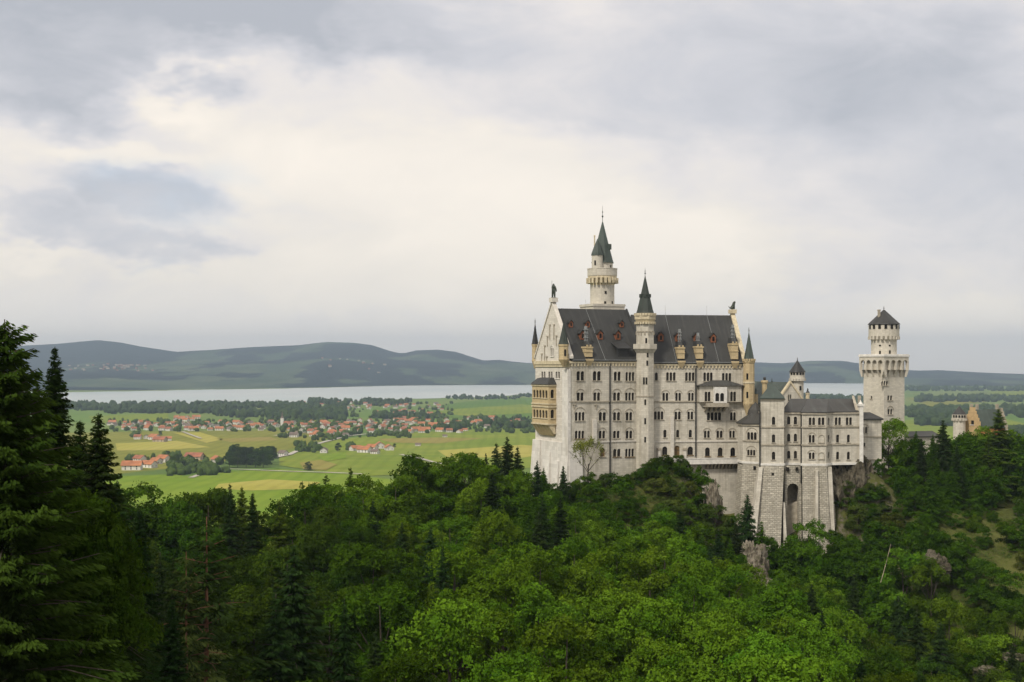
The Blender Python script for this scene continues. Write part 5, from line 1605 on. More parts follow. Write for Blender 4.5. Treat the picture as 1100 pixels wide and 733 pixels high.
for i in (-2, -1, 0, 1, 2):
    mb = MB(); a = ad + i * .4; mb.box((x + 7.6 * k * math.cos(a), y + 7.6 * k * math.sin(a), zz(447.3)), (.2, .7, .9), 0, a); mb.build('slot_window', M['glass'], gt_)
mb = MB(); mb.lathe(x, y, [(7.4 * k, zz(445.4)), (4.0 * k, zz(441)), (.1, zz(436.5))], 20); mb.build('turret_roof', M['slate'], gt_)
for px in (1043.5, 1049.5, 1071):
    c_ = MB(); x, y = gp(px, 472); c_.box((x, y, (zz(445) + zz(434.5)) / 2), (.8, .8, zz(434.5) - zz(445)), 0, .3); c_.build('chimney', M['trim'], gh)
# courtyard building at the right edge
oy = thing('courtyard_building', 'low orange building with dark roof edge at the right border above the visitors', 'castle building', (*gp(1095, 462), -45))
plO = Pl.between(gp(1083, 462), gp(1150, 455)); k = 461 / F; zz = lambda py: (HY - py) * k
mb = MB(); plO.pbox(mb, 0, plO.len, -60, zz(484), -9, 0); mb.build('wall', M['brick'], oy)
mb = MB(); mb.box8([plO.pt(-.5, zz(484) + .01, .8), plO.pt(plO.len, zz(484) + .01, .8), plO.pt(plO.len, zz(484) + .01, -9.5), plO.pt(-.5, zz(484) + .01, -9.5), plO.pt(-.5, zz(482.5), .8), plO.pt(plO.len, zz(482.5), .8), plO.pt(plO.len, zz(477), -5), plO.pt(1, zz(477), -5)]); mb.build('roof', M['iron'], oy)
pw = thing('terrace_building', 'pale plastered low building with two brown arched windows behind the visitors', 'castle building', (*gp(1080, 447), -50))
plW = Pl.between(gp(1067, 447), gp(1130, 441)); fW = Facade(plW)
fW.win(1072.6, 1076.4, 510.5, 520, 1, pane='shutter', frame='shutter'); fW.win(1080.6, 1084, 514, 522.5, 1, pane='shutter', frame='shutter'); fW.win(1091, 1094.6, 514, 522.5, 1, pane='shutter', frame='shutter')
k = 446 / F; zz = lambda py: (HY - py) * k
mb = MB(); fW.panel(mb, [(0, -62), (plW.len, -62), (plW.len, zz(505)), (0, zz(505))]); mb.face([plW.pt(0, -62), plW.pt(0, -62, -8), plW.pt(0, zz(505), -8), plW.pt(0, zz(505))]); mb.build('wall', M['gable_stone'], pw); fW.windows(pw)
mb = MB(); plW.pbox(mb, -.3, plW.len, zz(505) + .01, zz(503.5), -8, .4); mb.build('parapet', M['cream'], pw)
# ================================================================== TREES
def quads_mesh(name, C, U, V, tone, material):
    """many small leaf faces: centres C, half axes U and V (N x 3)"""
    n = len(C)
    P = np.empty((n, 4, 3), np.float32)
    P[:, 0] = C - U; P[:, 1] = C + V * .9 - U * .1; P[:, 2] = C + U; P[:, 3] = C - V * .9 - U * .1
    me = bpy.data.meshes.new(name)
    me.vertices.add(n * 4); me.vertices.foreach_set('co', P.ravel())
    me.loops.add(n * 4); me.loops.foreach_set('vertex_index', np.arange(n * 4, dtype=np.int32))
    me.polygons.add(n); me.polygons.foreach_set('loop_start', np.arange(0, n * 4, 4, dtype=np.int32))
    me.polygons.foreach_set('loop_total', np.full(n, 4, np.int32))
    at = me.attributes.new('tone', 'FLOAT', 'FACE'); at.data.foreach_set('value', np.clip(tone, 0, 1).astype(np.float32))
    me.materials.append(material)
    me.update(calc_edges=True)
    return me

def unit(a): return a / np.maximum(np.linalg.norm(a, axis=-1, keepdims=True), 1e-9)

def trunk_mesh(name, path, radii, limbs, material, n=7):
    mb = MB(); mb.tube(path, radii, n)
    for lp, lr in limbs: mb.tube(lp, lr, 5)
    me = bpy.data.meshes.new(name); me.from_pydata(mb.v, [], mb.f); me.materials.append(material)
    me.polygons.foreach_set('use_smooth', [True] * len(me.polygons)); me.update()
    return me

def broad(seed, H=16.0, Rr=5.5, lobes=46, per=150, leaf=.30, material='leaf', low=.18, flatten=.82, layered=.22, skew=1.12, big=1.0):
    rg = np.random.default_rng(seed)
    # bough positions over an uneven egg-shaped crown
    th = rg.uniform(0, 2 * np.pi, lobes); zc = 1 - 2 * rg.uniform(0, 1, lobes) ** skew
    rad = rg.uniform(.62, 1.0, lobes)
    zf = low + (1 - low) * (zc * .5 + .5)
    prof = np.sqrt(np.clip(1 - (np.abs((zf - (low + (1 - low) * .42)) / ((1 - low) * .62))) ** 2.2, .04, 1))
    asym = 1 + .22 * np.sin(th * 2 + seed) + .15 * np.sin(th * 3 + 2.1 * seed)
    L = np.stack([np.cos(th) * Rr * prof * rad * asym, np.sin(th) * Rr * prof * rad * asym, zf * H * .93], 1)
    lr = Rr * big * rg.uniform(.20, .40, lobes) * (.75 + .35 * prof)
    Cs, Us, Vs, Ts = [], [], [], []
    for i in range(lobes):
        # a bough: sprays over its rounded surface, each spray a tilted fan of leaves
        ns = int(per / 12 * (lr[i] / (Rr * .3)) ** 1.6) + 6
        d = unit(rg.normal(size=(ns, 3))); d[:, 2] = np.where(d[:, 2] < -.3, -d[:, 2], d[:, 2])
        rr = lr[i] * rg.uniform(.60, 1.12, ns)[:, None]
        ps = L[i] + d * rr * np.array([1.15, 1.15, flatten])
        ps[:, 2] -= .05 * ((ps[:, :2] ** 2).sum(1)) / Rr
        nsn = unit(d * .75 + np.array([0, 0, layered]) + rg.normal(size=(ns, 3)) * .50)
        k_ = 12; m_ = ns * k_
        nb_ = np.repeat(nsn, k_, 0)
        a_ = unit(np.cross(nb_, np.array([.31, .17, .93]) + rg.normal(size=(m_, 3)) * .02)); b_ = np.cross(nb_, a_)
        ang = rg.uniform(0, 2 * np.pi, m_)[:, None]; rad_ = (leaf * 3.3 * np.sqrt(rg.uniform(.02, 1, m_)))[:, None] * np.repeat(rg.uniform(.7, 1.35, ns), k_)[:, None]
        p = np.repeat(ps, k_, 0) + (a_ * np.cos(ang) + b_ * np.sin(ang)) * rad_ - nb_ * rad_ ** 2 * .35 + rg.normal(size=(m_, 3)) * leaf * .25
        nrm = unit(nb_ + rg.normal(size=(m_, 3)) * .30)
        t0 = unit(np.cross(nrm, rg.normal(size=(m_, 3))))
        t1_ = np.cross(nrm, t0)
        sz = leaf * rg.uniform(.7, 1.3, m_)[:, None]
        Cs.append(p); Us.append(t0 * sz); Vs.append(t1_ * sz * .72)
        Ts.append(rg.uniform(.15, .85) + np.repeat(rg.normal(size=ns) * .16, k_) + rg.normal(size=m_) * .10)
    C, U, V, T = map(np.concatenate, (Cs, Us, Vs, Ts))
    C[:, 2] = np.maximum(C[:, 2], .08 * H)
    limbs = []
    pr = random.Random(seed)
    for i in pr.sample(range(lobes), min(9, lobes)):
        z0 = H * pr.uniform(.2, .5); e = L[i] * .85
        mid = (e[0] * .45, e[1] * .45, z0 + (e[2] - z0) * .6)
        limbs.append(([(0, 0, z0), mid, tuple(e)], [H * .009, H * .006, H * .002]))
    tr = trunk_mesh('trunk', [(0, 0, -2.5), (0, 0, .3), (.15, .1, H * .35), (-.1, .15, H * .6), (0, 0, H * .86)], [H * .021, H * .018, H * .013, H * .008, H * .002], limbs, M['bark'])
    return tr, quads_mesh('crown', C, U, V, T, M[material]), H, Rr

def conifer(seed, H=20.0, Rr=3.4, gap=.55, twig=.42, material='needle', droop=.55, start=.06, dens=1.0, ragged=.25, bark='bark', up=.0, power=.85, tuft=1.0, drop=0.0):
    rg = np.random.default_rng(seed)
    Cs, Us, Vs, Ts = [], [], [], []
    z = H * start; limbs = []
    side = 1 + .15 * rg.normal()
    while z < H * .985:
        t_ = (z / H - start) / (1 - start)
        Lb = Rr * (1 - t_) ** power * (.55 + .45 * min(1, t_ * 6 + .45)) + .12
        nb = int(rg.integers(6, 9)) if t_ < .9 else 5
        a0 = rg.uniform(0, 2 * np.pi)
        for b_ in range(nb):
            if rg.random() < drop: continue
            a = a0 + 2 * np.pi * b_ / nb + rg.normal() * .2
            L = Lb * rg.uniform(1 - ragged * 1.4, 1 + ragged)
            zz_ = z + rg.normal() * gap * .35
            rise = up + .25 * t_ + rg.normal() * .07
            tone = rg.uniform(.05, .8)
            steps = max(2, int(L / (twig * .55) * dens))
            s_ = (np.arange(steps) + .5) / steps
            s_ = np.repeat(s_, 5)
            m_ = len(s_)
            r_ = s_ * L
            hz_ = zz_ + r_ * rise - droop * (r_ ** 1.6) / max(Rr, 1) ** .6 * (1 - .5 * t_) + .12 * (s_ > .85) * L * .3
            w = (1 - s_ * .80) * L * .34 + .05
            lat = rg.uniform(-1, 1, m_) * w
            p = np.stack([np.cos(a) * r_ - np.sin(a) * lat, np.sin(a) * r_ + np.cos(a) * lat, hz_ - np.abs(lat) * .28 + rg.normal(size=m_) * .06 - .10], 1)
            dirv_ = np.stack([np.cos(a) * np.ones(m_) - np.sin(a) * lat / (w + .05) * .9, np.sin(a) * np.ones(m_) + np.cos(a) * lat / (w + .05) * .9, -.30 - .35 * droop + rg.normal(size=m_) * .18], 1)
            u_ = unit(dirv_)
            v_ = unit(np.cross(u_, np.array([0, 0, 1.0]) + rg.normal(size=(m_, 3)) * .55))
            sz = twig * rg.uniform(.6, 1.25, m_)[:, None] * (.6 + .4 * min(1, L))
            Cs.append(p); Us.append(u_ * sz); Vs.append(v_ * sz * .30 * tuft)
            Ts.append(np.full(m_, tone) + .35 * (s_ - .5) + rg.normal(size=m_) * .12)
            if b_ % 3 == 0 and L > 1.0:
                limbs.append(([(0, 0, zz_), (math.cos(a) * L * .5, math.sin(a) * L * .5, zz_ + L * .5 * rise - .25 * droop * (L * .5)), (math.cos(a) * L * .9, math.sin(a) * L * .9, float(hz_[-1]))], [.05, .03, .012]))
        z += gap * rg.uniform(.75, 1.25) * (1 - .35 * t_)
    C, U, V, T = map(np.concatenate, (Cs, Us, Vs, Ts))
    tr = trunk_mesh('trunk', [(0, 0, -2.5), (0, 0, .2), (0, 0, H * .5), (0, 0, H * .99)], [H * .016, H * .014, H * .008, .02], limbs, M[bark])
    return tr, quads_mesh('crown', C, U, V, T, M[material]), H, Rr

P = {}
P['leafy'] = [broad(s, 15, 4.7, 25 + 3 * (s % 3), 560, .150, 'leaf', low=.12, big=1.12) for s in range(1, 7)]
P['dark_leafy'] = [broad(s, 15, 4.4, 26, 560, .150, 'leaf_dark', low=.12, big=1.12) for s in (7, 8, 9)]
P['bright'] = [broad(s, 14, 4.9, 25, 560, .155, 'leaf_bright', low=.12, layered=.28, big=1.12) for s in range(11, 15)]
P['round'] = [broad(s, 13, 4.8, 50, 520, .14, 'leaf_bright', low=.06, skew=.85) for s in (16, 17)]
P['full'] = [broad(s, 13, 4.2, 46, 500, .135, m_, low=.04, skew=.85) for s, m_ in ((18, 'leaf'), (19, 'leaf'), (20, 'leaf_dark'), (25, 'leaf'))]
P['slim'] = [broad(s, 14, 3.4, 34, 420, .125, 'leaf', low=.10) for s in (21, 22)]
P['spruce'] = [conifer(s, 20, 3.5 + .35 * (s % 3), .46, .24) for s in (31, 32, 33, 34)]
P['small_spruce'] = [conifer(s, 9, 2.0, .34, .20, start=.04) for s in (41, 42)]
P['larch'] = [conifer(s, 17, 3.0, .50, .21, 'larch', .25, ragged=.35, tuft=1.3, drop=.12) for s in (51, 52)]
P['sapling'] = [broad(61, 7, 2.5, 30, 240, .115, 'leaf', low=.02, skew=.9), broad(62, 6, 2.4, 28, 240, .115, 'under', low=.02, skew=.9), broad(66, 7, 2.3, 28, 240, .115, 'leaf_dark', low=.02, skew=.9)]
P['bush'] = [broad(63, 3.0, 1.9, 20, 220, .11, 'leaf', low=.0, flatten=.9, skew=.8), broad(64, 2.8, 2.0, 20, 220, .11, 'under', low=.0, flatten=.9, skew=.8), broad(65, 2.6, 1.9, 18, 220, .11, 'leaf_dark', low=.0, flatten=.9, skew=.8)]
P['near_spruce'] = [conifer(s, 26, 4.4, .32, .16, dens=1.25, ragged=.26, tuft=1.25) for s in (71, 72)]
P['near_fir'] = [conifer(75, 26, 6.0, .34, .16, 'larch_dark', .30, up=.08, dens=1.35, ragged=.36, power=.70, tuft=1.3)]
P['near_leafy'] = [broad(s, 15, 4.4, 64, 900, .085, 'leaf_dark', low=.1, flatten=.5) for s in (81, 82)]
P['bare_pine'] = [conifer(91, 18, 4.0, .9, .24, 'pine', .35, .30, dens=.9, ragged=.5, bark='pine_bark', drop=.30, up=.12)]

NOUN = {'round': 'bright round leafy tree', 'full': 'full-crowned leafy tree', 'leafy': 'leafy tree', 'dark_leafy': 'dark green leafy tree', 'bright': 'bright green leafy tree', 'slim': 'slim leafy tree', 'spruce': 'dark spruce', 'small_spruce': 'small dark spruce', 'larch': 'pale green larch', 'sapling': 'young leafy tree',
        'bush': 'leafy bush', 'near_spruce': 'tall near-black spruce', 'near_fir': 'tall shaggy conifer', 'near_leafy': 'dark leafy tree', 'bare_pine': 'thin pine with bare reddish branches'}
NAME = {'round': 'leafy_tree', 'full': 'leafy_tree', 'leafy': 'leafy_tree', 'dark_leafy': 'leafy_tree', 'bright': 'leafy_tree', 'slim': 'leafy_tree', 'near_leafy': 'leafy_tree', 'sapling': 'young_tree', 'bush': 'bush', 'spruce': 'spruce_tree', 'small_spruce': 'spruce_tree', 'near_spruce': 'spruce_tree', 'near_fir': 'conifer_tree', 'larch': 'larch_tree', 'bare_pine': 'pine_tree'}
rt_ = random.Random(77)
TREES = []      # (kind, px of trunk, py of top, Y, X, ground z, height, width factor, fixed label)

def put(kind, px, pyt, Y, wf=1.0, label=None, zb=None):
    X = (px - 550) / F * Y
    zt = (HY - pyt) / F * Y
    zb = hgt(X, Y) - .2 if zb is None else zb
    h_ = zt - zb
    if h_ < 1.2: return False
    h_ = min(h_, 31.0)
    if kind == 'bush' and h_ > 4.6: kind = 'sapling'
    if kind == 'sapling' and h_ > 9.5: kind = 'full'
    if kind in ('leafy', 'dark_leafy') and Y > 350: kind = 'full'
    TREES.append([kind, px, pyt, Y, X, zb, h_, wf, label]); return True

# --- trees one can pick out in the photograph
for a in [('near_fir', 5, 336, 60, 1.0, 'tallest shaggy conifer at the left border, reaching above the lake and hills'),
          ('near_spruce', 59, 369, 82, .95, 'tall dark spruce with pointed top standing against lake beside the shaggy left conifer'),
          ('near_spruce', 106, 440, 90, 1.15, 'broad dark spruce at left whose tip ends just below the lake'),
          ('near_leafy', 82, 500, 92, .55, 'dark leafy tree with lit sprays between the two near spruces'),
          ('near_spruce', 28, 440, 70, .9, 'dark spruce hugging the left border under the shaggy conifer'),
          ('near_leafy', 62, 520, 66, .7, 'small leafy tree with pale sprays low among the near left spruces'),
          ('near_spruce', 126, 512, 100, 1.0, 'low dark spruce at right foot of the broad near spruce'),
          ('near_spruce', 12, 560, 58, .8, 'darkest spruce in the lower left corner beside the rocks'),
          ('near_spruce', 70, 640, 78, .9, 'short black spruce below the left rocks at the bottom edge'),
          ('near_spruce', 40, 408, 78, .9, 'dark spruce filling the gap between shaggy conifer and pointed spruce'), ('near_spruce', 86, 448, 92, 1.1, 'dark spruce just behind and left of the broad near spruce'), ('near_spruce', 150, 545, 118, 1.0, 'dark spruce at the right end of the near spruce wall'), ('near_spruce', 48, 500, 66, 1.0, 'dark spruce in front of the near spruce wall, above the rocks'), ('near_spruce', 108, 600, 84, 1.0, 'low black spruce in front of the broad near spruce'),
          ('spruce', 316, 531, 150, 1.15, 'tall dark spruce standing alone in the leafy forest left of centre'),
          ('spruce', 247, 517, 262, .8, 'thin dark spruce tip on the forest edge against the bright green meadow'),
          ('spruce', 271, 529, 258, .75, 'second thin spruce tip on the forest edge, just right of the taller tip'),
          ('bare_pine', 222, 552, 128, 1.1, None), ('bare_pine', 200, 590, 120, .9, 'lower bare-branched pine left of the taller reddish pine'),
          ('near_spruce', 185, 640, 110, .9, 'dark spruce below the bare reddish pines at lower left'),
          ('spruce', 370, 640, 132, .9, 'dark spruce half hidden in leaves right of the lone tall spruce'),
          ('spruce', 545, 463, 372, 1.1, 'tallest spruce of the dark clump left of the palace gable'), ('spruce', 533, 474, 368, 1.0, 'second spruce of the dark clump left of the palace gable'), ('spruce', 556, 478, 374, 1.0, 'spruce of the dark clump nearest to the palace gable'),
          ('spruce', 522, 486, 366, .9, 'lowest outer spruce of the dark clump left of the palace gable'), ('spruce', 577, 494, 376, .85, 'spruce directly in front of the palace gable foot'),
          ('spruce', 566, 506, 372, .9, 'shorter spruce at the left foot of the palace gable'),
          ('small_spruce', 605, 500, 386, .9, 'small pointed spruce in front of the palace corner'),
          ('larch', 300, 535, 240, 1, None), ('larch', 350, 503, 322, 1, None), ('larch', 377, 500, 330, .9, None), ('larch', 325, 515, 300, .9, None),
          ('leafy', 395, 508, 326, 1, None), ('leafy', 425, 510, 318, 1, None), ('leafy', 452, 496, 338, 1, None), ('leafy', 475, 490, 345, 1.1, None), ('leafy', 500, 486, 348, 1.1, None), ('larch', 487, 497, 330, .9, None),
          ('small_spruce', 803, 531, 378, 1.0, 'slender spruce before the rough stone base left of the arched opening'), ('small_spruce', 818, 560, 374, .9, None),
          ('round', 868, 560, 379, .75, 'light green airy tree in front of the stone base right of the arch'),
          ('round', 955, 446, 418, .95, 'bright round leafy tree at the foot of the square tower'),
          ('spruce', 1013, 449, 408, 1.2, 'tall dark spruce between the low gallery wing and the gatehouse turret'), ('spruce', 990, 470, 404, 1.0, 'dark spruce left of the tall spruce, before the low gallery wing'),
          ('spruce', 1028, 478, 400, .9, 'spruce in front of the gatehouse turret'), ('larch', 1062, 466, 404, 1.1, 'pale conifer in front of the gatehouse roof'),
          ('larch', 1073, 437, 418, 1.5, 'wide open-branched conifer overlapping the far gatehouse gable'),
          ('leafy', 945, 492, 402, .8, None), ('leafy', 975, 500, 398, .9, None), ('slim', 1000, 515, 396, 1, None), ('spruce', 962, 512, 398, .8, None), ('leafy', 1040, 505, 404, .8, None), ('leafy', 1054, 520, 398, .8, None),
          ('leafy', 1095, 540, 395, .9, None), ('sapling', 1105, 520, 402, 1.2, None), ('leafy', 978, 482, 414, 1, None), ('leafy', 992, 486, 416, 1, None), ('spruce', 1002, 466, 412, .9, None), ('leafy', 1042, 478, 418, 1.1, None), ('leafy', 1054, 474, 420, 1.0, None), ('dark_leafy', 1033, 490, 408, 1.1, None), ('spruce', 1040, 470, 412, .9, None), ('leafy', 1085, 468, 424, 1.1, None), ('leafy', 1098, 478, 424, 1.1, None), ('dark_leafy', 1062, 500, 402, 1.1, None), ('leafy', 1020, 505, 400, 1.1, None), ('dark_leafy', 985, 520, 392, 1.1, None), ('leafy', 1008, 530, 390, 1.1, None), ('leafy', 1045, 535, 390, 1.1, None), ('dark_leafy', 1025, 545, 384, 1.0, None), ('leafy', 968, 535, 390, 1, None), ('leafy', 990, 550, 380, 1, None), ('leafy', 1066, 548, 388, 1, None), ('sapling', 1050, 552, 385, 1, None), ('sapling', 1075, 560, 380, 1, None),
          ('small_spruce', 985, 655, 300, 1.1, 'small dark spruce low on the right-hand clearing slope'), ('small_spruce', 1010, 668, 292, 1, None), ('small_spruce', 965, 640, 310, .9, None), ('small_spruce', 1088, 690, 285, .9, None),
          ('slim', 940, 560, 384, .8, None), ('spruce', 930, 560, 382, .7, None), ('leafy', 915, 585, 374, .8, None),
          ('bright', 888, 708, 190, .8, 'bright yellow-green treetop at the bottom edge right of centre')]:
    put(*a)
for px, pyt, Y in [(1035, 585, 362), (1060, 600, 350), (1000, 600, 352), (1085, 610, 345), (1020, 640, 325), (1055, 655, 315), (1090, 650, 322), (970, 590, 358), (990, 560, 372), (1045, 700, 295), (1075, 715, 285), (1000, 705, 290), (1108, 690, 300), (950, 600, 362)]:
    put('sapling', px, pyt, Y, rt_.uniform(.8, 1.2))
for px, pyt, Y in [(650, 508, 392), (664, 510, 393), (678, 509, 394), (640, 512, 390), (622, 513, 388), (692, 508, 396), (612, 522, 386), (630, 506, 391), (711, 508, 397), (722, 500, 399), (735, 496, 401), (748, 500, 400), (757, 510, 398), (728, 512, 394), (742, 516, 392), (715, 520, 392),
                   (700, 524, 390), (752, 530, 390), (765, 540, 388), (735, 532, 386), (718, 538, 384), (780, 560, 386), (790, 552, 388), (772, 575, 380), (840, 580, 380), (852, 590, 378), (825, 575, 380), (905, 575, 384), (922, 540, 392), (932, 520, 396), (912, 515, 397), (900, 600, 376), (885, 590, 378),
                   (1030, 690, 300), (1065, 680, 302), (1092, 720, 282), (960, 690, 300), (1085, 570, 376), (1020, 570, 370), (1100, 590, 362)]:
    put('bush', px, pyt, Y, rt_.uniform(.8, 1.25))

for px in range(142, 530, 13):
    f_ = (px - 142) / 388
    lim_ = np.interp(px, [130, 165, 200, 230, 290, 315, 340, 375, 410, 430, 455, 520], [520, 523, 529, 525, 532, 519, 505, 502, 512, 510, 497, 487])
    put(rt_.choice(['leafy', 'dark_leafy', 'leafy', 'larch', 'slim'] if px > 300 else ['dark_leafy', 'leafy', 'larch', 'dark_leafy']), px + rt_.uniform(-4, 4), lim_ + rt_.choice([-8, 0, 4, 10, 16, 24]) + rt_.uniform(-3, 4), 268 + 70 * f_ + rt_.uniform(-9, 9), rt_.uniform(.9, 1.1))
def shrubs(n, px0, px1, Y0, Y1, h0, h1, kind='bush'):
    for _ in range(n):
        px, Y = rt_.uniform(px0, px1), rt_.uniform(Y0, Y1)
        zb = hgt((px - 550) / F * Y, Y)
        put(kind, px, HY - F * (zb + rt_.uniform(h0, h1)) / Y, Y, rt_.uniform(.9, 1.3))
shrubs(34, 698, 764, 383, 403, 1.8, 3.6); shrubs(12, 600, 700, 384, 397, 1.6, 3.2); shrubs(14, 770, 840, 372, 388, 2, 4); shrubs(16, 892, 950, 372, 398, 2, 4.2)
shrubs(34, 940, 1105, 292, 345, 1.6, 3.4); shrubs(16, 940, 1105, 345, 392, 2, 4); shrubs(10, 700, 765, 370, 384, 5, 8, 'sapling'); shrubs(14, 890, 960, 362, 392, 5, 9, 'sapling'); shrubs(10, 985, 1105, 300, 350, 4.5, 7, 'sapling')
for a in [('full', 966, 478, 420, 1.1, None), ('full', 978, 470, 424, 1.1, None), ('spruce', 984, 462, 420, 1.1, None), ('full', 942, 486, 412, 1.0, None), ('spruce', 968, 484, 410, 1.1, None), ('full', 996, 474, 420, 1.2, None), ('spruce', 1048, 470, 412, 1.2, None), ('full', 1078, 560, 380, 1.2, None), ('full', 1098, 555, 384, 1.2, None), ('full', 1056, 566, 374, 1.1, None), ('full', 1030, 572, 372, 1.1, None), ('full', 570, 508, 384, 1.1, None), ('full', 590, 516, 384, 1.1, None), ('spruce', 584, 502, 386, .9, None), ('full', 600, 526, 384, 1.0, None), ('full', 616, 520, 388, 1.0, None), ('full', 556, 512, 378, 1.1, None),
          ('dark_leafy', 935, 540, 392, 1.2, None), ('dark_leafy', 946, 520, 396, 1.2, None), ('spruce', 938, 560, 386, 1.1, None), ('dark_leafy', 925, 575, 382, 1.2, None), ('leafy', 950, 560, 384, 1.2, None), ('dark_leafy', 910, 590, 376, 1.2, None), ('leafy', 965, 500, 402, 1.2, None), ('dark_leafy', 972, 512, 398, 1.2, None),
          ('leafy', 1036, 466, 424, 1.2, None), ('leafy', 1049, 464, 424, 1.2, None), ('leafy', 1066, 458, 424, 1.2, None), ('dark_leafy', 1086, 466, 424, 1.2, None), ('leafy', 1100, 474, 424, 1.2, None), ('spruce', 1020, 470, 408, 1.3, None), ('spruce', 1006, 490, 404, 1.3, None), ('spruce', 1022, 500, 396, 1.3, None), ('larch', 1055, 480, 410, 1.4, None), ('larch', 1045, 500, 404, 1.3, None)]:
    put(*a)
# --- the forest between: trees by the ground they stand on
SKY = [(0, 470), (130, 520), (165, 524), (200, 530), (230, 526), (290, 533), (315, 516), (340, 503), (375, 500), (410, 515), (430, 512), (455, 497), (520, 486), (560, 496), (580, 512), (610, 524), (640, 512), (700, 512), (745, 515), (770, 545), (800, 560), (830, 592), (850, 612), (895, 612), (905, 585), (930, 530), (950, 498), (975, 490), (1045, 500), (1062, 530), (1100, 548)]
sxp, syp = zip(*SKY)
occupied = [(t_[4], t_[3], 2.2 if t_[0] in ('bush', 'sapling', 'small_spruce') else 3.4) for t_ in TREES]
def free(x, y, r):
    for a, b_, c in occupied:
        if (a - x) ** 2 + (b_ - y) ** 2 < (r + c) ** 2: return False
    return True
cand = []
for _ in range(26000):
    Y = math.sqrt(rt_.uniform(98 ** 2, 412 ** 2)); u = rt_.uniform(-.40, .405)
    cand.append((u * Y, Y))
n_fill = 0
for X, Y in cand:
    px = 550 + F * X / Y
    if px > 905 and 330 < Y < 368: continue                # the open slope on the right is planted by hand
    if px > 955 and 262 < Y < 370: continue
    if px < 150 and Y < 110: continue
    zb = hgt(X, Y)
    right = min(1.0, max(0.0, (px - 480) / 260))
    r_ = rt_.random()
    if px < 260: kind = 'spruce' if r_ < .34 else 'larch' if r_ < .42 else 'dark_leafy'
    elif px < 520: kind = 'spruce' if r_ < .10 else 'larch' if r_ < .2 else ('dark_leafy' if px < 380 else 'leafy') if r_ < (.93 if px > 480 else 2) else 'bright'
    elif Y < 250 and px < 860: kind = 'bright' if r_ < .25 + .5 * right else 'leafy'
    elif px > 800: kind = 'spruce' if r_ < .18 else 'bright' if r_ < .33 else 'dark_leafy' if r_ < .6 else 'leafy'
    else: kind = 'spruce' if r_ < .16 else 'larch' if r_ < .24 else 'leafy' if r_ < .86 else 'slim'
    rad = (4.6 if kind in ('leafy', 'bright', 'dark_leafy', 'full') else 3.0) * (1.12 if Y < 190 else 1.0)
    if Y > 350: rad *= .75
    if not free(X, Y, rad): continue
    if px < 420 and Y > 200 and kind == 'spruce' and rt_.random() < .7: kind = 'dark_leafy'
    h_ = rt_.uniform(15, 23) if kind in ('leafy', 'bright', 'dark_leafy') else rt_.uniform(17, 27) if kind == 'spruce' else rt_.uniform(14, 20)
    if Y > 345 and px < 930: h_ *= .62
    if 900 < px and Y < 300: h_ *= .8
    lim = np.interp(px, sxp, syp) + 3
    if 795 < px < 838 and Y < 352: lim = max(lim, 682)
    if Y > 350 and kind in ('leafy', 'dark_leafy'): kind = 'full'
    zmax = (HY - lim) / F * Y
    if zb + h_ > zmax: h_ = zmax - zb - rt_.uniform(0, .8)
    if h_ < 6.5: continue
    pyt = HY - F * (zb + h_) / Y
    if pyt > 760: continue
    occupied.append((X, Y, rad)); n_fill += 1
    TREES.append([kind, px, pyt, Y, X, zb - .2, h_, rt_.uniform(.9, 1.15), None])

# what stands right behind other crowns cannot be seen: leave it out (coarse screen-row test from the photo's side)
def size_px(t_):
    return t_[6] * F / t_[3]
buf = np.full(1200, 760.0)
kept = []
for t_ in sorted(TREES, key=lambda q: q[3]):
    kind, px, pyt, Y, X, zb, h_, wf, lab = t_
    pr_ = P[kind][0]; w = pr_[3] / pr_[2] * h_ * wf * F / Y * .8
    a, b_ = int(max(0, px - w + 50)), int(min(1199, px + w + 50))
    if b_ <= a: continue
    seg = buf[a:b_ + 1]
    if (seg > pyt + 1.5).mean() < .15 and lab is None: continue
    kept.append(t_)
    xs = np.arange(a, b_ + 1); prof = pyt + (np.abs(xs - 50 - px) / max(w, 1)) ** 1.5 * h_ * F / Y * .55
    buf[a:b_ + 1] = np.minimum(seg, prof)
kept.sort(key=lambda q: -size_px(q) * (P[q[0]][0][3] / P[q[0]][0][2] * size_px(q)))
named = [t_ for t_ in kept if t_[8]]
MAXT = 258
small = [t_ for t_ in kept if not t_[8] and t_[0] in ('bush', 'sapling')]
big_ = [t_ for t_ in kept if not t_[8] and t_[0] not in ('bush', 'sapling')]
ind = named + small + big_[:MAXT - len(named)]
rest = big_[MAXT - len(named):]
named_ids = {id(t_) for t_ in named}
print('TREES', len(TREES), 'kept', len(kept), 'individual', len(ind), 'rest', len(rest))

COLS = [(60, 'at the left border'), (140, 'below the near left spruces'), (210, 'below the orange-roofed farmhouses'), (262, 'below the dark round grove'), (312, 'below the church steeple'), (362, 'left of the far farm cluster'), (430, 'below the far farm cluster'),
        (500, 'below the far village'), (566, 'left of the palace gable'), (612, 'below the palace gable'), (683, 'below the left palace half'), (704, 'below the stair turret'), (750, 'below the palace terrace'), (792, 'below the walled terrace end'), (843, 'below the green-roofed wing tower'),
        (861, 'below the arched opening'), (893, 'below the stone base'), (928, 'below the dark cliff'), (975, 'below the square tower'), (1022, 'below the low gallery'), (1068, 'below the gatehouse'), (2000, 'below the visitors')]
def band(py):
    return ('atop the forest' if py < 530 else 'in upper forest' if py < 575 else 'in middle forest' if py < 625 else 'in lower forest' if py < 680 else 'at the bottom edge')
def col_name(px):
    for lim, nm_ in COLS:
        if px < lim: return nm_
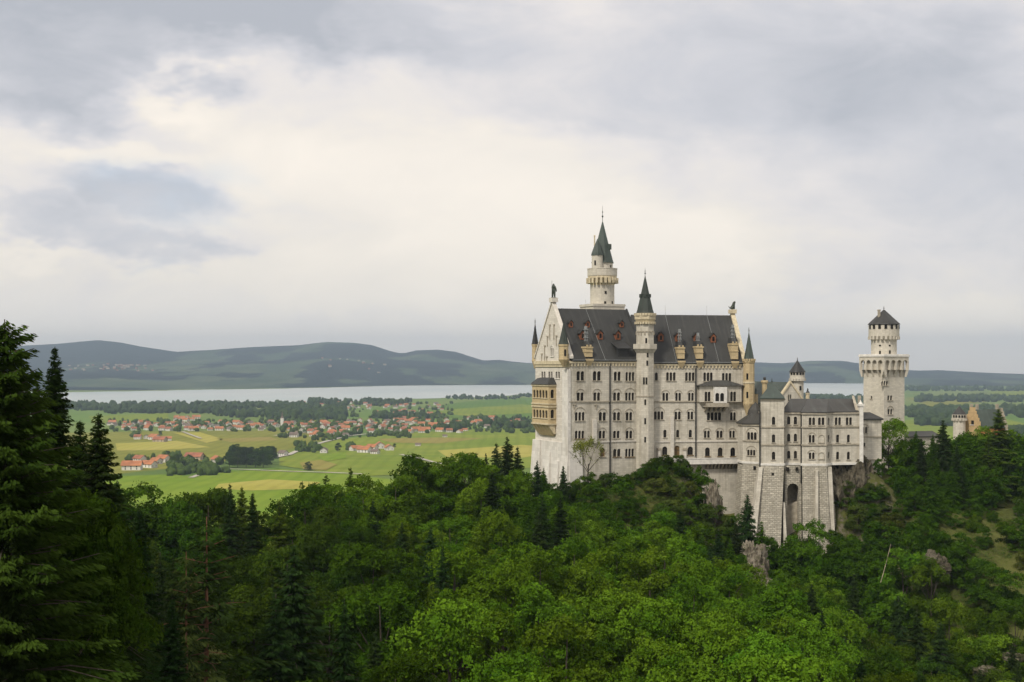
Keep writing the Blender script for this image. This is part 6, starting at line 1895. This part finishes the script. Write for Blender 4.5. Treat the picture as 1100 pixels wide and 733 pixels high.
ORD = ['', 'first', 'second', 'third', 'fourth', 'fifth', 'sixth', 'seventh', 'eighth', 'ninth', 'tenth', 'eleventh', 'twelfth', 'thirteenth', 'fourteenth', 'fifteenth', 'sixteenth', 'seventeenth', 'eighteenth', 'nineteenth', 'twentieth', '21st', '22nd', '23rd', '24th', '25th', '26th', '27th', '28th', '29th', '30th', '31st', '32nd', '33rd', '34th', '35th', '36th']
buckets = {}
for t_ in ind:
    if t_[8] is None: buckets.setdefault((NOUN[t_[0]], band(t_[2]), col_name(t_[1])), []).append(t_)
for (nn, bd, cn), lst in buckets.items():
    lst.sort(key=lambda q: q[1])
    for i, t_ in enumerate(lst):
        base_l = f'{nn} {bd} {cn}'
        if len(lst) > 1: base_l += f', {ORD[i + 1]} from left' if i < len(lst) - 1 else ', farthest right'
        t_[8] = base_l

GROUPS = {'bush': 'bushes at the castle foot and on the slope', 'sapling': 'young trees on the right-hand slope'}
made = {}
for n_, t_ in enumerate(ind):
    kind, px, pyt, Y, X, zb, h_, wf, lab = t_
    v = n_ * 7 + int(px) * 3
    protos = P[kind]
    trm, crm, H, Rr = protos[v % len(protos)]
    o = bpy.data.objects.new(NAME[kind], None); COL.objects.link(o)
    s = h_ / H
    o.location = (X, Y, zb); o.rotation_euler = (0, 0, rt_.uniform(0, 6.28)) if kind not in ('near_fir',) else (0, 0, 1.0)
    wx = s * wf
    if kind in ('leafy', 'bright', 'dark_leafy') and id(t_) not in named_ids: wx = max(wx * .9, min(wx * 1.15, 1.05 if Y < 190 else .95))
    o.scale = (wx, wx, s)
    tag(o, lab, 'bush' if kind == 'bush' else 'tree', GROUPS.get(kind, 'forest trees in the gorge'))
    a = bpy.data.objects.new('trunk', trm); COL.objects.link(a); a.parent = o
    c = bpy.data.objects.new('crown', crm); COL.objects.link(c); c.parent = o

def merged(name, items, label_kind='stuff'):
    """trees past the first 290: one mass"""
    co, tn = [], []
    for kind, X, Y, zb, sx_, sz_, rot in items:
        me = P[kind][int(abs(X) * 13) % len(P[kind])][1]
        n = len(me.vertices); a = np.zeros(n * 3, np.float32); me.vertices.foreach_get('co', a); a = a.reshape(-1, 4, 3)
        tv = np.zeros(len(me.polygons), np.float32); me.attributes['tone'].data.foreach_get('value', tv)
        k_ = np.arange(0, len(a), 2); a = a[k_]; tv = tv[k_]
        cen = a.mean(1, keepdims=True); a = cen + (a - cen) * 1.35
        ca, sa = math.cos(rot), math.sin(rot)
        b_ = np.stack([(a[..., 0] * ca - a[..., 1] * sa) * sx_ + X, (a[..., 0] * sa + a[..., 1] * ca) * sx_ + Y, a[..., 2] * sz_ + zb], -1)
        co.append(b_); tn.append(tv)
    A = np.concatenate(co); Tn = np.concatenate(tn); n = len(A)
    me = bpy.data.meshes.new(name)
    me.vertices.add(n * 4); me.vertices.foreach_set('co', A.astype(np.float32).ravel())
    me.loops.add(n * 4); me.loops.foreach_set('vertex_index', np.arange(n * 4, dtype=np.int32))
    me.polygons.add(n); me.polygons.foreach_set('loop_start', np.arange(0, n * 4, 4, dtype=np.int32)); me.polygons.foreach_set('loop_total', np.full(n, 4, np.int32))
    at = me.attributes.new('tone', 'FLOAT', 'FACE'); at.data.foreach_set('value', Tn)
    me.materials.append(M['leaf']); me.update(calc_edges=True)
    o = bpy.data.objects.new(name, me); link(o)
    return tag(o, 'remaining green treetops that fill the forest below the castle', None, None, 'stuff')
if rest:
    merged('forest', [(t_[0] if t_[0] != 'bush' else 'sapling', t_[4], t_[3], t_[5], t_[6] / P[t_[0]][0][2] * t_[7], t_[6] / P[t_[0]][0][2], rt_.uniform(0, 6.28)) for t_ in rest])

# undergrowth on the slopes
def undergrowth():
    rg = np.random.default_rng(5)
    n = 15000
    Y = np.where(rg.uniform(0, 1, n) < .6, rg.uniform(340, 412, n), rg.uniform(235, 412, n)); u = rg.uniform(.0, .41, n); X = u * Y
    left = rg.uniform(0, 1, n) < .15
    X = np.where(left, rg.uniform(-62, -16, n), X); Y = np.where(left, rg.uniform(56, 120, n), Y)
    Z = h_np(X, Y)
    keep = (vnoise(X, Y, 18, 9) > .36) & ((Y < 395) | (u > .268) | (u < .16))
    X, Y, Z = X[keep], Y[keep], Z[keep]
    m_ = 34
    N = len(X)
    r0 = rg.uniform(.35, 1.45, N) * np.where(Y < 130, .55, 1)
    d = unit(rg.normal(size=(N, m_, 3))); d[..., 2] = np.abs(d[..., 2])
    C = np.stack([X, Y, Z], -1)[:, None] + d * r0[:, None, None] * np.array([1.2, 1.2, .75]) * rg.uniform(.5, 1.05, (N, m_, 1))
    nr = unit(d + np.array([0, 0, .6]) + rg.normal(size=(N, m_, 3)) * .4)
    u0 = unit(np.cross(nr, rg.normal(size=(N, m_, 3)))); v0 = np.cross(nr, u0)
    sz = (.17 * rg.uniform(.6, 1.3, (N, m_, 1))) * np.where(Y < 130, .6, 1)[:, None, None]
    T = (rg.uniform(0, 1, (N, 1)) + rg.normal(size=(N, m_)) * .12)
    me = quads_mesh('undergrowth', C.reshape(-1, 3), (u0 * sz).reshape(-1, 3), (v0 * sz * .7).reshape(-1, 3), T.ravel(), M['under'])
    o = bpy.data.objects.new('undergrowth', me); link(o)
    tag(o, 'low green undergrowth covering the slopes', None, None, 'stuff')
undergrowth()

# the young bare-limbed tree before the palace wall
def sparse_tree():
    x, y = gp(631.5, 391); zb = hgt(x, y) - .3; k = y / F
    o = thing('young_tree', 'thin young tree with bare limbs and sparse pale leaves before the palace wall', 'tree', (x, y, zb), 'trees by the castle wall')
    Ht = (HY - 469) * k - zb
    pr = random.Random(3); mb = MB()
    mb.tube([(x, y, zb - 1), (x, y, zb + Ht * .3), (x + .2, y, zb + Ht * .52)], [.28, .22, .16], 6)
    tips = []
    def grow(p, d, L, r, depth):
        q = p + d * L; mid = p + d * L * .5 + Vector((pr.uniform(-.1, .1), pr.uniform(-.1, .1), .05)) * L
        mb.tube([p, mid, q], [r, r * .8, r * .6], 5); tips.append(q)
        if depth:
            for _ in range(3):
                nd = (d + Vector((pr.uniform(-.8, .8), pr.uniform(-.8, .8), pr.uniform(-.15, .7)))).normalized()
                grow(q, nd, L * pr.uniform(.6, .8), r * .55, depth - 1)
    for a in (.2, 2.0, 3.4, 5.0):
        grow(Vector((x + .1, y, zb + Ht * pr.uniform(.35, .5))), Vector((math.cos(a) * .8, math.sin(a) * .8, .9)).normalized(), Ht * .22, .12, 3)
    tm = mb.build('trunk', M['bark'], o)
    rg = np.random.default_rng(8); T_ = np.array([tuple(t_) for t_ in tips]) - np.array((x, y, zb))
    T_ = T_[np.abs(T_[:, 0]) < 4.2]
    C = np.repeat(T_, 20, axis=0) + rg.normal(size=(len(T_) * 20, 3)) * .45
    n = len(C); u0 = unit(rg.normal(size=(n, 3))); v0 = unit(np.cross(u0, rg.normal(size=(n, 3))))
    me = quads_mesh('crown', C, u0 * .19, v0 * .14, rg.uniform(0, 1, n), M['leaf_sap'])
    c = bpy.data.objects.new('crown', me); COL.objects.link(c); c.parent = o
sparse_tree()
# ================================================================== ROCKS, VALLEY, VILLAGE, PEOPLE
m, t, b = mat('weathered_rock')
tc_ = t.node('ShaderNodeTexCoord')
n1 = t.noise(tc_.outputs['Object'], .35, 6, .7); n2 = t.noise(t.vm('MULTIPLY', tc_.outputs['Object'], (1, 1, .35)), 1.6, 5, .7)
c = t.mix(t.rng(n1, .35, .65), (0.30, 0.265, 0.205), (0.135, 0.115, 0.082))
c = t.mix(t.rng(n2, .50, .66), c, (0.055, 0.047, 0.034))
geo = t.node('ShaderNodeNewGeometry'); nz = t.node('ShaderNodeSeparateXYZ'); t.put(nz.inputs[0], geo.outputs['Normal'])
c = t.mix(t.m('MULTIPLY', t.rng(nz.outputs[2], .45, .8), t.rng(n1, .4, .55)), c, (0.06, 0.075, 0.02))
t.put(b.inputs['Base Color'], c); b.inputs['Roughness'].default_value = 1.0; b.inputs['Specular IOR Level'].default_value = .1
bn = t.node('ShaderNodeBump'); bn.inputs['Strength'].default_value = .9; bn.inputs['Distance'].default_value = .6
t.put(bn.inputs['Height'], n2); t.put(b.inputs['Normal'], bn.outputs[0])
M['rock'] = m
m2 = m.copy(); m2.name = 'dark_mossy_rock'; M['dark_rock'] = m2
for nd in m2.node_tree.nodes:
    if nd.type == 'MIX':
        for i in (6, 7):
            if not nd.inputs[i].is_linked:
                v = nd.inputs[i].default_value; nd.inputs[i].default_value = (v[0] * .55, v[1] * .55, v[2] * .52, 1)

def rock(name, label, px, py, Y, size, seed, material='rock', kind=None, cat='rock'):
    bm = bmesh.new(); bmesh.ops.create_icosphere(bm, subdivisions=5, radius=1.0)
    off = Vector((seed * 3.7, seed * 1.9, seed * 5.3))
    for v in bm.verts:
        d = v.co.normalized()
        r = 1 + .34 * (noise.fractal(d * 1.3 + off, .9, 2.0, 4)) + .22 * abs(noise.noise(d * 3.1 + off)) - .10 * abs(noise.noise(d * 7.3 + off)) + .05 * noise.noise(d * 15 + off)
        cell = noise.cell(d * 3.5 + off) * .16
        v.co = Vector((d.x * size[0], d.y * size[1], d.z * size[2])) * (r + cell)
    me = bpy.data.meshes.new(name); bm.to_mesh(me); bm.free()
    me.materials.append(M[material])
    o = bpy.data.objects.new(name, me); COL.objects.link(o)
    x, y = gp(px, Y); o.location = (x, y, (HY - py) / F * Y)
    if kind: tag(o, label, None, None, kind)
    else: tag(o, label, cat)
    return o
rock('cliff', 'dark mossy rock cliff under the right end of the bower wing', 912, 548, 401, (6.6, 6, 15), 1, 'dark_rock', kind='structure')
rock('cliff', None, 921, 528, 404, (5.5, 6, 9.5), 2, 'dark_rock', kind='structure')
rock('rock', 'narrow grey rock rib left of the rough stone base, below the terrace', 766, 566, 391, (2.6, 3, 12), 3)
rock('rock', 'large pale rock outcrop in the trees below the rough stone base', 809, 612, 358, (3.6, 3.5, 7.5), 4)
rock('rock', 'lower pale rock beneath the large outcrop, deep among treetops', 823, 660, 340, (2.6, 3, 9), 5)
rock('rock', 'dark brown rock face low at left between the near black spruces', 26, 655, 74, (2.2, 2, 3.4), 6, 'dark_rock')
rock('rock', 'small mossy rock ledge low at left above the darker rock face', 12, 612, 72, (1.6, 1.5, 1.0), 7, 'dark_rock')
rock('rock', 'dark rock patch on the right slope below the tall spruce', 1000, 610, 362, (5, 3, 4), 8, 'dark_rock')
rock('rock', 'mossy boulder at bottom right of the clearing slope', 1062, 722, 286, (2.8, 2.5, 1.0), 9, 'dark_rock')
rock('rock', 'dark rock at the right end of the clearing slope\'s foot', 1090, 706, 292, (2.2, 2.5, .9), 10, 'dark_rock')
rock('rock', 'dark rock under the trees at the foot of the square tower', 975, 560, 396, (2.4, 2, 3), 11, 'dark_rock')
# leaning dead trunk
dt = MB(); Yd = 352
p0 = (*gp(946, Yd), (HY - 622) / F * Yd - 1); p1 = (*gp(957, Yd + 3), (HY - 586) / F * Yd)
dt.tube([p0, ((p0[0] + p1[0]) / 2 + .1, Yd + 1.5, (p0[2] + p1[2]) / 2), p1], [.10, .09, .05], 7)
tag(dt.build('dead_trunk', simple('bleached_wood', (.30, .25, .18), .9)), 'thin bare dead trunk leaning on the slope below the square tower', 'dead tree')

# ---- houses of the valley
M['hw'] = simple('white_house_wall', (.66, .63, .57), .9, .15, .05)
M['hg'] = simple('tan_house_wall', (.40, .33, .24), .9, .2, .05)
M['ro'] = simple('orange_tile_roof', (.38, .15, .065), .85, .3, .08)
M['rr'] = simple('red_brown_roof', (.30, .115, .062), .85, .3, .08)
M['rb'] = simple('grey_brown_roof', (.16, .12, .095), .85, .3, .08)
def house_mesh(name, w, d, he, hr, wall, roof):
    mb = MB()
    mb.box8([(-w / 2, -d / 2, -1), (w / 2, -d / 2, -1), (w / 2, d / 2, -1), (-w / 2, d / 2, -1), (-w / 2, -d / 2, he), (w / 2, -d / 2, he), (w / 2, d / 2, he), (-w / 2, d / 2, he)], 0)
    for sx_ in (-1, 1): mb.face([(sx_ * w / 2, -d / 2, he), (sx_ * w / 2, d / 2, he), (sx_ * w / 2, 0, he + hr * .97)], 0)
    e = 1.0
    for sy_ in (-1, 1):
        mb.box8([(-w / 2 - e, sy_ * (d / 2 + e), he - hr * e / (d / 2)), (w / 2 + e, sy_ * (d / 2 + e), he - hr * e / (d / 2)), (w / 2 + e, 0, he + hr), (-w / 2 - e, 0, he + hr),
                 (-w / 2 - e, sy_ * (d / 2 + e), he - hr * e / (d / 2) + .5), (w / 2 + e, sy_ * (d / 2 + e), he - hr * e / (d / 2) + .5), (w / 2 + e, 0, he + hr + .5), (-w / 2 - e, 0, he + hr + .5)], 1)
    for k_ in (-.3, 0, .3):
        for zz_ in (.28, .68):
            for sy_ in (-1, 1):
                x0 = k_ * w; mb.box((x0, sy_ * (d / 2), he * zz_), (1.3, .16, 1.5), 2)
    for sx_ in (-1, 1):
        for k_ in (-.25, .25): mb.box((sx_ * w / 2, k_ * d, he * .5), (.16, 1.3, 1.5), 2)
    me = bpy.data.meshes.new(name); me.from_pydata(mb.v, [], mb.f)
    for m_ in (wall, roof, M['glass']): me.materials.append(m_)
    me.polygons.foreach_set('material_index', mb.mi); me.update()
    return me
HM = [(house_mesh('house', 17, 11.5, 5.6, 3.8, M['hw'], M['ro']), 'orange-roofed white house'), (house_mesh('house', 14, 11, 6, 3.6, M['hw'], M['rr']), 'red-brown roofed white house'),
      (house_mesh('house', 20, 13, 5.5, 4.2, M['hw'], M['ro']), 'long orange-roofed house'), (house_mesh('house', 15, 11, 5.6, 3.8, M['hw'], M['rb']), 'grey-roofed white house'), (house_mesh('house', 24, 14, 5, 4.6, M['hg'], M['rr']), 'large tan barn with red-brown roof')]
rh = random.Random(12)
HOUSES = []
hocc = []
def add_house(px, py, v, s=1.0, rot=None, label=None, group=None, where=''):
    x, y = plain(px, py)
    HOUSES.append([px, py, x, y, v, s, rh.uniform(-.7, .7) + (1.57 if rh.random() < .3 else 0) if rot is None else rot, label, group, where]); hocc.append((x, y))
def scatter(n, px0, px1, py0, py1, where, group, vs=(0, 0, 1, 1, 1, 2, 3, 3), dmin=24):
    c_ = 0
    for _ in range(n * 40):
        px, py = rh.uniform(px0, px1), rh.uniform(py0, py1)
        x, y = plain(px, py)
        if any(abs(x - a) < dmin and abs(y - b_) < dmin * 2.6 for a, b_ in hocc): continue
        add_house(px, py, rh.choice(vs), rh.uniform(.75, 1.25), None, None, group, where); c_ += 1
        if c_ >= n: break
# single farms and houses one can pick out
for px, py, v, s, lb in [(148, 472, 1, 1.1, 'left brown-roofed house of the farm in the olive field'), (157, 471.5, 3, 1.0, 'grey-roofed house at the back of the farm in the olive field'), (166, 472.5, 2, 1.3, 'long orange-roofed barn in the middle of the olive-field farm'), (172, 474.8, 4, 1.2, 'large barn at the front of the olive-field farm'), (180, 473.5, 0, 1.0, 'rightmost small white house of the olive-field farm'),
                         (142, 505, 2, 1.5, 'long orange-roofed house lowest in the hamlet beside the near spruces'), (150, 497, 1, 1.3, 'red-brown roofed house at the back of the spruce-side hamlet'), (160, 502.5, 2, 1.2, 'wide orange-roofed house in the middle of the spruce-side hamlet'), (168, 498.5, 0, 1.1, 'white house behind the middle of the spruce-side hamlet'), (176, 496.5, 0, 1.3, 'tall white orange-roofed house at the right end of the spruce-side hamlet'),
                         (209, 494, 4, 1.3, 'chalet with wide brown roof standing between trees left of the grove'), (233, 497, 2, 1.2, 'single low orange-roofed house left beside the grove'),
                         (304, 490, 3, 1.1, 'small brown-roofed house at the road right of the grove'), (348, 487, 3, 1.2, 'low grey shed beside the road below the village'),
                         (382, 484.5, 2, 1.1, 'orange-roofed farmhouse at the left of the far farm cluster'), (392, 486.5, 2, 1.3, 'long orange barn at front left of the far farm cluster'), (400, 483.5, 0, 1.2, 'white house in the middle of the far farm cluster'), (408, 482, 2, 1.4, 'largest orange-roofed barn of the far farm cluster'), (418, 484, 2, 1.2, 'orange-roofed house at the right end of the far farm cluster'), (403, 488, 3, 1.0, 'low pale shed at the front of the far farm cluster'),
                         (449, 479.5, 3, .7, 'tiny lone hay barn in the meadow right of the far farm cluster'), (478, 470, 3, .7, 'tiny lone shed in the meadow below the big orange roofs')]:
    add_house(px, py, v, s, None, lb, 'farm buildings in the valley')
scatter(34, 118, 208, 455.5, 463, 'in the leftmost village part', 'village houses')
scatter(10, 185, 215, 449, 453, 'behind the leftmost village part', 'village houses', (2, 2, 0))
scatter(26, 208, 298, 454.5, 463.5, 'left of the church', 'village houses')
scatter(34, 308, 372, 455, 470, 'right of the church', 'village houses')
scatter(30, 372, 436, 453, 466, 'in the middle village', 'village houses')
scatter(34, 424, 502, 452, 465.5, 'left of the village-side wood', 'village houses', (0, 2, 2, 2, 1))
scatter(22, 500, 572, 449.5, 460, 'nearest the palace gable', 'village houses')
scatter(26, 320, 400, 432, 440, 'in left half of lakeside town', 'far town houses', (0, 1, 1, 3), 20)
scatter(34, 400, 482, 434, 450, 'in right half of lakeside town', 'far town houses', (0, 1, 1, 3), 20)
bk_ = {}
for h_ in HOUSES:
    if h_[7] is None: bk_.setdefault((HM[h_[4]][1], h_[9]), []).append(h_)
for (nn, wh), lst in bk_.items():
    lst.sort(key=lambda q: q[0])
    for i, h_ in enumerate(lst):
        h_[7] = f'{nn} {wh}' + ('' if len(lst) == 1 else f', {ORD[i + 1]} from left' if i < 14 else ', farthest right')
for px, py, x, y, v, s, rot, lab, grp, _ in HOUSES:
    o = bpy.data.objects.new('barn' if v == 4 else 'house', HM[v][0]); COL.objects.link(o)
    o.location = (x, y, VZ + .2); o.rotation_euler = (0, 0, rot); o.scale = (s, s, s)
    tag(o, lab, 'barn' if v == 4 else 'house', grp)
# village church
x, y = plain(304, 459.5)
ch = thing('church', 'white village church with pointed steeple beyond the fields', 'church', (x, y, VZ))
mb = MB(); mb.box((x + 14, y + 4, VZ + 5), (26, 13, 10)); mb.build('nave', M['hw'], ch)
mb = MB(); mb.box8([(x + .5, y - 3, VZ + 10.01), (x + 28, y - 3, VZ + 10.01), (x + 28, y + 11, VZ + 10.01), (x + .5, y + 11, VZ + 10.01), (x + .5, y + 3.9, VZ + 18), (x + 28, y + 3.9, VZ + 18), (x + 28, y + 4.1, VZ + 18), (x + .5, y + 4.1, VZ + 18)]); mb.build('nave_roof', M['rr'], ch)
mb = MB(); mb.box((x - 3, y + 4, VZ + 13), (8, 8, 26)); mb.build('bell_tower', M['hw'], ch)
mb = MB(); mb.lathe(x - 3, y + 4, [(5.9, VZ + 26.01), (2.4, VZ + 32), (.2, VZ + 46)], 4, R(45)); mb.build('steeple', M['hw'] if False else M['rb'], ch)
# far hill town over the lake
mb = MB()
rg_ = random.Random(31)
def hill_z(x, y):
    j = int(np.clip(np.searchsorted(HYs, y), 1, len(HYs) - 1)); i = int(np.clip(np.searchsorted(U, x / y), 1, len(U) - 1))
    return float(ZZ[j, i])
for _ in range(50):
    px = rg_.gauss(128, 15) if rg_.random() < .6 else rg_.uniform(70, 165); Y = rg_.uniform(11600, 12900)
    if not 68 < px < 172: continue
    x, y = gp(px, Y); z = hill_z(x, y); mb.box((x, y, z + 5), (rg_.uniform(14, 30), 16, 13), 0 if rg_.random() < .7 else 1, rg_.uniform(0, 3))
for _ in range(16):
    px = rg_.uniform(340, 425); Y = rg_.uniform(11700, 13000)
    x, y = gp(px, Y); z = hill_z(x, y); mb.box((x, y, z + 5), (rg_.uniform(14, 28), 16, 12), 0 if rg_.random() < .7 else 1, rg_.uniform(0, 3))
tag(mb.build('hill_town', [M['hg'], M['rr']]), 'far scattered pale houses on the hills across the lake', None, None, 'stuff')

# ---- woods, hedges and single trees of the valley
def blob_template():
    bm = bmesh.new(); bmesh.ops.create_icosphere(bm, subdivisions=2, radius=1.0)
    V = np.array([tuple(v.co) for v in bm.verts]); Fc = np.array([[v.index for v in f.verts] for f in bm.faces]); bm.free()
    return V, Fc
BV, BF = blob_template()
M['wood'] = leafmat('valley_wood_leaves', (0.022, 0.042, 0.012), (0.050, 0.078, 0.018), .1, 0, 0)
M['wood_light'] = leafmat('valley_tree_leaves', (0.035, 0.062, 0.013), (0.066, 0.100, 0.020), .1, 0, 0)
def wood_mass(name, label, pts, hmean, material, spread=.5):
    rg = np.random.default_rng(len(pts))
    n = len(pts)
    X = np.array([p[0] for p in pts]); Y = np.array([p[1] for p in pts])
    h_ = hmean * rg.uniform(.6, 1.35, n); w = h_ * rg.uniform(.32, .62, n)
    V = BV[None] * (1 + .38 * rg.normal(size=(n, len(BV), 1)) * .5)
    V = V * np.stack([w, w, h_ * .55], -1)[:, None]
    V[..., 2] += (h_ * .45)[:, None]
    V += np.stack([X, Y, np.full(n, VZ)], -1)[:, None]
    Fc = (BF[None] + (np.arange(n) * len(BV))[:, None, None]).reshape(-1, 3)
    me = bpy.data.meshes.new(name)
    me.vertices.add(n * len(BV)); me.vertices.foreach_set('co', V.astype(np.float32).ravel())
    me.loops.add(len(Fc) * 3); me.loops.foreach_set('vertex_index', Fc.astype(np.int32).ravel())
    me.polygons.add(len(Fc)); me.polygons.foreach_set('loop_start', np.arange(0, len(Fc) * 3, 3, dtype=np.int32)); me.polygons.foreach_set('loop_total', np.full(len(Fc), 3, np.int32))
    at = me.attributes.new('tone', 'FLOAT', 'FACE'); at.data.foreach_set('value', np.clip(np.repeat(rg.uniform(0, 1, n), len(BF)) + rg.normal(size=len(Fc)) * .2, 0, 1).astype(np.float32))
    me.materials.append(M[material]); me.update(calc_edges=True)
    o = bpy.data.objects.new(name, me); link(o)
    tag(o, label, None, None, 'stuff')
rw = random.Random(9)
def region(n, pxr, pyr, edge=None):
    out = []
    while len(out) < n:
        px, py = rw.uniform(*pxr), rw.uniform(*pyr)
        if edge and not edge(px, py): continue
        out.append(plain(px, py))
    return out
def clear(pts, d=26):
    """keep trees off the houses and the fronts of houses"""
    return [p for p in pts if not any(abs(p[0] - a) < d * .55 and -8 < b_ - p[1] < d * 3 or math.hypot(p[0] - a, p[1] - b_) < d * .6 for a, b_ in hocc)]
shore = region(560, (40, 335), (435.6, 441.5)) + region(120, (110, 240), (441, 444.8)) + region(330, (286, 372), (439, 452)) + region(150, (330, 442), (431.5, 436)) + region(90, (230, 330), (444, 449))
wood_mass('shore_wood', 'dark belt of woods along the near lake shore', clear(shore, 20), 19, 'wood')
wood_mass('plain_wood', 'dark wood beside the village by the castle', clear(region(90, (472, 500), (460, 464.5)) + region(60, (400, 470), (446, 451)) + region(60, (520, 575), (453, 461)) + region(70, (555, 640), (425.4, 427.2)) + region(60, (480, 560), (427.2, 429.5)), 18), 17, 'wood')
vil = region(230, (115, 300), (452.5, 464)) + region(300, (300, 440), (452, 471)) + region(210, (430, 575), (449, 466)) + region(120, (318, 490), (433, 451))
wood_mass('village_trees', 'green trees scattered between the village houses', clear(vil, 22), 11, 'wood_light')
rgt = region(260, (972, 1120), (441, 449)) + region(220, (985, 1120), (428, 432.5)) + region(240, (965, 1120), (417, 420.5)) + region(120, (985, 1060), (454, 458)) + region(90, (1070, 1140), (466, 471)) + region(180, (760, 935), (427.6, 431)) + region(60, (878, 932), (431, 440))
wood_mass('far_woods', 'hazy dark wood bands on the plain right of the square tower', rgt, 22, 'wood')
hed = region(70, (182, 236), (498, 512)) + region(26, (136, 200), (492, 497)) + region(18, (215, 245), (506, 510)) + region(26, (318, 345), (478, 487)) + region(22, (336, 372), (468, 474)) + region(12, (372, 380), (481, 485)) + region(8, (140, 150), (467, 470))
wood_mass('valley_hedges', 'loose hedges and clumps of trees between the meadows', clear(hed, 22), 11, 'wood_light')
def valley_tree(px, py, h_, kind, label, group):
    trm, crm, H, Rr = P[kind][int(px) % len(P[kind])]
    x, y = plain(px, py)
    o = bpy.data.objects.new(NAME[kind], None); COL.objects.link(o); o.location = (x, y, VZ); s = h_ / H
    o.scale = (s * 1.15, s * 1.15, s); o.rotation_euler = (0, 0, px)
    tag(o, label, 'tree', group)
    for nm_, me in (('trunk', trm), ('crown', crm)):
        q = bpy.data.objects.new(nm_, me); COL.objects.link(q); q.parent = o
for i in range(15):
    valley_tree(246 + i * 3.1 + rw.uniform(-1, 1), 502.5 - (i % 3) * 2.6, rw.uniform(26, 34), 'dark_leafy', 'dark tree packed in the round grove on the bright meadow', 'trees of the round grove')
for px, py, h_, kind, lb in [(331, 505.5, 15, 'leafy', 'round lone tree on the meadow right of the grove'), (289, 487, 14, 'dark_leafy', 'dark tree behind the right end of the grove'), (331, 486, 13, 'leafy', 'tree beside the road above the lone meadow tree'), (343, 485, 12, 'leafy', 'small tree beside the grey roadside shed'), (363, 485.5, 18, 'dark_leafy', 'bushy dark tree left of the far farm cluster'), (424, 481, 9, 'leafy', 'small tree right behind the far farm cluster'),
                             (204, 499, 17, 'dark_leafy', 'dark round tree left of the brown-roofed chalet'), (180, 493, 15, 'dark_leafy', 'dark tree behind the spruce-side hamlet'), (221, 498, 14, 'leafy', 'tree between the chalet and the low orange house'), (190, 505, 26, 'leafy', 'large pale tree in the hedge below the hamlet'), (150, 466, 12, 'dark_leafy', 'dark tree behind the olive-field farm'), (173, 468, 13, 'dark_leafy', 'dark tree behind the right barn of the olive-field farm')]:
    valley_tree(px, py, h_, kind, lb, 'single trees of the valley')

# ---- viewing terrace with visitors at the right edge
M['skin'] = simple('skin', (.45, .28, .20), .7, .05); 
def cloth(nm_, c_): return simple(nm_, c_, .9, .1, 3)
CL = [cloth('white_cloth', (.6, .6, .58)), cloth('red_cloth', (.45, .06, .05)), cloth('blue_cloth', (.06, .11, .30)), cloth('dark_cloth', (.03, .03, .035)), cloth('pink_cloth', (.55, .25, .30)), cloth('grey_cloth', (.2, .2, .22))]
tz = (HY - 537) / F * 438
tp_ = MB(); plX = Pl.between(gp(1060, 436), gp(1135, 432))
plX.pbox(tp_, 0, plX.len, -64, tz, -11, 0)
tt_ = tp_.build('viewing_terrace', M['stone']); tag(tt_, kind='structure')
def person(x, y, z, rot, pose, shirt, trousers, hair, label, s=1.0):
    a = .12 if pose == 1 else 0.0
    pts = [(0, 0, .95), (0, .01, 1.2), (0, 0, 1.42), (0, .01, 1.53), (0, .02, 1.68), (.10, 0, .88), (.11, .02 + a, .5), (.12, 0 + a, .06), (.12, -.12 + a, .03), (-.10, 0, .88), (-.11, .02 - a, .5), (-.12, -a, .06), (-.12, -.12 - a, .03),
           (.19, 0, 1.40), (.25, .03, 1.13), (.22, -.10 - (.15 if pose == 2 else 0), .92 + (.28 if pose == 2 else 0)), (-.19, 0, 1.40), (-.25, .03, 1.13), (-.23, -.08, .90)]
    ed = [(0, 1), (1, 2), (2, 3), (3, 4), (0, 5), (5, 6), (6, 7), (7, 8), (0, 9), (9, 10), (10, 11), (11, 12), (2, 13), (13, 14), (14, 15), (2, 16), (16, 17), (17, 18)]
    rd_ = [.16, .155, .15, .062, .11, .095, .07, .05, .045, .095, .07, .05, .045, .06, .048, .038, .06, .048, .038]
    me = skin_mesh('person', pts, ed, rd_, 1)
    for m_ in (M['skin'], shirt, trousers, hair): me.materials.append(m_)
    for p in me.polygons:
        c_ = p.center
        if c_.z > 1.56: p.material_index = 3 if (c_.z > 1.72 or c_.y > .06) else 0
        elif c_.z > 1.47: p.material_index = 0
        elif c_.z > .94 or (abs(c_.x) > .2 and c_.z > 1.05): p.material_index = 1
        elif abs(c_.x) > .19 and c_.z > .82: p.material_index = 0
        elif c_.z > .09: p.material_index = 2
        else: p.material_index = 3
        p.use_smooth = True
    o = bpy.data.objects.new('person', me); COL.objects.link(o)
    o.location = (x, y, z); o.rotation_euler = (0, 0, rot); o.scale = (s, s, s)
    return tag(o, label, 'person', 'visitors on the terrace')
rp_ = random.Random(21)
cn = ['white', 'red', 'blue', 'dark', 'pink', 'grey']
seen_ = {}
plist = []
for i in range(22):
    px = 1065.5 + i * 1.72 + rp_.uniform(-.4, .4)
    plist.append((px, 437.0 + (i * 7 % 5) * 1.1, i))
for px, Y, i in plist:
    sh_, tr_c = i * 5 % 6, (i * 3 + 3) % 6
    x, y = gp(px, Y)
    key = (cn[sh_], cn[tr_c])
    base = f'visitor in {cn[sh_]} top and {cn[tr_c]} trousers on the terrace'
    seen_[base] = seen_.get(base, 0) + 1
    lb = base if seen_[base] == 1 else base + f', {ORD[seen_[base]]} such from left'
    person(x, y, tz + .002, rp_.uniform(-1, 1), i % 3, CL[sh_], CL[tr_c], CL[3], lb, rp_.uniform(.92, 1.06))
